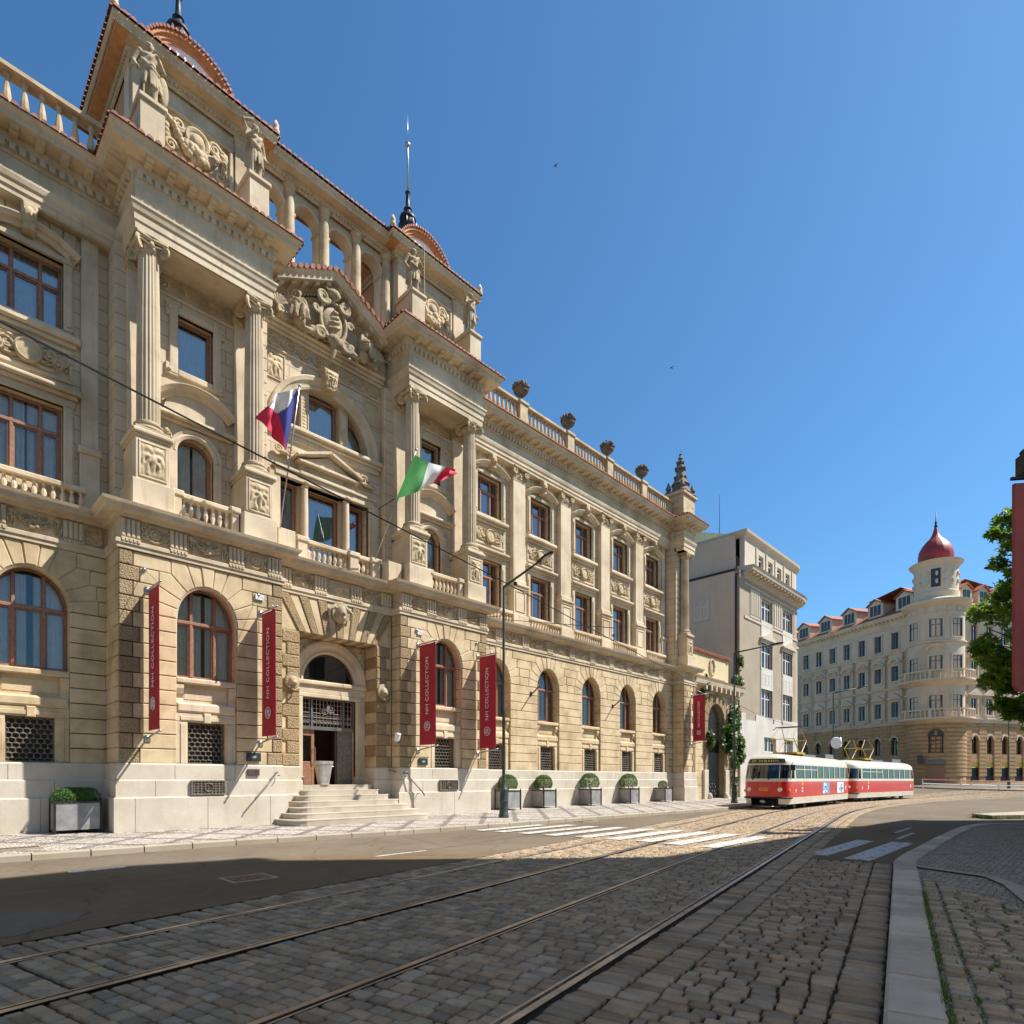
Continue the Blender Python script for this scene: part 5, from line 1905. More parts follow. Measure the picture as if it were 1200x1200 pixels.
# loggia between the attic pavilions
mb = MB()
LX = [8.28 + 1.305 * k for k in range(5)]
mb.box(8.2, 13.9, 0, .45, 21.75, AT1)
mb.box(8.2, 13.9, 0, .5, AT0, 19.3)
for k in range(4):
    c = (LX[k] + LX[k + 1]) / 2
    mb.box(LX[k] - (.2 if k else .1), LX[k] + .2, 0, .45, 19.3, 21.3)
    spandrel(mb, c, .46, 21.3, .46, 0, .45)
    for sg in (-1, 1):
        mb.box(*sorted((c + sg * .46, c + sg * .655)), 0, .45, 21.3, 21.76)
        mb.box(*sorted((c + sg * .4, c + sg * .66)), -.04, .46, 21.2, 21.3, c=.02)
    archband(mb, c, 21.3, [(.46, .1), (.46, -.04), (.53, -.06), (.58, -.03), (.58, .0)], n=16)
mb.box(LX[4] - .2, 13.9, 0, .45, 19.3, 21.76)
mb.build('loggia', M['trim'], PAL)
for k in range(1, 5):
    c = MB()
    x = LX[k]
    c.lathe([(.24, 0), (.24, .08), (.2, .12), (.175, .2), (.17, 1.2), (.155, 2.5), (.19, 2.54), (.16, 2.6), (.2, 2.7), (.24, 2.78)], x, -.06, 20, z0=19.3)
    c.box(x - .24, x + .24, -.3, .1, 22.05 - .0, 22.09)
    c.build('loggia_column', M['carve'], PAL, smooth=True, autosmooth=40)
mb = MB()
mb.sweep([(8.2, -.1), (13.9, -.1)], RP)
along([(8.3, -.1), (13.8, -.1)], .12, lambda p, yaw: mb.box(-.035, .035, -.12, -.05, AT1 - .03, AT1 + .05, Matrix.Translation((p.x, p.y, 0))))
mb.build('attic_cornice', M['trim'], PAL)
mb = MB()
tile_row(mb, [(8.4, -.66), (13.7, -.66)], 0, AT1 + .42)
mb.add([(8.2, -.66, AT1 + .42), (13.9, -.66, AT1 + .42), (13.9, .25, AT1 + .8), (8.2, .25, AT1 + .8), (8.2, 1.1, AT1 + .42), (13.9, 1.1, AT1 + .42)], [(0, 1, 2, 3), (3, 2, 5, 4)])
mb.box(8.2, 13.9, .1, 1.0, AT1 - .02, AT1 + .42)
mb.build('roof', M['tile'], PAL, smooth=True, autosmooth=40)

# --- pediment over the centre
mb = MB()
HP = 2.17
zp0, zp1 = 18.0, 19.15
mb.prism([(AX - HP, 18.0), (AX + HP, 18.0), (AX + HP, 18.3), (AX, 19.5), (AX - HP, 18.3)], CY - .02, CY + .3)
ang = math.atan2(zp1 - zp0, HP)
L = HP


def rake(sg):
    """sheared frame: the moulding climbs (sg > 0) or falls (sg < 0) with plumb ends, so the halves meet at the apex"""
    k = (zp1 - zp0) / HP * sg
    x0 = AX - HP if sg > 0 else AX
    z0 = zp0 if sg > 0 else zp1
    return Matrix(((1, 0, 0, x0), (0, 1, 0, 0), (k, 0, 1, z0), (0, 0, 0, 1)))


for sg in (-1, 1):
    # raking cornice: profile swept along the slope in a local frame
    T = rake(sg)
    prof = [(CY, -.1), (CY - .1, -.06), (CY - .1, .06), (CY - .2, .1), (CY - .2, .2), (CY - .72, .22), (CY - .74, .36), (CY - .84, .48), (CY - .84, .52), (CY + .4, .58)]
    vs = [(0, p[0], p[1]) for p in prof] + [(L, p[0], p[1]) for p in prof]
    k = len(prof)
    mb.add(vs, [(i, k + i, k + i + 1, i + 1) for i in range(k - 1)], T)
    for i in range(18):
        x = L * (i + .5) / 18
        mb.box(x - .04, x + .04, CY - .17, CY - .09, -.03, .06, T)
    for i in range(5):
        x = L * (i + .5) / 5
        mb.box(x - .085, x + .085, CY - .62, CY - .2, .1, .215, T)
mb.build('pediment', M['trim'], PAL)
mb = MB()
for sg in (-1, 1):
    T = rake(sg)
    n = 10
    for i in range(n):
        x = L * (i + .5) / n
        mb.tube([(x, CY - .9, .55), (x, CY - .4, .62)], .09, 8, T)
    mb.add([(0, CY - .86, .53), (L, CY - .86, .53), (L, CY + .5, .62), (0, CY + .5, .62)], [(0, 1, 2, 3)], T)
mb.build('eaves_tiles', M['tile'], PAL, smooth=True, autosmooth=40)


# --- carved figures
def figure(mb, base, h, yaw, pose='stand', seed=0):
    """draped figure: lumps to be fused; local x right, -y forward, z up, h = standing height"""
    rr = random.Random(seed)
    T = Matrix.Translation(base) @ Matrix.Rotation(yaw, 4, 'Z') @ Matrix.Scale(h, 4)
    def e(c, r, rot=None):
        mb.ell(c, r, 12, 9, T, rot)
    def t(pts, rs, n=9):
        mb.tube(pts, rs, n, T)
    if pose == 'stand':
        hip, sh, hx = .52, .80, .015
        for sg in (-1, 1):
            kn = (hx + sg * .05, -.035 if sg > 0 else .0, .28)
            ft = (hx + sg * .065, -.02 if sg > 0 else .03, .03)
            t([(hx + sg * .05, 0, hip), kn, (kn[0], kn[1] + .02, .17), ft], [.075, .055, .05, .032])
            e((ft[0] + sg * .012, ft[1] - .035, .02), (.03, .062, .022))
        # drapery round the hips and legs with hanging folds
        for k in range(15):
            a = 2 * PI * k / 15 + rr.uniform(-.1, .1)
            low = .05 if (math.cos(a - 2.3) > -.2) else .26
            t([(hx + .10 * math.cos(a), .075 * math.sin(a), .56), (hx + .125 * math.cos(a), .10 * math.sin(a), .36), (hx + (.13 + rr.uniform(0, .03)) * math.cos(a), .11 * math.sin(a), low)], [.026, .024, .018], 6)
        t([(-.12, -.06, .62), (0, -.10, .54), (.13, -.05, .5)], [.03, .036, .03])
        lean = .012
    else:                                    # seated
        hip, sh = .30, .60
        for sg in (-1, 1):
            t([(sg * .06, 0, hip), (sg * .09, -.24, hip + .01), (sg * .08, -.24, .12), (sg * .08, -.26, .02)], [.08, .062, .05, .035])
            e((sg * .08, -.31, .02), (.032, .065, .025))
        for k in range(9):
            x = -.15 + .3 * k / 8
            b = rr.uniform(-.03, .03)
            t([(x * .7, -.08, hip + .05), (x, -.22, hip + .02), (x * 1.1 + b, -.255, .2), (x * 1.25 + b * 2, -.24, .02)], [.02, .024, .02, .03], 6)
        e((0, .04, .15), (.16, .14, .16))
        hx, lean = 0, 0
    e((hx, 0, hip + .04), (.105, .075, .07))
    t([(hx, 0, hip + .02), (lean, -.005, hip + .14), (0, -.01, sh - .06)], [.095, .082, .105])
    e((0, -.012, sh - .07), (.125, .078, .085))
    for sg in (-1, 1):
        e((sg * .125, 0, sh - .02), (.05, .05, .05))
    t([(0, 0, sh), (.004, -.012, sh + .06)], [.042, .036])
    hz = sh + .115
    e((.006, -.018, hz), (.052, .060, .068))
    e((.006, -.075, hz - .012), (.011, .018, .016))       # nose
    e((.006, -.055, hz - .045), (.028, .024, .02))        # chin
    for k in range(16):                                   # curls of hair / beard
        a = rr.uniform(0, 2 * PI)
        b = rr.uniform(.1, 1.3)
        e((.006 + .055 * math.cos(a) * math.cos(b), .0 + .055 * abs(math.sin(a)) * math.cos(b) - .01, hz + .015 + .058 * math.sin(b)), .02)
    up = seed % 2
    # arms: one bent to the chest or raised with an attribute, one resting
    for sg in (-1, 1):
        s0 = (sg * .135, 0, sh - .03)
        if (sg > 0) == bool(up):
            el, ha = (sg * .20, -.03, sh - .19), (sg * .09, -.15, sh - .17 + .06 * (seed % 3))
        else:
            el, ha = (sg * .205, .02, sh - .2), (sg * .17, -.09, sh - .36)
        t([s0, el, ha], [.044, .036, .026])
        e(ha, (.03, .034, .03))
        for q in range(4):
            t([ha, (ha[0] + (q - 1.5) * .012, ha[1] - .045, ha[2] - .012)], [.011, .008], 5)
    # mantle over a shoulder
    t([(-.12, .05, sh), (-.05, .09, sh - .15), (-.1, .1, .25 if pose == 'stand' else .1)], [.04, .06, .04])
    t([(.1, -.05, sh + .01), (0, -.085, sh - .1), (-.12, -.05, sh - .24)], [.03, .032, .03])
    return T


ST = [('bearded male statue with a cloak, leftmost on the roof edge over the left pavilion', MA - 1.47, -.15, 1),
      ('robed statue with one arm raised to its head, just left of the open loggia', MA + 1.47, .25, 2),
      ('statue holding a staff on the left corner of the right pavilion', MBB - 1.47, -.1, 3),
      ('slender draped statue on the right corner of the right pavilion against the sky', MBB + 1.47, .2, 4)]
for i, (lab, u, yaw, sd) in enumerate(ST):
    r = root('statue', (u, -1.08, 20.3), lab, 'statue', 'stone statues along the roof edge')
    mb = MB()
    figure(mb, (u, -1.08, 20.36), 1.78, yaw, 'stand', sd)
    if sd == 3:
        mb.tube([(u + .36, -1.3, 20.4), (u + .32, -1.32, 22.35)], .03, 6)
    if sd == 2:
        mb.tube([(u - .25, -1.1, 21.75), (u - .42, -1.2, 21.95), (u - .12, -1.25, 22.1)], [.08, .06, .045], 8)
    if sd == 1:
        mb.ell((u + .36, -1.0, 21.1), (.16, .12, .42), 10, 8)
    remeshed(mb, .02, 1).build('figure', M['statue'], r, smooth=True)
    b = MB()
    b.box(u - .3, u + .3, -1.38, -.76, 20.3, 20.38, c=.02)
    b.build('base', M['statue'], r)

# coat of arms with seated figures in the pediment (one carved group, part of the front)
mb = MB()
y0 = CY - .28
mb.ell((AX, y0 - .12, 18.0), (.42, .2, .6), 18, 12)
mb.tube([(AX + .5 * math.cos(a), y0 - .22, 18.0 + .68 * math.sin(a)) for a in [2 * PI * k / 28 for k in range(29)]], .075, 7)
for sg in (-1, 1):
    mb.tube(spiral((AX + sg * .42, y0 - .3, 18.66), .24, 2, 26, sgn=sg, a0=0 if sg < 0 else PI), [.075 - .035 * k / 26 for k in range(27)], 8)
    mb.tube(spiral((AX + sg * .66, y0 - .25, 18.15), .15, 1.8, 22, sgn=sg), [.06 - .03 * k / 22 for k in range(23)], 8)
    mb.tube(spiral((AX + sg * .5, y0 - .25, 17.35), .22, 1.8, 22, sgn=-sg), [.085 - .04 * k / 22 for k in range(23)], 8)
    mb.tube([(AX + sg * .5, y0 - .2, 17.4), (AX + sg * .9, y0 - .2, 17.25), (AX + sg * 1.5, y0 - .1, 17.3)], [.1, .09, .05], 8)
mb.ell((AX, y0 - .3, 18.92), (.24, .18, .18), 12, 9)
for k in range(7):
    a = R(20 + 140 * k / 6)
    mb.tube([(AX + .2 * math.cos(a), y0 - .3, 18.9 + .12 * math.sin(a)), (AX + .36 * math.cos(a), y0 - .3, 18.95 + .32 * math.sin(a))], [.05, .025], 6)
for k in range(4):
    mb.tube([(AX - .22 + .05 * k, y0 - .3, 17.7 + .18 * k), (AX + .06 * (-1) ** k, y0 - .37, 17.74 + .18 * k), (AX + .22 - .02 * k, y0 - .3, 17.86 + .16 * k)], .045, 6)
mb.tube([(AX, y0 - .2, 17.4), (AX + .03, y0 - .22, 16.95), (AX - .02, y0 - .2, 16.7)], [.13, .1, .05], 8)
mb.ell((AX, y0 - .3, 17.3), (.26, .2, .2), 10, 8)
rr = random.Random(4)
for k in range(60):
    s_ = rr.uniform(-1, 1)
    mb.ell((AX + s_ * 1.9, y0 - rr.uniform(-.05, .22), 17.25 + .28 * rr.random() * (1.2 - abs(s_))), (rr.uniform(.07, .16), .1, rr.uniform(.06, .13)), 8, 6)
for sg in (-1, 1):
    figure(mb, (AX + sg * 1.3, y0 - .24, 17.2), 1.46, sg * .4, 'seat', 5 + sg)
    mb.tube(spiral((AX + sg * 1.85, y0 - .1, 17.5), .15, 1.7, 20, sgn=sg), [.06 - .025 * k / 20 for k in range(21)], 8)
    for k in range(7):
        a = R(60 + 60 * k / 6)
        mb.tube([(AX + sg * 1.95, y0 - .08, 17.6), (AX + sg * 1.95 + .34 * math.cos(R(30 + 20 * k)), y0 - .14, 17.6 + .36 * math.sin(R(30 + 20 * k)))], [.04, .05], 6)
remeshed(mb, .02, 0).build('coat_of_arms', M['statue'], PAL, smooth=True)

# urns on the parapet posts, obelisk on the far corner
for i, p in enumerate(POSTS):
    r = root('stone_urn', (p, .1, 19.98), ['stone urn nearest the columned pavilion on the right wing parapet', 'second stone urn from the pavilion on the right wing parapet', 'third stone urn from the pavilion on the right wing parapet', 'stone urn nearest the dark corner obelisk'][i], 'urn', 'flower urns on the parapet')
    b = MB()
    b.lathe([(.2, 0), (.2, .06), (.1, .12), (.07, .24), (.12, .3), (.26, .4), (.36, .52), (.34, .6), (.39, .64), (.36, .67)], p, .1, 16, z0=19.98)
    b.build('bowl', M['darkstone'], r, smooth=True, autosmooth=40)
    f = MB()
    rr = random.Random(i)
    for k in range(70):
        a, q = rr.uniform(0, 2 * PI), .38 * rr.random() ** .6
        f.ell((p + q * math.cos(a), .1 + q * math.sin(a), 20.66 + rr.uniform(0, .4) * (1.1 - q * 2)), (rr.uniform(.05, .09), rr.uniform(.05, .09), rr.uniform(.06, .1)), 6, 5)
    for k in range(7):
        a = 2 * PI * k / 7
        f.tube([(p + .25 * math.cos(a), .1 + .25 * math.sin(a), 20.65), (p + .4 * math.cos(a), .1 + .4 * math.sin(a), 20.72), (p + .42 * math.cos(a), .1 + .42 * math.sin(a), 20.8)], [.05, .05, .035], 6)
    f.build('carved_flowers', M['darkstone'], r, smooth=True)
r = root('corner_obelisk', (36.75, -.1, 18.65), 'dark sooty stone obelisk finial on the far corner of the parapet', 'finial')
b = MB()
for (w, z0_, z1_) in ((.95, 18.65, 19.0), (.8, 19.0, 20.3), (.95, 20.3, 20.5)):
    b.box(36.75 - w, 36.75 + w, -.1 - w * .8, -.1 + w * .8, z0_, z1_, c=.04)
b.build('base', M['carve'], r)
b = MB()
b.lathe([(.75, 0), (.8, .15), (.55, .5), (.5, .7), (.62, .8), (.5, .95), (.3, 1.35), (.24, 1.8), (.33, 1.9), (.26, 2.05), (.14, 2.3), (.1, 2.5), (.17, 2.6), (.1, 2.7), (.06, 2.8), (.1, 2.88), (.0, 3.0)], 36.75, -.1, 12, z0=20.45)
for sx in (-1, 1):
    for sy in (-1, 1):
        b.lathe([(.24, 0), (.28, .12), (.12, .3), (.2, .45), (.12, .65), (.03, .9)], 36.75 + sx * .68, -.1 + sy * .5, 8, z0=20.45)
for k in range(8):
    a = 2 * PI * k / 8
    for (q, z) in ((.36, 21.75), (.3, 22.35), (.2, 22.75)):
        b.ell((36.75 + q * math.cos(a), -.1 + q * math.sin(a), z), (.09, .09, .12), 6, 5)
b.build('spire', M['darkstone'], r, smooth=True, autosmooth=45)

# --- end pavilion: column on a pedestal in front of a rusticated pier
mb = MB()
mb.box(35.9, 37.5, -.1, 2, 8.95, 17.9)
for j in range(19):
    for (a, b) in ((35.98, 36.5), (37.0, 37.5)):
        mb.prism([(a, 9.1 + j * .411), (b, 9.1 + j * .411), (b, 9.5 + j * .411), (a, 9.5 + j * .411)], -.2, 0, .02)
mb.sweep([(35.98, 1), (35.98, -.76), (37.45, -.76), (37.45, 2)], [(-.4, 16.6), (0, 16.6), (0, 16.85), (.03, 16.87), (.03, 17.05), (.1, 17.2), (.13, 17.35), (0, 17.4), (0, 17.9)])
mb.box(36.0, 37.43, -.74, .2, 16.6, 16.64)
mb.build('corner_pier', M['wall'], PAL)
pedestal(36.75, -.38, .84)
column(36.75, -.4, 11.15, 16.6, .29)

# --- portal
zl = Z0 + (NC - 3) * PIT
for (e0, e1, sg) in ((8.75, 9.6, 1), (12.6, 13.3, -1)):
    mb = MB()
    for j in range(NC - 3):
        za, zb = Z0 + j * PIT, Z0 + (j + 1) * PIT
        wv = .62 if j % 2 == 0 else .46
        mb.mi = 1
        mb.box(*((e1 - wv, e1) if sg > 0 else (e0, e0 + wv)), -.79 + jr.uniform(-.01, .005), 0, za, zb, c=.035)
        mb.mi = 0
        mb.box(*((e0, e1 - wv) if sg > 0 else (e0 + wv, e1)), -.745, 0, za, zb, c=.02)
    x = e1 if sg > 0 else e0
    for j in range(NC - 3):                              # reveal blocks
        za, zb = Z0 + j * PIT, Z0 + (j + 1) * PIT
        T = Matrix.Translation((x, 0, 0)) @ Matrix.Rotation(R(90 if sg > 0 else -90), 4, 'Z')
        pts = [(-.76, za), (.1, za), (.1, zb), (-.76, zb)] if sg > 0 else [(-.1, za), (.76, za), (.76, zb), (-.1, zb)]
        mb.mi = j % 2
        mb.prism(pts, -.016, .02, .03, T, back=False)
    mb.build('portal_jamb', [M['rust'], M['verm']], PAL)
# flat arch with raking vermiculated voussoirs
mb = MB()
n = 13
for k in range(n):
    t0, t1 = -1 + 2 * k / n, -1 + 2 * (k + 1) / n
    hb, ht = 1.52, 2.24
    mb.mi = 1 - k % 2
    mb.prism([(11.1 + hb * t0, zl), (11.1 + hb * t1, zl), (11.1 + ht * t1, 7.85), (11.1 + ht * t0, 7.85)], -.79 if k % 2 == 0 else -.76, .0, .03)
mb.mi = 0
mb.prism([(8.75, zl), (9.58, zl), (8.86, 7.85), (8.75, 7.85)], -.745, 0, .02)
mb.prism([(12.62, zl), (13.3, zl), (13.3, 7.85), (13.34, 7.85)], -.745, 0, .02)
mb.build('flat_arch', [M['rust'], M['verm']], PAL)
hd = MB()
hd.ell((11.05, -.98, 7.45), (.2, .2, .3), 14, 10)
hd.ell((11.05, -1.17, 7.42), (.05, .07, .07), 8, 6)
hd.ell((11.05, -1.1, 7.28), (.1, .1, .08), 8, 6)
for k in range(22):
    a = 2 * PI * k / 22
    hd.tube(spiral((11.05 + .26 * math.cos(a), -.9, 7.5 + .32 * math.sin(a)), .08, 1.2, 8, sgn=1 if k % 2 else -1), .035, 5)
for sg in (-1, 1):
    hd.ell((11.05 + sg * .07, -1.13, 7.5), (.04, .03, .03), 6, 5)
    hd.tube([(11.05 + sg * .2, -.9, 7.7), (11.05 + sg * .45, -.9, 7.55), (11.05 + sg * .4, -.85, 7.3)], [.09, .07, .03], 7)
remeshed(hd, .02, 1).build('keystone_head', M['statue'], PAL, smooth=True)
for (x, sg) in ((9.3, 1), (12.85, -1)):                  # lion masks on the jambs
    l = MB()
    l.ell((x, -.9, 4.9), (.16, .14, .18), 12, 9)
    l.ell((x, -1.04, 4.83), (.08, .08, .07), 8, 6)
    for k in range(16):
        a = 2 * PI * k / 16
        l.ell((x + .2 * math.cos(a), -.86, 4.92 + .22 * math.sin(a)), (.07, .07, .07), 6, 5)
    l.tube([(x - .18, -.95, 4.7), (x, -1.02, 4.58), (x + .18, -.95, 4.7)], .035, 6)
    remeshed(l, .02, 1).build('lion_mask', M['statue'], PAL, smooth=True)
# recess wall with archivolt, lunette and doorway
mb = MB()
DX = 11.12
wallgrid(mb, 9.55, 12.65, 1.4, zl, 0, .3, [(DX - 1.06, DX + 1.06, 1.4, 4.55), (DX - 1.02, DX + 1.02, 5.15, 6.2)])
spandrel(mb, DX, 1.02, 5.15, 1.05, 0, .3)
mb.build('portal_wall', M['trim'], PAL)
mb = MB()
archband(mb, DX, 5.15, [(1.02, .2), (1.02, -.04), (1.1, -.06), (1.14, -.02), (1.26, -.06), (1.3, -.1), (1.44, -.13), (1.5, -.09), (1.5, 0)], 0, 180, 32)
mb.box(DX - 1.5, DX + 1.5, -.16, .1, 4.98, 5.15, c=.04)
mb.box(DX - 1.46, DX + 1.46, -.08, .1, 4.7, 4.98, c=.015)
mb.box(DX - 1.24, DX + 1.24, -.1, .1, 4.55, 4.7, c=.02)
for sg in (-1, 1):
    mb.box(*sorted((DX + sg * 1.06, DX + sg * 1.24)), -.1, .1, 1.42, 4.55, c=.02)
    mb.box(*sorted((DX + sg * 1.24, DX + sg * 1.46)), -.06, .1, 1.42, 4.7, c=.015)
    mb.box(*sorted((DX + sg * 1.03, DX + sg * 1.5)), -.13, .1, 1.42, 1.75, c=.02)
mb.build('door_surround', M['trim'], PAL)
cv = MB()
for sg in (-1, 1):
    cv = MB()
    relief(cv, *sorted((DX + sg * .95, DX + sg * 1.5)), 6.0, 6.6, -.005, .14, h_foliage, 18, 20, seed=sg)
    cv.build('spandrel_relief', M['carve'], PAL, smooth=True)
cv = MB()
relief(cv, DX - 1.5, DX + 1.5, zl - .16, zl - .01, -.02, .06, h_scroll, 60, 6, asp=9)
cv.build('carved_band', M['carve'], PAL, smooth=True)
fr = MB()
archband(fr, DX, 5.15, [(1.04, .16), (1.04, .1), (.95, .09), (.95, .16)], 0, 180, 28)
fr.box(DX - 1.0, DX + 1.0, .09, .16, 5.15, 5.24)
lf = fr.build('lunette_window', M['darkwood'], PAL)
g = MB()
g.add([(p[0], .14, p[1]) for p in pane_poly(DX, 2, 5.2, 5.2, .98, .96, 20)], [list(range(23))])
g.build('pane', M['glassup'], lf)
# transom grille and doors
g = MB()
frame_rect(g, DX - 1.06, DX + 1.06, 3.5, 4.55, .12, .18, .05, 0)
g.box(DX - 1.06, DX + 1.06, .08, .2, 3.42, 3.54)
for k in range(15):
    x = DX - .98 + 1.96 * k / 14
    g.tube([(x, .15, 3.55), (x, .15, 4.5)], .014, 4, cap=False)
for k in range(1, 6):
    z = 3.55 + .16 * k
    g.tube([(DX - 1.0, .145, z), (DX + 1.0, .145, z)], .010, 4, cap=False)
for k in range(14):
    x = DX - .91 + 1.82 * k / 13
    g.tube([(x + .055 * math.cos(a), .14, 3.72 + .06 * math.sin(a)) for a in [PI * q / 4 for q in range(9)]], .012, 4, cap=False)
    g.tube([(x + .05 * math.cos(a), .14, 3.9 + .05 * math.sin(a)) for a in [PI * q / 4 for q in range(9)]], .010, 4, cap=False)
for sg in (-1, 1):
    g.box(*sorted((DX + sg * .6, DX + sg * .66)), .09, .17, 3.54, 4.5)
g.tube(spiral((DX - .1, .1, 4.1), .16, 1.8, 18), .02, 4)
g.tube(spiral((DX + .12, .1, 4.2), .16, 1.8, 18, sgn=-1), .02, 4)
g.ell((DX, .08, 4.2), (.08, .05, .18), 8, 6)
g.build('transom_grille', M['steel'], PAL)
d = MB()
d.box(DX - 1.06, DX - .94, .16, .26, 1.45, 3.42, c=.01)
d.box(DX - .62, DX - .5, .16, .26, 1.45, 3.42, c=.01)
d.box(DX - .94, DX - .62, .16, .26, 1.45, 2.2, c=.01)
d.box(DX - .94, DX - .62, .16, .26, 3.2, 3.42, c=.01)
d.box(DX - .94, DX - .62, .16, .26, 2.2, 2.28, c=.01)
dl = d.build('door', M['wood'], PAL, label='brown glazed door leaf at the left of the open entrance')
g = MB()
g.add([(DX - .94, .21, 2.28), (DX - .62, .21, 2.28), (DX - .62, .21, 3.2), (DX - .94, .21, 3.2)], [(0, 1, 2, 3)])
g.build('pane', M['glass'], dl)
g = MB()
g.tube([(DX - .52, .12, 2.25), (DX - .52, .06, 2.3), (DX - .52, .06, 2.75), (DX - .52, .12, 2.8)], .018, 6)
g.build('handle', M['steel'], dl)
d = MB()
T = Matrix.Translation((DX + .42, .28, 0)) @ Matrix.Rotation(R(70), 4, 'Z')
for k in range(5):
    d.box(.03 + k * .16, .17 + k * .16, -.03, .03, 1.45, 3.42, T, )
d.build('door', M['darkwood'], PAL, label='dark panelled door leaf folded inwards')
d = MB()
d.box(DX + .45, DX + 1.06, .2, .27, 1.45, 3.42, c=.01)
for (z0_, z1_) in ((1.6, 2.3), (2.45, 3.3)):
    frame_rect(d, DX + .53, DX + .98, z0_, z1_, .175, .21, .045, .01)
d.build('door', plain('weathered_grey_wood', (.20, .175, .14), .7, var=.25, vscale=10), PAL, label='weathered grey fixed door leaf at the right')
d = MB()
d.box(DX - 1.3, DX + 1.3, 2.2, 2.3, 1.4, 5.0)
d.box(DX - 1.3, DX - 1.2, .3, 2.2, 1.4, 5.0)
d.box(DX + 1.2, DX + 1.3, .3, 2.2, 1.4, 5.0)
d.build('vestibule', M['darkwood'], PAL)

# --- steps, fanning out towards the pavement
st = MB()
NS = 7
for k in range(NS):
    t = k / (NS - 1)
    z1_ = 1.45 - k * .176
    xl, xr = 9.62 - 1.2 * max(0, t - .12) / .88, 12.58 + 1.3 * max(0, t - .12) / .88
    yf = -.72 - k * .33
    rc = .16 + .5 * t
    pts = [(xl, .1 if k == 0 else -.7), (xl, yf + rc)] + [(xl + rc - rc * math.cos(R(90 * q / 5)), yf + rc - rc * math.sin(R(90 * q / 5))) for q in range(1, 6)]
    pts += [(xr - rc + rc * math.sin(R(90 * q / 5)), yf + rc - rc * math.cos(R(90 * q / 5))) for q in range(0, 5)] + [(xr, yf + rc), (xr, .1 if k == 0 else -.7)]
    n_ = len(pts)
    c = Vector((sum(p[0] for p in pts) / n_, sum(p[1] for p in pts) / n_))
    def ins(p, d):
        v = c - Vector(p)
        return Vector(p) + v.normalized() * d
    vs = [(p[0], p[1], z1_ - .03) for p in pts] + [(ins(p, .02).x, ins(p, .02).y, z1_) for p in pts] + [(ins(p, .03).x, ins(p, .03).y, z1_ - .045) for p in pts] + [(ins(p, .03).x, ins(p, .03).y, 0) for p in pts]
    fs = [list(range(n_, 2 * n_))]
    fs += [[i, (i + 1) % n_, n_ + (i + 1) % n_, n_ + i] for i in range(n_)]
    fs += [[2 * n_ + i, 2 * n_ + (i + 1) % n_, (i + 1) % n_, i] for i in range(n_)]
    fs += [[3 * n_ + i, 3 * n_ + (i + 1) % n_, 2 * n_ + (i + 1) % n_, 2 * n_ + i] for i in range(n_)]
    st.add(vs, fs)
st.build('entrance_steps', M['granite'], PAL)
for (x0, x1, ya, yb_) in ((8.9, 7.75, -.98, -1.7), (13.15, 14.1, -.98, -1.7)):
    h = MB()
    h.tube([(x0, -.8, 2.0), (x0, ya, 1.95), ((x0 * .6 + x1 * .4), -1.5, 1.85), ((x0 * .55 + x1 * .45), -1.52, 1.72), (x1, yb_, 1.1), (x1 - .03 * (1 if x1 < x0 else -1), yb_, 1.02)], .024, 6)
    for (px, pz) in ((x0 * .7 + x1 * .3, 1.8), (x0 * .1 + x1 * .9, 1.15)):
        h.tube([(px, -1.56, pz - .04), (px, -1.4, pz - .04)], .015, 5)
    h.build('handrail', M['iron'], PAL)
# ------------------------------------------------------------------ things on and before the palace
# red vertical banners on two rods each
BT = Matrix(((0, 0, -1, 0), (0, 1, 0, 0), (1, 0, 0, 0), (0, 0, 0, 1)))


def banner(u, yw, z0, z1, w, label):
    r = root('wall_banner', (u, yw, z0), label, 'banner', 'red hotel banners standing out from the front')
    n = 26
    mb = MB()
    ph = u
    mb.grid(lambda s, t: (u + .012 * math.sin(t * 7 + ph) * math.sin(PI * s) + .006 * math.sin(s * 8 + t * 3), yw - .1 - w * s, z0 + (z1 - z0) * t), 8, n)
    cl = mb.build('cloth', M['banner'], r, smooth=True)
    so = cl.modifiers.new('thickness', 'SOLIDIFY')
    so.thickness = .012
    for z, dz in ((z1 + .05, 0), (z0 - .05, -.16)):
        rd = MB()
        rd.tube([(u, yw + .05, z + dz), (u, yw - .1, z + dz * .8), (u, yw - .16 - w, z)], .028, 6)
        rd.box(u - .07, u + .07, yw - .03, yw + .05, z + dz - .09, z + dz + .09)
        rd.ell((u, yw - .2 - w, z), .035, 8, 6)
        if dz == 0:
            rd.tube([(u - .08, yw, z + .55), (u, yw - .12 - w * .9, z + .02)], .008, 4)
            rd.ell((u - .08, yw - .02, z + .55), .06, 8, 6)
        rd.build('rod', M['steel'], r, smooth=True)
    L = z1 - z0
    ym = yw - .1 - w * .5
    T = Matrix.Translation((u - .022, ym, z0 + L * .585)) @ BT
    text_mesh('NH COLLECTION', .262 * L / 3.8, T, 'lettering', M['white'], cl, .003, 1.06)
    T = Matrix.Translation((u - .022, ym, z0 + L * .185)) @ BT
    em = MB()
    rr = .17 * L / 3.8
    for q in (1.0,):
        em.tube([T @ Vector((rr * q * math.cos(a), rr * q * math.sin(a), 0)) for a in [2 * PI * k / 24 for k in range(25)]], .013, 4, cap=False)
    for k in (-.35, .35):
        em.tube([T @ Vector((-rr * .7, rr * k, 0)), T @ Vector((rr * .7, rr * k * .6, 0))], .011, 4)
        em.tube([T @ Vector((rr * k, -rr * .7, 0)), T @ Vector((rr * k * .6, rr * .7, 0))], .010, 4)
    em.build('emblem', M['white'], cl)


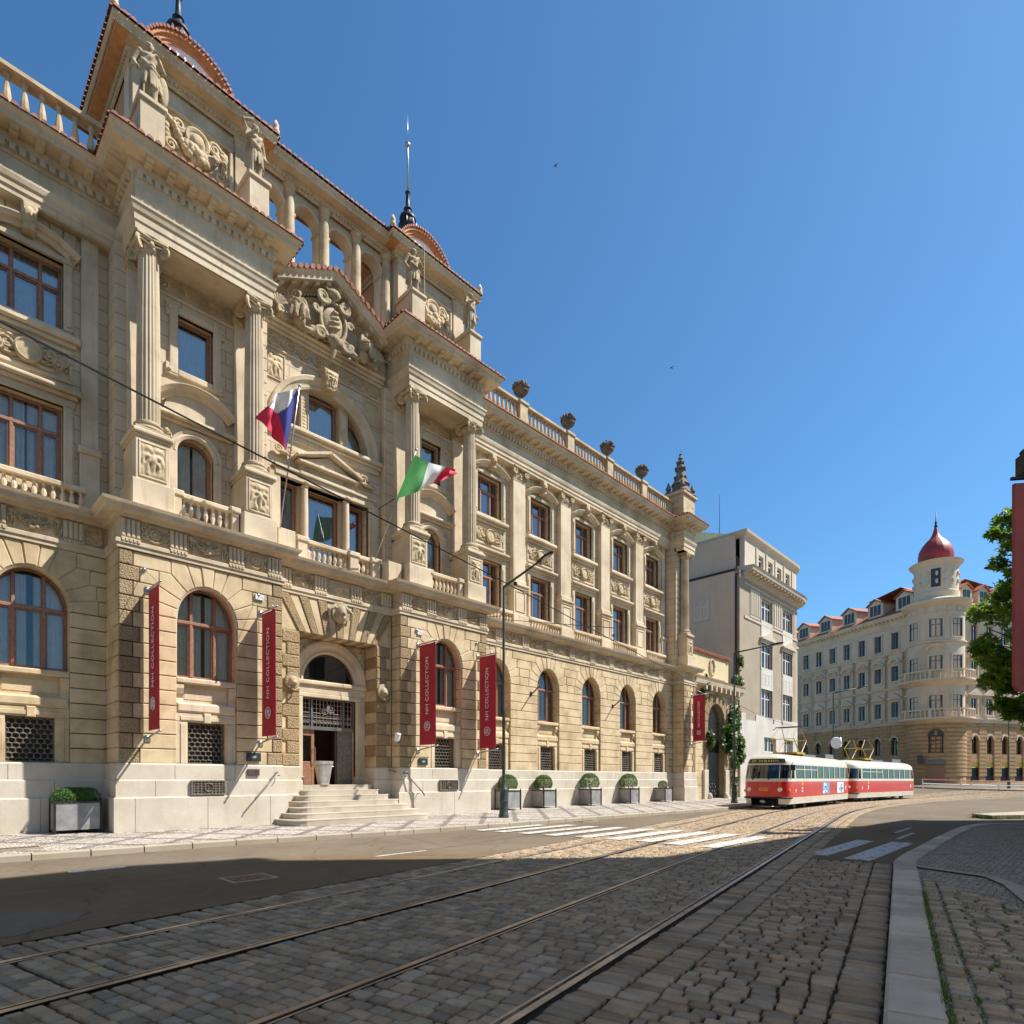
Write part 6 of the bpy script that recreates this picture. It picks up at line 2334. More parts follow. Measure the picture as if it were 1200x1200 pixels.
banner(4.93, -1.3, 2.97, 6.78, .92, 'red banner at the far left edge of the front, beside the planter')
banner(8.05, -1.3, 2.97, 6.76, .95, 'red banner just left of the entrance steps')
banner(14.13, -1.3, 2.95, 6.76, .98, 'red banner just right of the entrance steps')
banner(17.25, -1.3, 2.93, 6.76, .98, 'red banner behind the tall green lamp post')
banner(36.95, -.8, 4.15, 7.15, .85, 'short red banner on the far corner beside the ivy gate')


# flags
def flag(label, name, pole0, pole1, H1, H2, F1, F2, cols, ptype, seed, sag=.12):
    r = root('flag', pole0, label, 'flag', 'flags on slanting poles over the entrance')
    p = MB()
    p.tube([pole0, pole1], .022, 6)
    p.ell(pole1, .045, 8, 6)
    p.build('pole', M['steel'], r, smooth=True)
    mb = MB()
    H1, H2, F1, F2 = map(Vector, (H1, H2, F1, F2))
    nrm = (H2 - H1).cross(F1 - H1).normalized()
    n, m_ = 44, 32
    def P(s, t):
        a = H1.lerp(H2, t)
        b = F1.lerp(F2, t)
        q = a.lerp(b, s)
        q = q + nrm * (.11 * math.sin(s * 9 + t * 3.5 + seed) * min(1, s * 2.5) + .05 * math.sin(s * 19 - t * 6) * s)
        q.z -= sag * math.sin(PI * s) * (1 - t * .5)
        return q
    vs = [P(i / n, j / m_) for j in range(m_ + 1) for i in range(n + 1)]
    for j in range(m_):
        for i in range(n):
            s, t = (i + .5) / n, (j + .5) / m_
            if ptype == 'triband':
                k = min(2, int(s * 3))
            else:
                k = 2 if s < .5 * (1 - abs(2 * t - 1)) else (0 if t < .5 else 1)
            mb.f.append([j * (n + 1) + i, j * (n + 1) + i + 1, (j + 1) * (n + 1) + i + 1, (j + 1) * (n + 1) + i])
            mb.m.append(k)
    mb.v = [tuple(v) for v in vs]
    c = mb.build('cloth', cols, r, smooth=True)
    return r


yp = -2.9
flag('white, red and blue flag hanging from a slanting pole left of the balcony', 'a', (8.62, -1.42, 9.6), tuple(fac(351, 452, -3.1)),
     fac(349, 455, -3.05), fac(335.5, 528, -2.55), fac(322, 462, -3.0), fac(301, 490, -2.7), [M['flagwhite'], M['flagred'], M['flagblue']], 'czech', 1.0, .0)
flag('green, white and red flag blowing out to the right over the balcony', 'b', tuple(fac(440, 655, -1.0)), tuple(fac(488, 527, -3.0)),
     fac(486, 533, -2.95), fac(464, 585, -2.5), fac(537, 550, -2.8), fac(531, 556, -2.6), [M['flaggreen'], M['flagwhite'], M['flagred']], 'triband', 2.2, .1)
# thin stays for the flagpoles
r = root('flagpole_stay', tuple(fac(444, 597, -.2)), 'thin dark iron stay bracing the green, white and red flag pole', 'bracket')
b = MB()
b.tube([fac(443, 597, .05), fac(463, 584, -2.4)], .016, 5)
b.build('rod', M['darkiron'], r)


# planters with clipped box
def leaf_ball(mb, c, r, n, size, seed, squash=1.0, flat=.0):
    rr = random.Random(seed)
    for _ in range(n):
        d = Vector((rr.gauss(0, 1), rr.gauss(0, 1), rr.gauss(0, 1))).normalized()
        if d.z < -.55:
            d.z = -d.z
        k = r * (.90 + .12 * rr.random() + .06 * mnoise.noise(d * 3 + Vector((seed, 0, 0))))
        p = Vector(c) + Vector((d.x * k, d.y * k, d.z * k * squash))
        t_ = d.orthogonal().normalized()
        t_ = (Matrix.Rotation(rr.uniform(0, 6.28), 3, d) @ t_ + d * rr.uniform(-.3, .8)).normalized()
        b_ = (d + Vector((rr.gauss(0, .6), rr.gauss(0, .6), rr.gauss(0, .6)))).normalized().cross(t_).normalized()
        s_ = size * rr.uniform(.7, 1.3)
        q = rr.random()
        mb.t = (q, q, q)
        mb.add([p - b_ * s_ * .5, p + t_ * s_ * .5, p + b_ * s_ * .5, p + t_ * s_ * 1.1], [(0, 1, 3), (3, 1, 2)])


PLT = [(2.93, -.95, 1.0, .62, .27, 'wide', 'wide low grey planter box beside the left banner', 'low cushion of clipped box in the wide planter at the left'),
       (19.4, -.95, .86, .8, .27, 'ball', 'grey planter box half hidden behind the green lamp post', 'clipped box ball behind the green lamp post'),
       (21.9, -.95, .9, .85, .265, 'ball', 'second grey planter box to the right of the lamp post', 'clipped box ball in the second planter right of the lamp post'),
       (25.68, -.95, .9, .85, .26, 'big', 'grey planter box in the middle of the row below the windows', 'tallest round clipped box ball in the middle planter of the row'),
       (29.42, -.95, .9, .85, .255, 'big', 'fourth grey planter box in the row, next to the smallest bush', 'round clipped box ball in the planter next to the smallest bush'),
       (33.28, -.95, .9, .85, .25, 'small', 'last grey planter box in the row by the far corner pier', 'smallest clipped box bush by the far corner pier')]
for i, (u, y, w, d, z, kind, lab, lab2) in enumerate(PLT):
    h = .86 if kind != 'wide' else .80
    r = root('planter', (u + w / 2, y + d / 2, z), lab, 'planter', 'grey metal planters along the wall')
    b = MB()
    for sx in (0, 1):
        for sy in (0, 1):
            x, yy = u + sx * w, y + sy * d
            b.box(x - .025, x + .025, yy - .025, yy + .025, z - .03, z + h + .03)
            b.ell((x, yy, z + h + .055), .03, 8, 6)
    b.build('corner_posts', M['darkiron'], r)
    b = MB()
    b.box(u + .01, u + w - .01, y + .005, y + .03, z + .06, z + h)
    b.box(u + .01, u + w - .01, y + d - .03, y + d - .005, z + .06, z + h)
    b.box(u + .005, u + .03, y + .03, y + d - .03, z + .06, z + h)
    b.box(u + w - .03, u + w - .005, y + .03, y + d - .03, z + .06, z + h)
    b.build('box', M['zinc'], r)
    b = MB()
    frame_rect(b, u - .015, u + w + .015, z + h - .045, z + h + .005, y - .012, y + .04, .02, 0)
    b.box(u - .015, u + w + .015, y + d - .04, y + d + .012, z + h - .045, z + h + .005)
    b.box(u - .012, u + .035, y + .04, y + d - .04, z + h - .045, z + h + .005)
    b.box(u + w - .035, u + w + .012, y + .04, y + d - .04, z + h - .045, z + h + .005)
    b.build('rim', M['darkiron'], r)
    b = MB()
    b.box(u + .03, u + w - .03, y + .03, y + d - .03, z + .5, z + h - .06)
    b.build('soil', M['soil'], r)
    cx_, cy_ = u + w / 2, y + d / 2
    s_ = root('box_shrub', (cx_, cy_, z + h - .06), lab2, 'shrub', 'clipped box shrubs in the planters')
    f = MB()
    if kind == 'wide':
        for k in range(5):
            leaf_ball(f, (u + .24 + (w - .48) * k / 4, cy_, z + h + .08), .29, 1900, .032, i * 10 + k, .95)
    elif kind == 'small':
        leaf_ball(f, (cx_, cy_, z + h + .16), .30, 3000, .036, i, .9)
    else:
        q = .45 if kind == 'ball' else .52
        leaf_ball(f, (cx_, cy_, z + h + q * .68), q, 7000, .038, i, .93)
    f.build('foliage', M['box'], s_)
    tk = MB()
    tk.tube([(cx_, cy_, z + h - .08), (cx_ + .01, cy_, z + h + .15)], .03, 6)
    tk.build('stem', M['bark'], s_)


# lamp posts
def lamp(base, top, tip, label, group=True, thick=1.0, old=True):
    r = root('street_lamp', base, label, 'street lamp', 'green street lamp posts' if group else None)
    b = Vector(base)
    k = thick
    if old:
        m_ = MB()
        m_.lathe([(.2 * k, 0), (.2 * k, .12), (.17 * k, .16), (.165 * k, .62), (.18 * k, .66), (.165 * k, .7), (.15 * k, 1.05), (.17 * k, 1.1), (.12 * k, 1.2), (.09 * k, 1.32)], b.x, b.y, 16, z0=b.z)
        m_.build('base', M['green'], r, smooth=True, autosmooth=40)
    m_ = MB()
    h = top - b.z
    m_.lathe([(.065 * k, 1.2 if old else 0), (.06 * k, h * .45), (.075 * k, h * .455), (.05 * k, h * .47), (.05 * k, h)], b.x, b.y, 12, z0=b.z)
    m_.build('pole', M['green'], r, smooth=True, autosmooth=40)
    t = Vector(tip)
    m_ = MB()
    c = Vector((b.x, b.y, top))
    m_.tube([c + Vector((0, 0, -.12)), c, c.lerp(t, .9)], [.045 * k, .05 * k, .035 * k], 7)
    m_.build('arm', M['green'], r, smooth=True)
    d = (t - c).normalized()
    q = d.to_track_quat('X', 'Z').to_matrix().to_4x4()
    T = Matrix.Translation(t) @ q
    m_ = MB()
    m_.ell((.0, 0, 0), (.42, .12, .075), 14, 8, T)
    m_.build('lamp_head', M['darkiron'], r, smooth=True)
    m_ = MB()
    m_.ell((.05, 0, -.05), (.28, .09, .05), 12, 6, T)
    m_.build('lamp_glass', M['steel'], r, smooth=True)
    return r


lamp((16.34, -3.75, .16), 9.0, (16.34, -5.85, 9.6), 'tall dark green lamp post in front of the hotel with a long arm')
lamp((35.6, -4.3, .2), 9.3, (35.6, -6.8, 9.45), 'dark green lamp post beside the tram front and the gate')
p = xz(25.6, 48.0)
t = xz(27.6, 47.5)
r = lamp((p.x, p.y, gz(p)), 8.5, (t.x, t.y, 8.9), 'distant lamp post rising behind the red tram', thick=.9)
s_ = root('round_sign', (p.x, p.y, 4.4), 'pair of round white signs on the post behind the tram', 'sign')
b = MB()
T = Matrix.Translation((p.x - .5, p.y - .35, 4.5)) @ Matrix.Rotation(R(-44), 4, 'Z') @ Matrix.Rotation(PI / 2, 4, 'X')
b.lathe([(.0, .03), (.42, .03), (.45, 0), (.42, -.04), (0, -.04)], 0, 0, 24, T=T, cap=False)
b.build('disc', M['white'], s_)
b = MB()
T = Matrix.Translation((p.x + .35, p.y - .45, 4.6)) @ Matrix.Rotation(R(10), 4, 'Z') @ Matrix.Rotation(PI / 2, 4, 'X')
b.lathe([(.0, .03), (.38, .03), (.4, 0), (.38, -.04), (0, -.04)], 0, 0, 24, T=T, cap=False)
b.tube([(p.x, p.y, 4.5), (p.x - .5, p.y - .3, 4.5)], .02, 5)
b.build('disc', M['white'], s_)
p = xz(50.3, 61.0)
t = xz(51.0, 60.5)
lamp((p.x, p.y, gz(p)), 9.9, (t.x, t.y, 10.3), 'thin distant lamp post before the corner building at the right', thick=.8)
p = xz(19.6, 21.5)
t = xz(17.25, 21.5)
lamp((p.x, p.y, .11), 9.45, (t.x, t.y, 9.22), 'lamp head on a long arm reaching out of the tree at the right')

# bin at the door, wall spotlight, plaques
r = root('waste_bin', (10.55, -.62, 1.45), 'pale tapered waste bin with side handles standing at the door', 'bin')
b = MB()
T = Matrix.Translation((10.55, -.62, 1.46)) @ Matrix.Scale(.78, 4)
pr = [(.2, 0), (.2, .05), (.31, .88), (.33, .9), (.34, 1.0), (.34, 1.04), (.27, 1.05)]
vs = []
for (q, z) in pr:
    for (sx, sy) in ((-1, -1), (-.6, -1.12), (.6, -1.12), (1, -1), (1.1, 0), (1, 1), (-1, 1), (-1.1, 0)):
        vs.append((sx * q, sy * q * .8, z))
b.add(vs, [(j * 8 + i, j * 8 + (i + 1) % 8, (j + 1) * 8 + (i + 1) % 8, (j + 1) * 8 + i) for j in range(len(pr) - 1) for i in range(8)] + [list(range(7, -1, -1)), list(range(48, 56))], T)
b.build('body', plain('pale_grey_enamel', (.36, .34, .30), .35, .1, var=.2, vscale=3), r)
b = MB()
for sg in (-1, 1):
    b.tube([T @ Vector((sg * .3, -.1, .8)), T @ Vector((sg * .42, -.1, .8)), T @ Vector((sg * .42, .1, .8)), T @ Vector((sg * .3, .1, .8))], .016, 5)
b.build('handles', M['steel'], r)
r = root('wall_spotlight', (13.05, -.95, 3.2), 'small white spotlight on the right jamb of the entrance', 'spotlight')
b = MB()
b.tube([(13.25, -1.3, 3.05), (13.0, -1.5, 3.02)], .025, 6)
b.box(13.2, 13.3, -1.36, -1.28, 2.98, 3.12)
b.build('bracket', M['steel'], r)
b = MB()
b.lathe([(.05, 0), (.1, .06), (.11, .28), (.12, .3)], 0, 0, 12, T=Matrix.Translation((13.0, -1.5, 3.04)) @ Matrix.Rotation(R(20), 4, 'X'))
b.build('lamp_head', M['white'], r)


def plaque(u, y, z, w, h, label, mat, txt=None):
    r = root('plaque', (u, y, z), label, 'plaque')
    b = MB()
    b.box(u - w / 2, u + w / 2, y - .03, y + .01, z - h / 2, z + h / 2, c=.006)
    o = b.build('plate', mat, r)
    T = Matrix.Translation((u, y - .034, z)) @ Matrix.Rotation(PI / 2, 4, 'X')
    if txt:
        text_mesh(txt, h * .42, T, 'lettering', M['white'], o, .002)


M['slate'] = plain('dark_slate_glass', (.035, .045, .05), .25, var=.1, bump=0)
M['bronze'] = plain('brown_bronze', (.14, .10, .085), .4, .5, var=.15)
M['enamel'] = plain('white_enamel', (.65, .66, .68), .3, var=.05, bump=0)
M['blueenamel'] = plain('blue_enamel', (.04, .07, .2), .3, var=.05, bump=0)
plaque(7.82, -1.335, 2.33, .44, .27, 'dark green plaque with white letters left of the steps', M['slate'], 'nH')
plaque(7.8, -1.375, 1.86, .36, .2, 'small brown bronze plaque low on the plinth left of the steps', M['bronze'])
plaque(14.35, -1.335, 2.33, .42, .27, 'dark plaque below the banner right of the steps', M['slate'], 'nH')
plaque(8.0, -1.325, 7.3, .26, .17, 'white and blue house number sign above the left banner', M['enamel'], None)
plaque(14.2, -1.325, 7.28, .24, .16, 'white and blue house number sign above the right banner', M['enamel'], None)
for (u, z, lab) in ((22.0, 5.85, 'short iron rod holder on the wall between the first arched windows'), (29.0, 5.85, 'short iron rod holder on the wall between the last arched windows')):
    r = root('rod_holder', (u, 0, z), lab, 'bracket')
    b = MB()
    b.tube([(u, .02, z), (u, -.12, z + .02), (u, -.62, z + .35)], .035, 6)
    b.box(u - .06, u + .06, -.04, .01, z - .1, z + .1)
    b.build('rod', M['darkiron'], r)

# ------------------------------------------------------------------ trams
M['tramred'] = plain('tram_red_paint', (.55, .012, .006), .28, var=.05, vscale=1.5, bump=0, coat=.5)
M['tramcream'] = plain('tram_cream_paint', (.66, .60, .48), .32, var=.08, vscale=1.5, bump=0, coat=.4)
M['tramroof'] = plain('tram_grey_roof', (.15, .16, .17), .5, var=.2, bump=0)
M['tramglass'] = glass('tram_window_glass', 1.7, (.13, .15, .155), 0)
M['pant'] = plain('yellow_pantograph_paint', (.48, .31, .02), .5, var=.1)
M['underside'] = plain('black_underframe', (.018, .016, .015), .7)
M['headlight'] = plain('warm_headlight_glass', (.85, .75, .55), .15, var=.02, bump=0)
M['orange'] = plain('orange_sticker', (.8, .3, .02), .4, var=.02, bump=0)
M['yellow'] = plain('yellow_digits', (.75, .5, .03), .4, var=.02, bump=0)
M['blueposter'] = plain('pale_blue_poster', (.18, .38, .72), .3, var=.35, vscale=5, bump=0)
M['display'] = plain('dark_display', (.03, .035, .02), .25, var=.1, bump=0)
M['amber'] = plain('amber_display_text', (.45, .42, .08), .4, var=.1, bump=0)


def tram(pf, pr_, label, ads, first):
    """pf, pr_: ground points of the nose and tail on the centre line; local +x = forwards, nose at x = L/2"""
    mid = (pf + pr_) / 2
    d = pf - pr_
    L = d.length
    yaw = math.atan2(d.y, d.x)
    r = root('tram', (mid.x, mid.y, gz(mid) + .02), label, 'tram', None, yaw)
    W_ = 1.22

    def half(z):            # half width at height z
        if z < 2.45:
            return W_ - .04 * max(0, (z - 1.5)) - (.03 if z < .6 else 0)
        t = min(1, (z - 2.45) / .6)
        return (W_ - .04) * (1 - t ** 2.6) ** .5 if t < 1 else 0.02

    def nose(z):            # nose position
        if z < 1.55:
            return L / 2 - .10 * max(0, (.9 - z))
        if z < 2.45:
            return L / 2 - .30 * (z - 1.55)
        t = min(1, (z - 2.45) / .6)
        return L / 2 - .27 - 1.0 * (1 - (1 - t ** 2.2) ** .5)

    def S(z, t, off=0.0, front=True):
        """point on the rounded end: t in -90..90 degrees"""
        w, a = half(z) + off, 1.05
        x = nose(z) + off - a + a * max(0, math.cos(R(t))) ** .55
        y = w * math.copysign(abs(math.sin(R(t))) ** .8, t)
        return Vector((x if front else -x, y, z))

    zs = [.28, .42, .6, .64, .9, 1.2, 1.5, 1.52, 1.64, 1.66, 2.0, 2.4, 2.42, 2.5, 2.6, 2.7, 2.8, 2.88, 2.95, 3.0, 3.04]
    ts = [-90 + 180 * k / 28 for k in range(29)]
    ring0 = None
    mb = MB()
    n = 58
    for z in zs:
        pts = [S(z, t) for t in ts] + [S(z, -t, front=False) for t in ts]
        mb.v.extend([tuple(p) for p in pts])
    def open_side(z0, z1, k):
        return 1.66 <= z0 and z1 <= 2.4
    for j in range(len(zs) - 1):
        zc = (zs[j] + zs[j + 1]) / 2
        for i in range(n):
            k = (i + 1) % n
            x = mb.v[j * n + i][0]
            if open_side(zs[j], zs[j + 1], i):
                continue
            if zs[j] < .6 and i < 28 and 9 <= i <= 18:
                continue                     # open coupler bay under the bumper
            mb.f.append([j * n + i, j * n + k, (j + 1) * n + k, (j + 1) * n + i])
            mi = 0
            if .62 < zc < 1.51:
                mi = 1
            elif zc > 2.72 and abs(x) < L / 2 - 3.2 or zc > 2.98:
                mi = 2
            mb.m.append(mi)
    mb.f.append([(len(zs) - 1) * n + i for i in range(n)])
    mb.m.append(2)
    body = mb.build('body', [M['tramcream'], M['tramred'], M['tramroof']], r, smooth=True, local=True, autosmooth=35)
    # window pillars and glass
    pl, gl = MB(), MB()
    xf = L / 2 - 1.35
    bounds = [xf - .1, xf - 1.75] + [xf - 1.75 - (2 * xf - 1.75 - .35) * k / 7 for k in range(1, 8)]
    for sg in (-1, 1):
        for b_ in bounds + [xf + .02, -xf - .0]:
            for (z0, z1) in ((1.64, 2.43),):
                y0_, y1_ = half(z0), half(z1)
                pl.add([(b_ - .05, sg * y0_, z0), (b_ + .05, sg * y0_, z0), (b_ + .05, sg * y1_, z1), (b_ - .05, sg * y1_, z1), (b_ - .05, sg * (y0_ - .06), z0), (b_ + .05, sg * (y0_ - .06), z0), (b_ + .05, sg * (y1_ - .06), z1), (b_ - .05, sg * (y1_ - .06), z1)], [(0, 1, 2, 3), (4, 7, 6, 5), (0, 3, 7, 4), (1, 5, 6, 2)])
        edges = sorted(bounds, reverse=True)
        for a, b_ in zip(edges, edges[1:]):
            y0_, y1_ = half(1.66) - .025, half(2.41) - .025
            gl.add([(a - .05, sg * y0_, 1.66), (b_ + .05, sg * y0_, 1.66), (b_ + .05, sg * y1_, 2.41), (a - .05, sg * y1_, 2.41)], [(0, 1, 2, 3)])
    for front in (True, False):
        tt = [-84 + 168 * k / 24 for k in range(25)]
        vs = [S(1.66, t, -.015, front) for t in tt] + [S(2.41, t, -.015, front) for t in tt]
        gl.add(vs, [(i, i + 1, 26 + i, 25 + i) for i in range(24)])
        for tm in ((-80, 80) if front else (-80, -30, 30, 80)):
            pl.tube([S(1.64, tm, -.01, front), S(2.0, tm, -.01, front), S(2.43, tm, -.01, front)], .055, 5)
        if front:
            pl.tube([S(1.66, -34, -.005), S(2.41, -34, -.005)], .018, 5)
            pl.tube([S(1.66, 34, -.005), S(2.41, 34, -.005)], .018, 5)
    for sg in (-1, 1):
        for k in range(1, 4):
            pl.box(bounds[k] + .05, bounds[k - 1] - .05, sg * half(2.2) - .03, sg * half(2.2) + .004, 2.15, 2.19)
    pl.build('window_pillars', M['tramcream'], r, local=True)
    gl.build('windows', M['tramglass'], r, local=True, smooth=False)
    inn = MB()
    inn.box(-L / 2 + 1.2, L / 2 - 1.3, -1.1, 1.1, .75, .8)
    inn.box(-L / 2 + 1.2, L / 2 - 1.3, -.9, .9, 2.52, 2.56)
    for k in range(9):
        x = -L / 2 + 1.8 + k * (L - 4.2) / 8
        for sg in (-1, 1):
            inn.box(x - .2, x + .25, sg * .75 - .22, sg * .75 + .22, 1.15, 1.25)
            inn.box(x - .26, x - .19, sg * .75 - .22, sg * .75 + .22, 1.2, 1.85)
    inn.box(L / 2 - 2.1, L / 2 - 2.0, -1.1, 1.1, .8, 2.1)
    inn.box(L / 2 - 1.1, L / 2 - .7, -.9, .9, 1.2, 1.6)
    inn.build('seats', M['darkiron'], r, local=True)
    # underframe, bogies with wheels
    un = MB()
    un.box(-L / 2 + .7, L / 2 - .7, -.95, .95, .22, .6)
    un.build('underframe', M['underside'], r, local=True)
    for bx in (-L / 2 + 3.4, L / 2 - 3.4):
        bo = MB()
        for sg in (-1, 1):
            bo.box(bx - 1.2, bx + 1.2, sg * .9 - .06, sg * .9 + .06, .25, .45)
        bg = bo.build('bogie', M['underside'], r, local=True)
        for wx in (-.95, .95):
            wl = MB()
            for sg in (-1, 1):
                wl.lathe([(.2, -.05), (.33, -.05), (.33, .04), (.36, .05), (.36, .07), (.1, .07)], 0, 0, 18, T=Matrix.Translation((bx + wx, sg * .8, .33)) @ Matrix.Rotation(sg * PI / 2, 4, 'X'))
            wl.build('wheel', M['cover'], bg, local=True)
    bm_ = MB()
    bm_.tube([S(.62, t, .03) for t in [-84 + 168 * k / 20 for k in range(21)]], .05, 6)
    bm_.build('bumper', M['underside'], r, local=True, smooth=True)
    cp = MB()
    cp.tube([(L / 2 - .9, 0, .42), (L / 2 + .12, 0, .42)], .06, 8)
    cp.ell((L / 2 + .15, 0, .42), (.12, .16, .1), 10, 7)
    cp.box(L / 2 - .8, L / 2 - .7, -.9, .9, .15, .6)
    cp.tube([(L / 2 - .5, -.7, .14), (L / 2 - .15, 0, .14), (L / 2 - .5, .7, .14)], .04, 6)
    cp.build('coupler', M['steel'] if first else M['underside'], r, local=True, smooth=True)
    for sg in (-1, 1):
        hl = MB()
        p = S(1.07, sg * 36, .0)
        T = Matrix.Translation(p) @ Matrix.Rotation(sg * R(12), 4, 'Z') @ Matrix.Rotation(PI / 2, 4, 'Y')
        hl.lathe([(.115, -.06), (.115, .04), (.09, .055), (0, .07)], 0, 0, 18, T=T)
        hl.build('headlight', M['headlight'], r, local=True, smooth=True)
        il = MB()
        p = S(1.0, sg * 72, .01)
        il.ell(p, (.06, .06, .09), 8, 6)
        il.build('indicator_light', M['orange'], r, local=True)
    if first:
        T = Matrix.Translation(S(1.07, 0, .012)) @ Matrix.Rotation(PI / 2, 4, 'Z') @ Matrix.Rotation(PI / 2, 4, 'X')
        T = r.matrix_basis.copy() if False else T
        RM = Matrix.Translation(r.location) @ Matrix.Rotation(yaw, 4, 'Z')
        text_mesh('8583', .24, RM @ T, 'fleet_number', M['yellow'], r, .004)
        ds = MB()
        tt = [-52 + 104 * k / 10 for k in range(11)]
        vs = [S(2.50, t, .025) for t in tt] + [S(2.74, t, .045) for t in tt]
        ds.add(vs, [(i, i + 1, 12 + i, 11 + i) for i in range(10)])
        dd = ds.build('destination_display', M['display'], r, local=True, smooth=True)
        tx = MB()
        rr = random.Random(1)
        for k in range(12):
            t0 = -34 + 5.4 * k
            if k == 3:
                continue
            tx.add([S(2.56, t0, .034), S(2.56, t0 + 3.6, .034), S(2.68, t0 + 3.6, .046), S(2.68, t0, .046)], [(0, 1, 2, 3)])
        tx.build('display_text', M['amber'], dd, local=True)
        wp = MB()
        for ty in (-24, 8):
            wp.tube([S(1.63, ty, .03), S(1.95, ty + 14, .03)], .012, 4)
            wp.ell(S(1.63, ty, .03), .035, 6, 5)
        wp.build('wipers', M['underside'], r, local=True)
        mr = MB()
        mr.tube([S(2.5, 86, .0), S(2.5, 86, .0) + Vector((.45, .12, .03))], .018, 5)
        mr.box(*[v for v in (L / 2 - .7, L / 2 - .6, 1.22, 1.42, 2.1, 2.4)])
        mr.build('mirror', M['underside'], r, local=True)
    # markings on the side towards the camera (local +y after turning round)
    sy = 1
    ysd = lambda z: sy * (half(z) + .006)
    st = MB()
    st.add([(L / 2 - 2.75, ysd(1.3), 1.28), (L / 2 - 2.45, ysd(1.3), 1.28), (L / 2 - 2.45, ysd(1.44), 1.46), (L / 2 - 2.75, ysd(1.44), 1.46)], [(0, 1, 2, 3)])
    st.build('orange_sticker', M['orange'], r, local=True)
    st = MB()
    for (x, z, w, h) in ((L / 2 - 2.6, 1.12, .16, .12), (L / 2 - 2.6, .96, .18, .1), (L / 2 - 1.45, 1.0, .1, .2), (-L / 2 + 1.5, 1.05, .16, .26)):
        st.add([(x - w / 2, ysd(z), z - h / 2), (x + w / 2, ysd(z), z - h / 2), (x + w / 2, ysd(z), z + h / 2), (x - w / 2, ysd(z), z + h / 2)], [(0, 1, 2, 3)])
    st.build('white_markings', M['white'], r, local=True)
    if ads:
        for (x, w, mt) in ((-.55, 1.5, 'blueposter'), (-4.0, 1.6, 'white')):
            po = MB()
            po.add([(x - w / 2, ysd(1), .74), (x + w / 2, ysd(1), .74), (x + w / 2, ysd(1.4), 1.44), (x - w / 2, ysd(1.4), 1.44)], [(0, 1, 2, 3)])
            pp = po.build('poster', M[mt], r, local=True)
            rr = random.Random(int(w * 10))
            de = MB()
            for k in range(9):
                px_, pz_ = x + rr.uniform(-.55, .55), 1.08 + rr.uniform(-.24, .24)
                a, b_ = rr.uniform(.05, .2), rr.uniform(.03, .1)
                yy = ysd(1) + .004 + .0006 * k
                de.add([(px_ - a, yy, pz_ - b_), (px_ + a, yy, pz_ - b_), (px_ + a, yy, pz_ + b_), (px_ - a, yy, pz_ + b_)], [(0, 1, 2, 3)])
            de.build('poster_print', M['white'] if mt == 'blueposter' else M['blueposter'], pp, local=True)
    # pantograph
    bx = L / 2 - 4.3
    pa = MB()
    for sg in (-1, 1):
        for (x0, x1) in ((bx - .9, bx - 1.2), (bx + .9, bx + 1.2)):
            pa.tube([(x0 * .3 + bx * .7, sg * .62, 3.2), (x1, sg * .62, 3.95), (bx + (.25 if x1 > bx else -.25), sg * .5, 4.7)], [.032, .028, .02], 5)
    pa.tube([(bx - 1.2, -.62, 3.95), (bx - 1.2, .62, 3.95)], .025, 5)
    pa.tube([(bx + 1.2, -.62, 3.95), (bx + 1.2, .62, 3.95)], .025, 5)
    pa.box(bx - .8, bx + .8, -.66, .66, 3.1, 3.2)
    po = pa.build('pantograph', M['pant'], r, local=True)
    ph = MB()
    ph.tube([(bx, -.95, 4.58), (bx, -.7, 4.72), (bx, .7, 4.72), (bx, .95, 4.58)], .022, 5)
    for q in (-.28, .28):
        ph.tube([(bx + q, -.7, 4.71), (bx + q, .7, 4.71)], .02, 5)
    for sx in (-.6, .6):
        for sg in (-.5, .5):
            ph.lathe([(.06, 0), (.08, .04), (.05, .1)], bx + sx, sg, 8, z0=3.0)
    ph.build('collector_bow', M['darkiron'], po, local=True)
    rb = MB()
    rb.box(-L / 2 + 1.6, -L / 2 + 3.6, -.5, .5, 3.02, 3.28, c=0)
    rb.box(-1.2, 1.4, -.45, .45, 3.02, 3.14)
    rb.build('roof_box', M['tramroof'], r, local=True)
    return r


pf, pm, pe = Vector((32.9, -7.12, 0)), Vector((46.6, -6.55, 0)), Vector((61.0, -7.85, 0))
pm2 = Vector((47.5, -6.6, 0))
tram(pf, pm, 'front red and cream tram carriage with headlights and fleet number, coming towards the viewer', True, True)
tram(pm2, pe, 'rear red and cream tram carriage coupled behind, without posters', False, False)
# ------------------------------------------------------------------ gate wall beside the palace
gy = -.3
G = root('gate_wall', (41.5, gy, .2), 'ivy-grown stone gateway with an arched iron gate and yellow attic', 'gateway')
mb, vm = MB(), MB()
GC, GR, GS = 41.5, 1.3, 5.75
for j in range(15):
    za, zb = .2 + j * .5, .2 + (j + 1) * .5
    if zb > 7.71:
        break
    hw = GR if za < GS else (math.sqrt(max(0, GR ** 2 - (za - GS) ** 2)) if za < GS + GR else 0)
    if hw > 0:
        mb.box(37.5, GC - hw - .5, gy, gy + .6, za, zb, c=.025)
        mb.box(GC + hw + .5, 45.4, gy, gy + .6, za, zb, c=.025)
        if za < GS:
            for sg in (-1, 1):
                vm.box(*sorted((GC + sg * hw, GC + sg * (hw + .5))), gy - .08, gy + .6, za, zb, c=.03)
    else:
        mb.box(37.5, 45.4, gy, gy + .6, za, zb, c=.025)
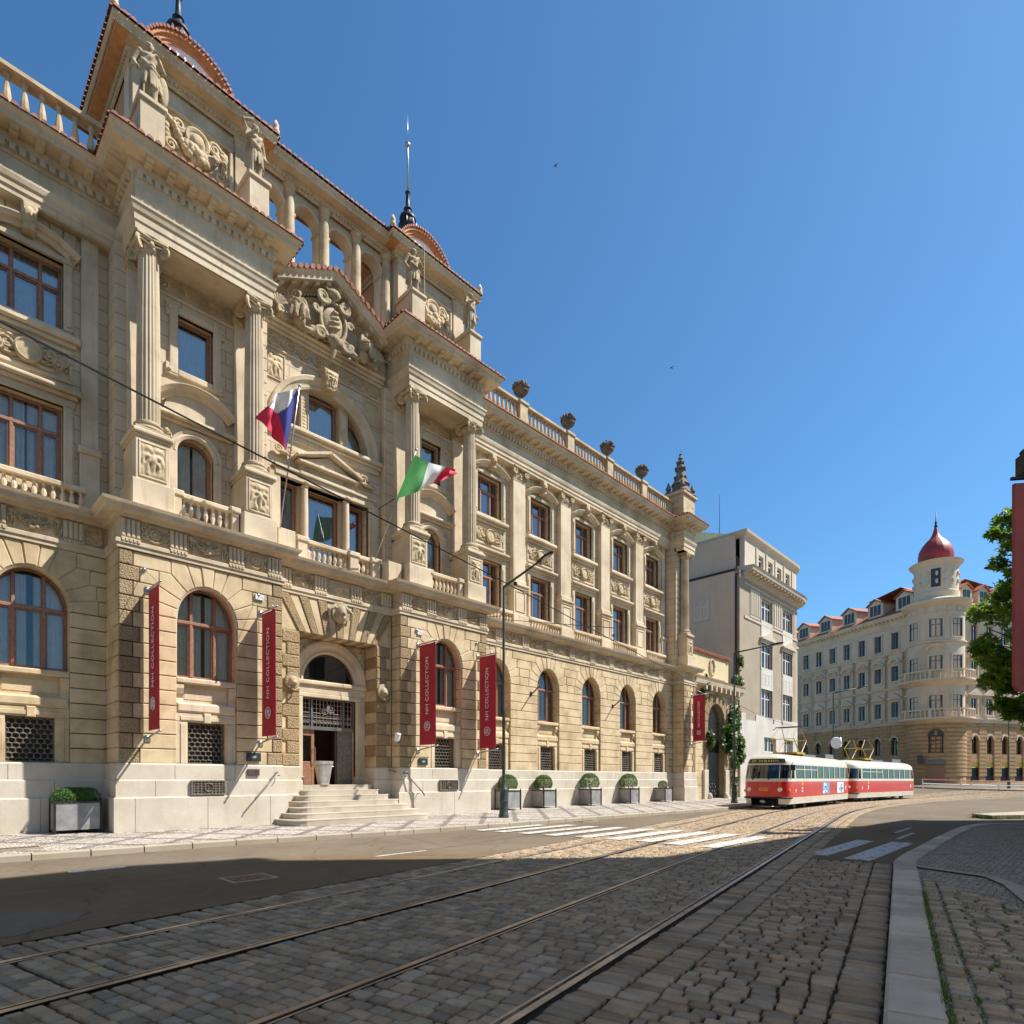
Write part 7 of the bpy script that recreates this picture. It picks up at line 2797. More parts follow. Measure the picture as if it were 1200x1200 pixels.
for k in range(9):
    a0, a1 = PI * k / 9, PI * (k + 1) / 9
    P = lambda a, q: (GC + q * math.cos(a), GS + q * math.sin(a))
    vm.prism([P(a0, GR), P((a0 + a1) / 2, GR), P(a1, GR), P(a1, GR + .75), P((a0 + a1) / 2, GR + .8), P(a0, GR + .75)], gy - .1 - .04 * (k == 4), gy + .6, .03)
mb.build('wall', M['rust'], G)
vm.build('arch_blocks', M['verm'], G)
mb = MB()
mb.sweep([(37.5, gy), (45.4, gy)], [(0, 7.7), (.08, 7.72), (.08, 7.85), (.5, 8.2), (.55, 8.45), (.62, 8.6), (-.4, 8.66)])
for k in range(8):
    x = 39.2 + .75 * k
    mb.prism([(x - .13, 7.8), (x + .13, 7.8), (x + .13, 8.35), (x - .13, 8.35)], gy - .5, gy, .03)
mb.build('cornice', M['trim'], G)
M['yellow_wall'] = stone('yellow_plaster', (.56, .45, .26), (.62, .51, .32), (.36, .27, .14), streak=.4)
mb = MB()
mb.box(37.6, 43.85, gy + .1, gy + .8, 8.6, 10.55)
mb.box(38.2, 43.3, gy + .05, gy + .1, 8.9, 10.3, c=.03)
mb.build('attic', M['yellow_wall'], G)
mb = MB()
for k in range(25):
    mb.tube([(37.7 + .25 * k, gy - .1, 10.55), (37.7 + .25 * k, gy + .9, 10.8)], .12, 6)
mb.box(37.55, 43.95, gy - .05, gy + .85, 10.5, 10.6)
mb.build('tiles', M['tile'], G, smooth=True, autosmooth=40)
mb = MB()
mb.tube([(41.0 + .38 * math.cos(a), gy + .02, 9.65 + .55 * math.sin(a)) for a in [2 * PI * k / 24 for k in range(25)]], .09, 7)
mb.ell((41.0, gy + .08, 9.65), (.3, .06, .46), 14, 8)
mb.build('oval_ornament', M['carve'], G, smooth=True)
mb = MB()
for k in range(13):
    x = GC - GR + .1 + (2 * GR - .2) * k / 12
    zt = GS + math.sqrt(max(0, GR ** 2 - (x - GC) ** 2)) - .03
    mb.tube([(x, gy + .35, .25), (x, gy + .35, zt)], .02, 5)
for z in (.4, 1.6, 3.6, 4.3, 5.75):
    mb.box(GC - GR, GC + GR, gy + .32, gy + .38, z - .04, z + .04)
for k in range(6):
    for z in (.7, 1.2):
        mb.tube(spiral((GC - 1.0 + .4 * k, gy + .33, z), .17, 1.6, 14, sgn=1 if k % 2 else -1), .018, 4)
mb.box(GC - GR, GC + GR, gy + .36, gy + .4, 3.6, 4.3)
gi = mb.build('iron_gate', M['darkiron'], G)
mb = MB()
mb.box(GC - 1.6, GC + 1.6, gy + 3.0, gy + 3.1, .2, 7.4)
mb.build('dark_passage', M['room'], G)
mb = MB()
for sg in (-1, 1):
    mb.box(*sorted((GC + sg * 1.35, GC + sg * 2.0)), gy - .16, gy, .2, 2.3, c=.03)
    mb.ell((GC + sg * 1.3, gy - .2, .35), (.2, .2, .35), 10, 8)
mb.build('guard_stones', M['plinth'], G)


def leaf_cloud(mb, blobs, n, size, seed, quad=True):
    rr = random.Random(seed)
    tot = sum(b[3] for b in blobs)
    for (c, r, fl, w) in blobs:
        for _ in range(int(n * w / tot)):
            d = Vector((rr.gauss(0, 1), rr.gauss(0, 1), rr.gauss(0, 1))).normalized() * (rr.random() ** .45)
            p = Vector(c) + Vector((d.x * r[0], d.y * r[1], d.z * r[2]))
            if mnoise.noise(p * 1.1 + Vector((seed, 0, 0))) < -.12:
                continue
            nrm = (Vector((0, -.25, .75)) + Vector((rr.gauss(0, .55), rr.gauss(0, .55), rr.gauss(0, .4)))).normalized()
            t_ = nrm.orthogonal().normalized()
            t_ = Matrix.Rotation(rr.uniform(0, 6.28), 3, nrm) @ t_
            b_ = nrm.cross(t_)
            s = size * rr.uniform(.6, 1.3)
            q = min(1, max(0, .5 + .5 * mnoise.noise(p * .8) + rr.gauss(0, .18)))
            mb.t = (q, q, q)
            if quad:
                mb.add([p - b_ * s * .45, p + t_ * s * .55, p + b_ * s * .45, p - t_ * s * .5], [(0, 1, 2), (0, 2, 3)])
            else:                      # five-lobed leaf
                dr = nrm * -.18 * s
                pts = []
                for k, (a, q_) in enumerate(((-90, .12), (-20, .5), (8, .26), (35, .62), (62, .3), (90, .72), (118, .3), (145, .62), (172, .26), (200, .5))):
                    v = t_ * math.cos(R(a)) * q_ * s + b_ * math.sin(R(a)) * q_ * s
                    pts.append(p + v + dr * (q_ * 1.4))
                mb.add(pts, [list(range(10))])


def vine(label, blobs, n, seed, stem):
    r = root('ivy', stem[0], label, 'ivy', 'ivy on the gateway')
    mb = MB()
    leaf_cloud(mb, blobs, n, .2, seed)
    mb.build('foliage', M['ivy'], r)
    mb = MB()
    mb.tube(stem, .035, 5)
    mb.build('stem', M['bark'], r)


vine('dark ivy hanging from the left end of the gateway cornice', [((39.4, gy - .25, 8.0), (.5, .3, 1.0), 1, 1), ((39.1, gy - .2, 7.0), (.35, .25, .8), 1, .5)], 900, 3, [(39.5, gy - .05, 8.6), (39.2, gy - .1, 6.4)])
vine('thick ivy climbing over the right half of the gate arch behind the lamp post', [((42.9, gy - .35, 4.6), (1.0, .45, 1.2), 1, 2), ((43.9, gy - .35, 5.4), (.8, .45, 2.4), 1, 2.5), ((44.8, gy - .35, 3.8), (.8, .4, 1.4), 1, 1.5), ((44.2, gy - .3, 2.2), (.4, .3, 1.2), 1, .7)], 3600, 5, [(44.2, gy - .1, .2), (44.0, gy - .2, 3), (43.6, gy - .2, 6.5), (43.9, gy - .1, 8)])
vine('sunlit ivy in the left part of the gate arch beside the short banner', [((40.3, gy - .2, 4.3), (.5, .35, .9), 1, 1)], 500, 7, [(40.1, gy - .05, .3), (40.2, gy - .1, 4.6)])
vine('ivy tuft on top of the gateway at the corner of the tall cream house', [((45.0, gy - .15, 9.0), (.9, .35, .6), 1, 1), ((45.3, gy - .2, 10.3), (.3, .25, 1.0), 1, .6)], 900, 9, [(45.0, gy + .1, 8.5), (45.3, gy - .05, 11)])

# ------------------------------------------------------------------ cream town house with a round corner
CR = root('town_house', (52, 5, .2), 'tall cream and grey house with a round corner and a bare side wall', 'house')
M['greywall'] = stone('grey_beige_roughcast', (.33, .265, .185), (.39, .32, .23), (.21, .165, .11), grime=.4, fine=30, streak=.3)
M['palewall'] = stone('pale_plaster', (.50, .42, .32), (.56, .48, .37), (.33, .265, .19), grime=.3, streak=.3)
M['sidewall'] = stone('pinkish_beige_plaster', (.58, .44, .315), (.64, .50, .37), (.40, .30, .21), grime=.45, gscale=.3, streak=.3)
M['whitebase'] = stone('white_weathered_plaster', (.52, .475, .405), (.60, .555, .48), (.36, .31, .25), grime=.5, streak=.4)
M['greenroof'] = plain('moss_green_roof', (.17, .175, .085), .8, var=.2, vscale=2, bump=.2)
M['white_frame'] = plain('white_window_frame', (.62, .60, .56), .5, var=.04, bump=0)
CU0, CU1, cy = 45.4, 57.2, -.4
arcp = [(CU1 + 3.0 * math.sin(R(90 * k / 10)), cy + 3.0 - 3.0 * math.cos(R(90 * k / 10))) for k in range(11)]
outline = [(CU0, 18), (CU0, cy), (CU1, cy)] + arcp[1:] + [(CU1 + 3, 18)]
rows_ = [(14.65, 16.45), (10.8, 12.8), (6.75, 9.05)]
wins = []
for (a, b) in ((49.45, 51.85), (54.15, 56.5)):
    for (z0, z1) in rows_:
        wins.append((a, b, z0, z1, 2))
wins += [(50.0, 52.6, 3.9, 5.1, 2), (54.5, 56.6, 3.9, 5.1, 2)]
atw = [(49.13 + 1.97 * k, 50.1 + 1.97 * k, 18.8, 19.88, 1) for k in range(4)]
mb = MB()
wallgrid(mb, CU0, CU1, 6.3, 17.7, cy, cy + .4, [w[:4] for w in wins])
mb.sweep([(CU1, cy)] + arcp[1:] + [(CU1 + 3, 18)], [(0, 6.3), (0, 17.7)], caps=False)
mb.build('wall', M['greywall'], CR)
mb = MB()
wallgrid(mb, CU0, CU1, .2, 6.3, cy - .06, cy + .4, [w[:4] for w in wins])
mb.sweep([(CU1, cy)] + arcp[1:] + [(CU1 + 3, 18)], [(.06, .2), (.06, 6.3), (0, 6.35)], caps=False)
for (x, w, h) in ((45.9, .5, .5), (49.2, .8, .55), (53.0, .8, .4), (57.0, .8, .5)):
    mb.box(x - w, x + w, cy - .055, cy + .1, 6.3, 6.3 + h)
mb.build('base_wall', M['whitebase'], CR)
mb = MB()
wallgrid(mb, 46.4, CU1, 18.2, 21.0, cy + .03, cy + .43, [w[:4] for w in atw])
ar2 = [(CU1 + 2.7 * math.sin(R(90 * k / 10)), cy + 2.73 - 2.7 * math.cos(R(90 * k / 10))) for k in range(11)]
mb.sweep([(CU1, cy + .03)] + ar2[1:] + [(CU1 + 2.7, 18)], [(0, 18.2), (0, 21.0)], caps=False)
mb.sweep([(46.4, 18), (46.4, cy + .03), (CU1, cy + .03)] + ar2[1:] + [(CU1 + 2.7, 18)], [(0, 20.55), (.12, 20.6), (.12, 20.7), (.3, 20.85), (.34, 21.05), (-.5, 21.2)], caps=False)
mb.box(46.5, 58, 2, 17, 20.7, 20.8)
for x in (48.6, 50.6, 52.57, 54.54, 56.5):
    mb.box(x - .12, x + .12, cy - .05, cy + .03, 18.5, 20.3, c=.02)
mb.build('attic_storey', M['palewall'], CR)
mb = MB()
mb.sweep([(46.0, cy), (CU1, cy)] + arcp[1:] + [(CU1 + 3, 18)], [(0, 17.3), (.1, 17.35), (.1, 17.6), (.3, 17.72), (.75, 17.8), (.8, 18.05), (.88, 18.12), (-.5, 18.25)])
for k in range(16):
    x = 46.5 + .72 * k
    mb.box(x - .1, x + .1, cy - .68, cy - .1, 17.62, 17.79)
mb.build('cornice', M['palewall'], CR)
mb = MB()
mb.box(CU0, CU0 + .4, cy + .4, 18, .2, 17.75)
mb.box(45.9, 46.3, cy + .7, 18, 17.75, 20.75)
mb.build('side_wall', M['sidewall'], CR)
mb = MB()
mb.box(CU0 - .1, 46.4, cy + .3, 18, 17.75, 17.9)
mb.tube([(CU0 - .12, cy + .25, .3), (CU0 - .12, cy + .25, 17.4), (CU0 + .3, cy - .1, 17.7)], .07, 6)
mb.build('gutter', M['darkiron'], CR)
mb = MB()
mb.add([(46.1, .3, 20.85), (58.6, .3, 21.2), (58.6, 17, 21.2), (46.1, 17, 20.85), (50, 7.0, 24.2), (54, 7.0, 24.2)], [(0, 1, 5, 4), (1, 2, 5), (2, 3, 4, 5), (3, 0, 4)])
ro = mb.build('roof', M['greenroof'], CR)
mb = MB()
for k in range(2):
    a = Vector((47.3 + .5 * k, 5.6 + 1.6 * k, 21.75 + .35 * k))
    mb.add([a, a + Vector((.0, 1.1, 0)), a + Vector((.9, 1.1, .75)), a + Vector((.9, 0, .75))], [(0, 1, 2, 3)])
mb.build('skylight', M['white_frame'], ro)
mb = MB()
mb.tube([(50, 7, 24.1), (50, 7, 31.5)], [.05, .02], 5)
mb.tube([(53.5, 5, 23), (53.5, 5, 28.0)], [.04, .015], 5)
mb.box(57.2, 58.6, 2.5, 4.0, 20.9, 22.3)
mb.build('aerial', M['darkiron'], CR)
tr_ = MB()
for (a, b) in ((49.45, 51.85), (54.15, 56.5)):
    c = (a + b) / 2
    frame_rect(tr_, a - .12, b + .12, 14.5, 16.6, cy - .05, cy + .02, .12)
    frame_rect(tr_, a - .12, b + .12, 10.65, 12.95, cy - .05, cy + .02, .12)
    tr_.prism([(c - 1.5, 13.05), (c + 1.5, 13.05), (c + 1.5, 13.2), (c, 13.75), (c - 1.5, 13.2)], cy - .3, cy, .03)
    tr_.box(a - .1, b + .1, cy - .04, cy, 9.2, 10.5)
    for k in range(3):
        x = a + .1 + (b - a - .2) * k / 3
        frame_rect(tr_, x + .05, x + (b - a - .2) / 3 - .05, 9.4, 10.3, cy - .07, cy - .03, .06)
    frame_rect(tr_, a - .12, b + .12, 6.6, 9.2, cy - .05, cy + .02, .12)
for (x0, x1) in ((47.3, 49.2), (52.1, 53.95), (56.75, 57.2)):
    tr_.box(x0, x1, cy - .04, cy, 14.5, 16.75)
    n_ = max(1, int((x1 - x0) / .38))
    for k in range(n_):
        x = x0 + (x1 - x0) * (k + .5) / n_
        tr_.box(x - .1, x + .1, cy - .09, cy, 14.7, 16.5, c=.02)
tr_.sweep([(46.2, cy), (CU1, cy)] + arcp[1:] + [(CU1 + 3, 10)], [(0, 14.2), (.07, 14.22), (.07, 14.38), (0, 14.4)])
tr_.sweep([(46.2, cy), (CU1, cy)] + arcp[1:] + [(CU1 + 3, 10)], [(0, 16.85), (.06, 16.87), (.06, 17.0), (0, 17.02)])
tr_.build('trim', M['palewall'], CR)


def simple_window(u0, u1, z0, z1, y, parent, n=2, matf='white_frame', T=None, back=.35, tz=.68):
    f = MB()
    frame_rect(f, u0, u1, z0, z1, y, y + .1, .07, 0)
    for k in range(1, n):
        x = u0 + (u1 - u0) * k / n
        f.box(x - .09 if n == 2 and u1 - u0 > 2 else x - .04, x + .09 if n == 2 and u1 - u0 > 2 else x + .04, y - .01, y + .08, z0 + .07, z1 - .07)
    for k in range(n):
        a, b = u0 + (u1 - u0) * k / n, u0 + (u1 - u0) * (k + 1) / n
        f.box(a + .09, b - .09, y + .01, y + .07, z0 + (z1 - z0) * tz - .035, z0 + (z1 - z0) * tz + .035)
        if u1 - u0 > 1.5:
            f.box((a + b) / 2 - .03, (a + b) / 2 + .03, y + .012, y + .068, z0 + .07, z1 - .07)
    if T is not None:
        f.v = [tuple(T @ Vector(v)) for v in f.v]
    fr = f.build('window', M[matf], parent)
    g = MB()
    g.add([(u0, y + .06, z0), (u1, y + .06, z0), (u1, y + .06, z1), (u0, y + .06, z1)], [(0, 1, 2, 3)], T)
    g.build('pane', M['glass'], fr)
    b = MB()
    b.add([(u0 - .1, y + back, z0 - .1), (u1 + .1, y + back, z0 - .1), (u1 + .1, y + back, z1 + .1), (u0 - .1, y + back, z1 + .1)], [(0, 1, 2, 3)], T)
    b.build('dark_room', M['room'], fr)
    return fr


for (a, b, z0, z1, n) in wins:
    simple_window(a, b, z0, z1, cy + .15, CR, n)
for (a, b, z0, z1, n) in atw:
    simple_window(a, b, z0, z1, cy + .18, CR, 1)
# window and blind panels on the bare side wall
T = Matrix.Translation((CU0, 0, 0)) @ Matrix.Rotation(R(-90), 4, 'Z')
sw = MB()
frame_rect(sw, -3.5, -2.05, 14.3, 16.1, -.05, .02, .14, 0)
for (a, b, z0, z1) in ((-1.5, -.5, 14.6, 17.2), (-5.5, -4.6, 14.6, 17.2), (-2.4, -.9, 9.0, 11.6), (-5.2, -4.0, 9.3, 11.4)):
    frame_rect(sw, a, b, z0, z1, -.015, .02, .05, 0)
    sw.v = [tuple(T @ Vector(v)) for v in sw.v]
    sw.build('blind_panel', M['sidewall'], CR)
    sw = MB()
simple_window(-3.35, -2.2, 14.45, 15.95, -.03, CR, 2, 'white_frame', T, back=.065)
# low wing to the right of the round corner
mb = MB()
wallgrid(mb, 60.3, 63.5, .2, 14.7, 1.5, 1.9, [(60.8, 61.6, z, z + 2.4) for z in (6.2, 10.6)])
mb.box(60.2, 63.6, 1.4, 8, 14.7, 14.9)
mb.build('rear_wing', M['palewall'], CR)
for z in (6.2, 10.6):
    simple_window(60.8, 61.6, z, z + 2.4, 1.65, CR, 1)

# ------------------------------------------------------------------ far corner palace with the red onion dome
Rw, Fw = Vector((SA, -CA, 0)), Vector((CA, SA, 0))
e1, e2 = Rw * -.287 + Fw * .958, Rw * .958 + Fw * .287
O = xz(49.4, 70.0, 0)
GZ = 1.1
FB = root('corner_building', (O.x, O.y, GZ), 'beige corner apartment palace with a round tower and red onion dome', 'apartment building')


def frame_T(xax, yax, org):
    return Matrix(((xax.x, yax.x, 0, org.x), (xax.y, yax.y, 0, org.y), (0, 0, 1, 0), (0, 0, 0, 1)))


TL = frame_T(-e1, e2, O)              # left front: x runs towards the tower (x < 0 further away)
TRt = frame_T(e2, e1, O)              # right front: x runs away to the right
M['farwall'] = stone('beige_far_plaster', (.60, .48, .34), (.68, .555, .41), (.38, .29, .19), grime=.4, gscale=.4, fine=5, streak=.3)
M['farbase'] = stone('brown_rusticated_base', (.46, .28, .13), (.54, .35, .18), (.28, .165, .075), joints=(1.6, .46, .03), grime=.4, fine=5, streak=.2)
M['fartrim'] = stone('far_trim', (.62, .50, .35), (.70, .575, .42), (.36, .28, .18), grime=.5, fine=6)
M['redmetal'] = plain('red_metal_dome', (.33, .03, .028), .5, var=.12, vscale=4, bump=.1)
M['farroof'] = plain('red_tile_roof', (.36, .11, .055), .8, var=.2, vscale=3, bump=.2)


def transformed(mb, T):
    mb.v = [tuple(T @ Vector(v)) for v in mb.v]
    return mb


FR = [(17.85, 19.95), (13.9, 15.75), (9.35, 11.25)]
for (T, xs, x0, x1) in ((TL, [-(3.0 + 2.45 * k) for k in range(10)], -27, -.6), (TRt, [3.35 + 2.45 * k for k in range(7)], .6, 20)):
    holes = [(x - .52, x + .52, a, b) for x in xs for (a, b) in FR]
    hb = [(x - .5, x + .5, 4.65, 6.85) for x in xs]
    mb = MB()
    wallgrid(mb, x0, x1, 8.4, 22.0, 0, .4, holes)
    transformed(mb, T).build('wall', M['farwall'], FB)
    mb = MB()
    shop = [] if T is TL else [(x - .75, x + .75, GZ + .3, 3.6) for x in xs]
    wallgrid(mb, x0, x1, GZ - .6, 8.4, -.12, .4, hb + shop)
    for x in xs:
        spandrel(mb, x, .5, 6.35, .5, -.12, .2, 6)
    for k in range(15):
        z = 2.0 + .46 * k
        if z < 8.2:
            cuts = sorted([x0] + [v for x in xs for v in (x - .62, x + .62)] + [x1])
            for a, b in zip(cuts[::2], cuts[1::2]):
                if b - a > .3:
                    mb.box(a, b, -.19, -.12, z, z + .38)
    transformed(mb, T).build('base_wall', M['farbase'], FB)
    mb = MB()
    mb.sweep([(x0, 0), (x1, 0)], [(0, 8.3), (.2, 8.35), (.35, 8.6), (.4, 8.75), (.1, 8.8)])
    mb.sweep([(x0, 0), (x1, 0)], [(0, 12.75), (.15, 12.8), (.25, 12.95), (.28, 13.05), (0, 13.1)])
    mb.sweep([(x0, 0), (x1, 0)], [(0, 17.2), (.15, 17.25), (.2, 17.4), (0, 17.45)])
    mb.sweep([(x0, 0), (x1, 0)], [(0, 20.5), (.1, 20.55), (.1, 20.7), (.02, 20.75), (.02, 21.3), (.12, 21.35), (.15, 21.5), (.6, 21.65), (.7, 21.9), (.8, 22.05), (0, 22.2)])
    k = x0 + .3
    while k < x1:
        mb.box(k - .1, k + .1, -.55, -.1, 21.45, 21.62)
        k += .6
    for x in xs:
        for (a, b) in FR:
            for sg in (-1, 1):
                mb.box(*sorted((x + sg * .52, x + sg * .68)), -.07, .02, a - .1, b + .1)
            mb.box(x - .68, x + .68, -.07, .02, b, b + .14)
            mb.box(x - .75, x + .75, -.16, .1, a - .18, a)
        # segmental hood on the second row, gable on the third
        archband(mb, x, 15.75, [(.75, 0), (.75, -.2), (.95, -.34), (1.0, -.34), (1.02, 0)], 25, 155, 10, .95)
        mb.box(x - .95, x + .95, -.24, 0, 16.08, 16.2)
        mb.prism([(x - .95, 11.6), (x + .95, 11.6), (x + .95, 11.75), (x, 12.4), (x - .95, 11.75)], -.3, 0)
        for sg in (-1, 1):
            mb.box(*sorted((x + sg * 1.05, x + sg * 1.38)), -.12, 0, 9.0, 12.75)
            mb.box(*sorted((x + sg * 1.05, x + sg * 1.38)), -.12, 0, 13.1, 17.2)
            mb.box(*sorted((x + sg * 1.0, x + sg * 1.42)), -.2, 0, 16.7, 17.0)
        archband(mb, x, 6.35, [(.5, -.1), (.5, -.24), (.66, -.24), (.66, -.1)], 0, 180, 10)
        mb.box(x - .7, x + .7, -.3, 0, 8.8, 9.0)
    transformed(mb, T).build('trim', M['fartrim'], FB)
    for i, x in enumerate(xs):
        if T is TL and i > 7:
            continue
        for (a, b) in FR:
            simple_window(x - .52, x + .52, a, b, .18, FB, 2, 'darkwood', T)
        simple_window(x - .5, x + .5, 4.65, 6.85, .1, FB, 2, 'darkwood', T)
    if T is TRt:
        for i, x in enumerate(xs):
            d = MB()
            d.box(x - .75, x + .75, 0.05, .12, GZ, 3.0)
            transformed(d, T).build('shop_door', M['wood' if i == 0 else 'darkiron'], FB)
            d = MB()
            d.box(x - .85 if i == 0 else x - .7, x + .85 if i == 0 else x + .7, -.3 if i == 0 else 0, .1, 3.05, 3.6)
            transformed(d, T).build('yellow_shop_sign', M['yellow'], FB)
    # roof with dormers
    mb = MB()
    mb.add([(x0, -.75, 22.1), (x1, -.75, 22.1), (x1, 5.2, 25.6), (x0, 5.2, 25.6), (x1, 10, 25.0), (x0, 10, 25.0)], [(0, 1, 2, 3), (3, 2, 4, 5)])
    rf = transformed(mb, T).build('roof', M['farroof'], FB)
    xd = [-(4.2 + 4.1 * k) for k in range(6)] if T is TL else [4.6 + 2.75 * k for k in range(5)]
    for x in xd:
        w = 1.15 if T is TL else .85
        d = MB()
        d.prism([(x - w, 22.3), (x + w, 22.3), (x + w, 24.1), (x, 24.75), (x - w, 24.1)], .0, 3.2)
        dm = transformed(d, T).build('dormer', M['fartrim'], rf)
        d = MB()
        for sg in (-1, 1):
            d.prism([(x + sg * (w + .15), 24.08), (x + sg * (w + .15), 24.2), (x, 24.95), (x, 24.8)], -.2, 3.3)
        transformed(d, T).build('dormer_roof', M['farroof'], rf)
        d = MB()
        nn = 3 if T is TL else 2
        for k in range(nn):
            a = x - w * .72 + 1.44 * w * k / nn
            d.box(a + .05, a + 1.44 * w / nn - .05, -.02, .02, 22.75, 24.05)
        transformed(d, T).build('dormer_window', M['slate'], rf)
# round corner tower
tc = O + (e1 + e2) * .75
mb = MB()
mb.lathe([(2.75, 8.4), (2.75, 20.4), (2.85, 20.5), (2.85, 20.7), (2.78, 20.75), (2.78, 21.4), (3.1, 21.6), (3.4, 21.8), (3.5, 22.1), (2.4, 22.5), (2.3, 22.55), (2.3, 23.3), (2.18, 23.4), (2.18, 26.2), (2.3, 26.3), (2.35, 26.45), (2.6, 26.65), (2.7, 26.85), (1.9, 26.95)], tc.x, tc.y, 48)
mb.build('tower', M['farwall'], FB, smooth=True, autosmooth=30)
mb = MB()
mb.lathe([(2.85, GZ - .6), (2.85, 8.2), (3.0, 8.35), (2.8, 8.45)], tc.x, tc.y, 48)
for k in range(14):
    z = 2.0 + .46 * k
    mb.lathe([(2.84, z), (2.93, z + .02), (2.93, z + .36), (2.84, z + .38)], tc.x, tc.y, 40, cap=False)
mb.build('tower_base', M['farbase'], FB, smooth=True, autosmooth=30)
for z in (8.5, 12.9):
    mb = MB()
    mb.lathe([(2.7, z - .55), (3.2, z - .2), (3.75, z), (3.75, z + .18), (2.7, z + .2)], tc.x, tc.y, 48, cap=False)
    mb.lathe([(3.5, z + 1.0), (3.7, z + 1.0), (3.7, z + 1.15), (3.5, z + 1.15), (3.5, z + 1.0)], tc.x, tc.y, 48, cap=False)
    for k in range(48):
        a = 2 * PI * k / 48
        x, y = tc.x + 3.6 * math.cos(a), tc.y + 3.6 * math.sin(a)
        mb.lathe([(.09, .18), (.05, .3), (.1, .55), (.05, .85), (.08, 1.0)] if k % 6 else [(.16, .15), (.16, 1.2)], x, y, 6, z0=z)
    mb.build('balcony', M['fartrim'], FB, smooth=True, autosmooth=40)
mb = MB()
mb.lathe([(2.76, 17.2), (2.95, 17.3), (2.95, 17.45), (2.76, 17.5)], tc.x, tc.y, 48, cap=False)
for k in range(16):
    a = 2 * PI * (k + .5) / 16
    for (z, r_) in ((24.4, 2.2), (25.3, 2.2), (21.05, 2.82)):
        mb.ell((tc.x + r_ * math.cos(a), tc.y + r_ * math.sin(a), z), (.16, .16, .3), 6, 5)
mb.build('tower_ornament', M['fartrim'], FB, smooth=True, autosmooth=40)
mb = MB()
pr = [(1.95, 26.9), (1.7, 27.05), (1.78, 27.5), (1.8, 27.9), (1.7, 28.5), (1.4, 29.1), (1.0, 29.6), (.6, 30.0), (.38, 30.4), (.24, 30.9), (.13, 31.3)]
mb.lathe(pr, tc.x, tc.y, 48, flute=(16, .035))
dm = mb.build('onion_dome', M['redmetal'], FB, smooth=True, autosmooth=60)
mb = MB()
mb.lathe([(.13, 31.25), (.2, 31.4), (.08, 31.6), (.14, 31.8), (.05, 32.0), (.03, 33.2)], tc.x, tc.y, 10)
mb.build('spire', M['darkiron'], dm, smooth=True)
tocam = (CAM - tc); tocam.z = 0; tocam.normalize()
for da in (-50, 0, 46):
    d = Matrix.Rotation(R(da), 3, 'Z') @ tocam
    T = frame_T(Vector((-d.y, d.x, 0)), -d, tc + d * 2.72)
    for (a, b) in FR:
        f = MB()
        frame_rect(f, -.78, .78, a - .12, b + .12, -.08, .1, .15, 0)
        transformed(f, T).build('window_frame', M['fartrim'], FB)
        simple_window(-.63, .63, a, b, -.06, FB, 2, 'darkwood', T, back=.075)
    if da == 0:
        archband_ = MB()
        archband(archband_, 0, 15.95, [(.95, 0), (.95, -.2), (1.15, -.3), (1.18, 0)], 25, 155, 10)
        transformed(archband_, T).build('hood', M['fartrim'], FB)
        simple_window(-.6, .6, 4.7, 6.7, -.24, FB, 2, 'darkwood', T, back=.02 + .06)
        f = MB()
        archband(f, 0, 6.6, [(.6, .1), (.6, -.28), (.78, -.28), (.78, .1)], 0, 180, 12)
        f.prism([(.6 * math.cos(PI * k / 10), 6.6 + .6 * math.sin(PI * k / 10)) for k in range(11)], -.2, -.1)
        transformed(f, T).build('arched_head', M['slate'], FB)
        f = MB()
        f.box(-.8, .8, -.25, .1, GZ, 3.3)
        transformed(f, T).build('door', M['wood'], FB)
        f = MB()
        f.box(-.95, .95, -.6, .0, 3.35, 3.75)
        transformed(f, T).build('grey_awning', M['tramroof'], FB)
        f = MB()
        f.box(-1.75, -1.25, -.55, -.1, 3.4, 4.4)
        transformed(f, T).build('shop_sign', M['slate'], FB)
d = tocam
T = frame_T(Vector((-d.y, d.x, 0)), -d, tc + d * 2.2)
simple_window(-.35, .35, 23.85, 25.75, -.06, FB, 1, 'darkwood', T, back=.08)

# white and red barrier in front of the corner building
r = root('street_barrier', tuple(xz(46, 61, gz(xz(46, 61)))), 'low red and white pipe barrier along the pavement of the corner building', 'barrier')
pts = [xz(42.6, 62.5), xz(45.5, 61.0), xz(48.5, 60.0), xz(52, 59.5), xz(55, 59.5)]
for i, q in enumerate(pts):
    b = MB()
    b.tube([(q.x, q.y, gz(q) - .1), (q.x, q.y, gz(q) + .95)], .045, 6)
    b.build('post', M['white'], r)
for k, z in enumerate((.92, .5)):
    b = MB()
    b.tube([(q.x, q.y, gz(q) + z) for q in pts], .045, 6)
    b.build('rail', plain('faded_red_rail', (.5, .16, .12), .6) if k == 0 else M['white'], r)
# pavement round the corner building
mb = MB()
c = [xz(40.5, 64), xz(43.5, 62), xz(50, 59.3), xz(62, 58.5), xz(64, 75), xz(50, 75), xz(38, 100), xz(30, 100)]
mb.add([(p.x, p.y, gz(p) + .13) for p in c] + [(p.x, p.y, gz(p) - .2) for p in c], [list(range(8))] + [[i, (i + 1) % 8, 8 + (i + 1) % 8, 8 + i] for i in range(8)])
o = mb.build('pavement_far', M['smallsett'])
o['kind'] = 'structure'
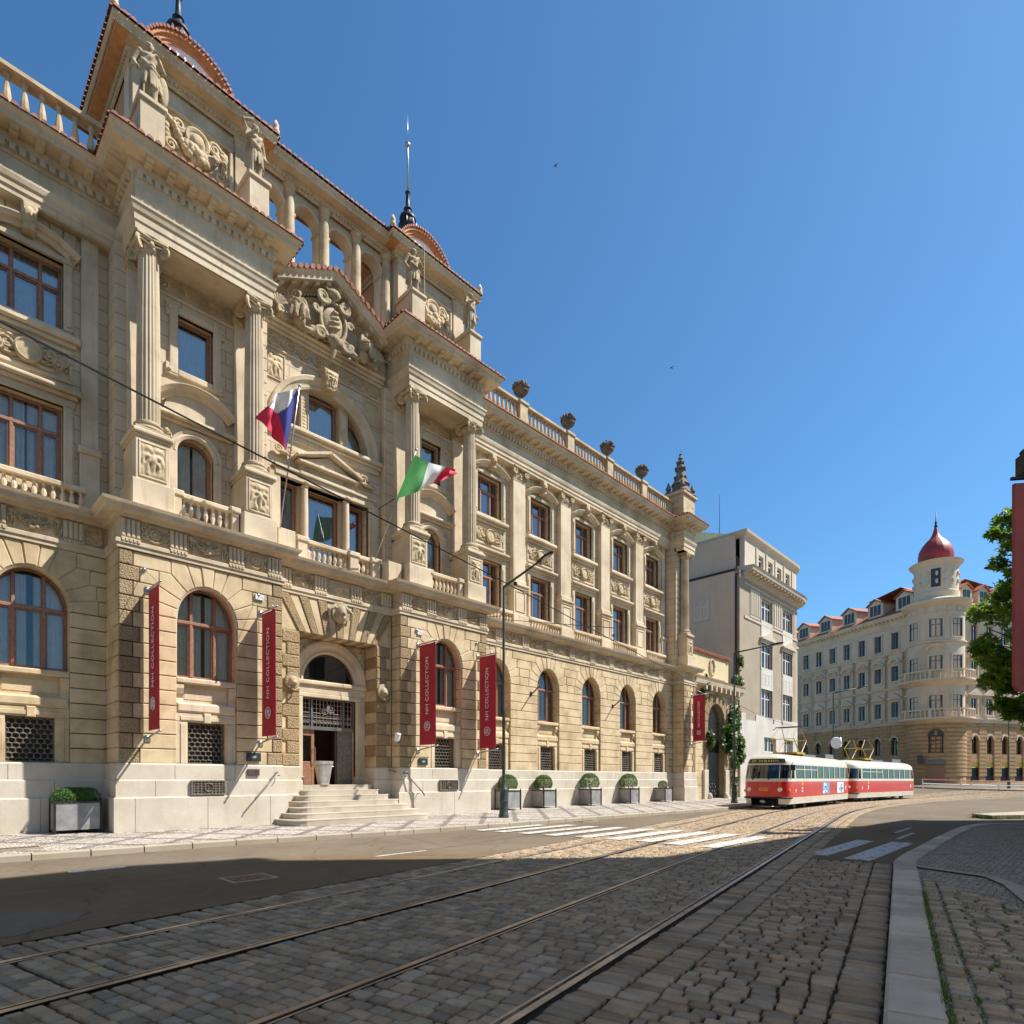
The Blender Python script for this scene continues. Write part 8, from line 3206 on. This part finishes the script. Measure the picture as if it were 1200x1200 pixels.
# little traffic island with grass
r = root('traffic_island', (34.6, -17.2, 0), 'low stone-edged traffic island with a fringe of grass at the right', 'traffic island')
b = MB()
il = [(32.4, -16.2), (36.5, -17.6), (37, -18.6), (34, -18.6), (31.4, -17.0)]
b.add([(x, y, .16) for (x, y) in il] + [(x, y, -.1) for (x, y) in il], [list(range(5))] + [[i, (i + 1) % 5, 5 + (i + 1) % 5, 5 + i] for i in range(5)])
b.build('slab', M['farkerb'], r)
g = MB()
rr = random.Random(9)
for _ in range(900):
    k = rr.randrange(5)
    a, b_ = Vector((*il[k], .0)), Vector((*il[(k + 1) % 5], .0))
    q = a.lerp(b_, rr.random()) + Vector((rr.gauss(0, .12), rr.gauss(0, .12), 0))
    g.t = (rr.random(),) * 3
    g.add([q + Vector((.03, 0, 0)), q - Vector((.03, 0, 0)), q + Vector((rr.gauss(0, .06), rr.gauss(0, .06), rr.uniform(.15, .3)))], [(0, 1, 2)])
g.build('grass_fringe', M['moss'], r)

# ------------------------------------------------------------------ tree and hanging red panel at the right edge
tb = xz(17.6, 19.0, .1)
TRE = root('maple_tree', tuple(tb), 'green maple tree reaching in at the right edge', 'tree')
mb = MB()
rr = random.Random(12)
mb.tube([tb, tb + Vector((.1, 0, 2.2)), tb + Vector((.0, .1, 4.5)), tb + Vector((.15, 0, 7.0)), tb + Vector((.1, .1, 9.4))], [.26, .21, .18, .12, .04], 10)
blobs = []
for k in range(34):
    z = 3.4 + 6.3 * (k + .5) / 34
    a = k * 2.4
    reach = 2.35 * math.sin(PI * min(1, (z - 2.0) / 8.6)) ** .6
    e = tb + Vector((math.cos(a) * reach, math.sin(a) * reach, z + .3))
    s0 = tb + Vector((.05, .05, z - 1.0))
    mb.tube([s0, s0.lerp(e, .5) + Vector((0, 0, .15)), e], [.06, .04, .012], 5)
    f = rr.uniform(.55, .95)
    blobs.append((s0.lerp(e, .88), (.75 * f, .75 * f, .5 * f), 1, 1.0))
    blobs.append((s0.lerp(e, .5), (.6, .6, .45), 1, .5))
lf = -Rw
for (x, y, q, dist) in ((1185, 610, .55, 19), (1168, 625, .3, 18.7), (1190, 640, .5, 19), (1185, 720, .6, 19), (1172, 700, .3, 18.8), (1160, 755, .5, 18.8), (1150, 762, .35, 18.6), (1180, 770, .7, 19), (1165, 790, .45, 18.7), (1190, 800, .6, 19), (1175, 825, .4, 18.9), (1192, 835, .4, 19), (1195, 590, .4, 19.2)):
    e = camp(x, y, dist)
    s0 = Vector((tb.x, tb.y, max(3, e.z - .6)))
    mb.tube([s0, s0.lerp(e, .55) + Vector((0, 0, .12)), e], [.05, .03, .01], 5)
    blobs.append((e, (q, q, q * .62), 1, q * q * 4.2))
mb.build('trunk', M['bark'], TRE, smooth=True)
mb = MB()
leaf_cloud(mb, blobs, 12500, .25, 4, quad=False)
mb.build('crown', M['maple'], TRE)

c = camp(1216, 690, 9.0)
bs = Vector((c.x, c.y, .11))
RP_ = root('hanging_panel', tuple(bs), 'dull red upright panel with a dark top bracket, cut off by the right edge', 'street banner')
dirn = Matrix.Rotation(R(-8), 3, 'Z') @ Rw
T = Matrix(((dirn.x, -dirn.y, 0, c.x), (dirn.y, dirn.x, 0, c.y), (0, 0, 1, 0), (0, 0, 0, 1)))
M['dullred'] = plain('dull_red_panel', (.27, .045, .035), .6, var=.2, vscale=1.2)
b = MB()
b.prism([(-.33, 3.05), (-.27, 2.96), (.5, 2.96), (.5, 6.08), (-.33, 6.08)], -.03, .03, .008, T)
b.build('panel', M['dullred'], RP_)
b = MB()
b.tube([T @ Vector((.16, .12, .1)), T @ Vector((.16, .12, 6.7))], .06, 8)
b.build('post', M['green'], RP_, smooth=True)
b = MB()
b.tube([T @ Vector((-.36, 0, 6.16)), T @ Vector((.5, 0, 6.16))], .03, 6)
b.box(-.24, .3, -.1, .1, 6.22, 6.5, T)
b.tube([T @ Vector((-.24, -.05, 6.5)), T @ Vector((-.1, -.02, 6.62)), T @ Vector((.1, .05, 6.6))], .045, 6)
b.build('bracket', M['darkiron'], RP_)

# ------------------------------------------------------------------ overhead wires, birds
W_ = root('overhead_wire', (5, -12.9, 5.3), 'long black tram wire sloping across the front of the hotel', 'wire')
b = MB()
b.tube([trk(s, 1.56, 5.32 - .1 * abs(math.sin(s * .11)) - (.38 if s > 30 else .38 * max(0, (s - 8) / 22))) for s in [-12 + 1.5 * i for i in range(58)]], .010, 5)
b.build('contact_wire', M['darkiron'], W_)
b = MB()
sp = trk(13.2, 1.56, 5.3)
for q, z in ((8.6, 5.3), (13.2, 5.25), (22, 5.2)):
    a = trk(q, 1.56, z - .02)
    b.box(a.x - .03, a.x + .03, a.y - .015, a.y + .015, a.z, a.z + .06)
b.build('clamps', M['darkiron'], W_)
r = root('span_wire', (16.34, -3.75, 7.6), 'thin span wire from the lamp post to the hotel front', 'wire')
b = MB()
b.tube([(16.34, -3.75, 7.9), (14.5, -2.6, 7.6), (12.9, -1.4, 8.2)], .012, 4)
b.tube([(16.34, -3.75, 7.75), trk(13.2, 1.56, 5.45)], .010, 4)
b.build('wire', M['darkiron'], r)
for (x, y, dd, lab) in ((787, 431, 60, 'small dark bird in the sky above the right wing'), (651, 194, 55, 'tiny bird high in the sky to the right of the flagstaff')):
    c = camp(x, y, dd)
    r = root('bird', tuple(c), lab, 'bird')
    b = MB()
    b.ell(c, (.13, .05, .05), 8, 6)
    b.ell(c + Vector((-.13, 0, .02)), (.045, .035, .035), 6, 5)
    b.add([c + Vector((.12, -.02, 0)), c + Vector((.12, .02, 0)), c + Vector((.22, .05, 0)), c + Vector((.22, -.05, 0))], [(0, 1, 2, 3)])
    for sg in (-1, 1):
        b.add([c + Vector((-.06, sg * .02, .02)), c + Vector((.05, sg * .02, .02)), c + Vector((.06, sg * .18, .09)), c + Vector((.1, sg * .3, .01)), c + Vector((.0, sg * .18, .1))], [(0, 1, 2, 3, 4)])
    b.build('body', M['darkiron'], r)

# ------------------------------------------------------------------ houses across the street (two throw the shade on the road, the cream one is added for bounce light)
M['oppwall'] = stone('opposite_plaster', (.42, .36, .28), (.5, .43, .34), (.27, .22, .16), grime=.4, gscale=.4, fine=5)


def opposite(u0, u1, y, h0, h1, label, depth=14, wall='oppwall'):
    r = root('town_house', ((u0 + u1) / 2, y - depth / 2, 0), label, 'house')
    n = max(2, int((u1 - u0) / 3))
    hs = []
    top = min(h0, h1) - 3.2
    fl = max(2, int((top - 1) / 4.0))
    for i in range(n):
        for j in range(fl):
            u = u0 + (u1 - u0) * (i + .5) / n
            hs.append((u - .65, u + .65, 1.2 + j * 4.0, 3.6 + j * 4.0))
    mb = MB()
    wallgrid(mb, u0, u1, 0, top, y - .4, y, hs)
    mb.box(u0, u0 + .4, y - depth, y - .4, 0, top)
    mb.box(u1 - .4, u1, y - depth, y - .4, 0, top)
    mb.box(u0, u1, y - depth, y - depth + .4, 0, top)
    mb.box(u0 - .1, u1 + .1, y - .4, y + .5, top, top + .5)
    mb.build('wall', M[wall], r)
    mb = MB()
    mb.add([(u0, y + .4, top + .5), (u1, y + .4, top + .5), (u1, y - .8, h1), (u0, y - .8, h0), (u1, y - depth, top + .5), (u0, y - depth, top + .5)], [(0, 1, 2, 3), (3, 2, 4, 5), (0, 3, 5), (1, 4, 2)])
    mb.build('roof', M['tile'], r)
    mb = MB()
    for h in hs:
        mb.add([(h[0], y - .25, h[2]), (h[1], y - .25, h[2]), (h[1], y - .25, h[3]), (h[0], y - .25, h[3])], [(0, 1, 2, 3)])
        mb.box(h[0], h[1], y - .22, y - .16, (h[2] + h[3]) / 2 + .4, (h[2] + h[3]) / 2 + .5)
        mb.box((h[0] + h[1]) / 2 - .04, (h[0] + h[1]) / 2 + .04, y - .22, y - .16, h[2], h[3])
    mb.build('window', M['slate'], r)


opposite(16.6, 20.9, -22.0, 30.2, 31.0, 'narrow tall plain house across the street, outside the view', 17)
M['bouncecream'] = stone('cream_bounce_plaster', (.66, .53, .36), (.72, .59, .42), (.5, .39, .25), grime=.3, gscale=.4, fine=5)
opposite(-22, -3.6, -21.6, 22.5, 22.5, 'added cream house behind the viewer, its sunlit side wall bouncing light onto the road', 22, 'bouncecream')  # unseen house, added so its sunlit gable warms the shaded foreground
opposite(21.0, 36.2, -22.0, 18.2, 16.3, 'lower plain house across the street, on the viewer\'s right')

# ------------------------------------------------------------------ camera, sky, sun
cam = bpy.data.cameras.new('camera')
cam.sensor_width = 36
cam.lens = 36 * FPX / 1200
cam.shift_y = (HY - 600) / 1200
cam.clip_start = .05
cam.clip_end = 3000
co = bpy.data.objects.new('camera', cam)
co.location = CAM
co.rotation_euler = (PI / 2, 0, math.atan2(SA, CA) - PI / 2)
COL.objects.link(co)
scene.camera = co

w = bpy.data.worlds.new('World')
scene.world = w
w.use_nodes = True
nt = w.node_tree
nt.nodes.clear()
wo = nt.nodes.new('ShaderNodeOutputWorld')
bg = nt.nodes.new('ShaderNodeBackground')
sk = nt.nodes.new('ShaderNodeTexSky')
sk.sky_type = 'NISHITA'
sk.sun_disc = False
sk.sun_elevation = math.asin(SUN.z)
sk.sun_rotation = math.atan2(SUN.x, SUN.y)
sk.air_density = 1.1
sk.dust_density = .8
sk.ozone_density = 8
sk.altitude = 200
bg.inputs[1].default_value = .096
tint = mix(nt, 1.0, sk.outputs[0], (.64, .93, .98), 'MULTIPLY')      # clear, deep blue summer air
nt.links.new(tint, bg.inputs[0])
nt.links.new(bg.outputs[0], wo.inputs[0])
sl = bpy.data.lights.new('sun', 'SUN')
sl.energy = 5.0
sl.angle = R(.53)
sl.color = (1.0, .965, .91)
so = bpy.data.objects.new('sun', sl)
so.rotation_euler = SUN.to_track_quat('Z', 'Y').to_euler()
so.location = (20, -30, 40)
COL.objects.link(so)
scene.view_settings.view_transform = 'Standard'
scene.view_settings.look = 'None'
scene.view_settings.exposure = .8
scene.view_settings.gamma = 1
scene.render.film_transparent = False
scene.cycles.max_bounces = 8
scene.cycles.transparent_max_bounces = 16
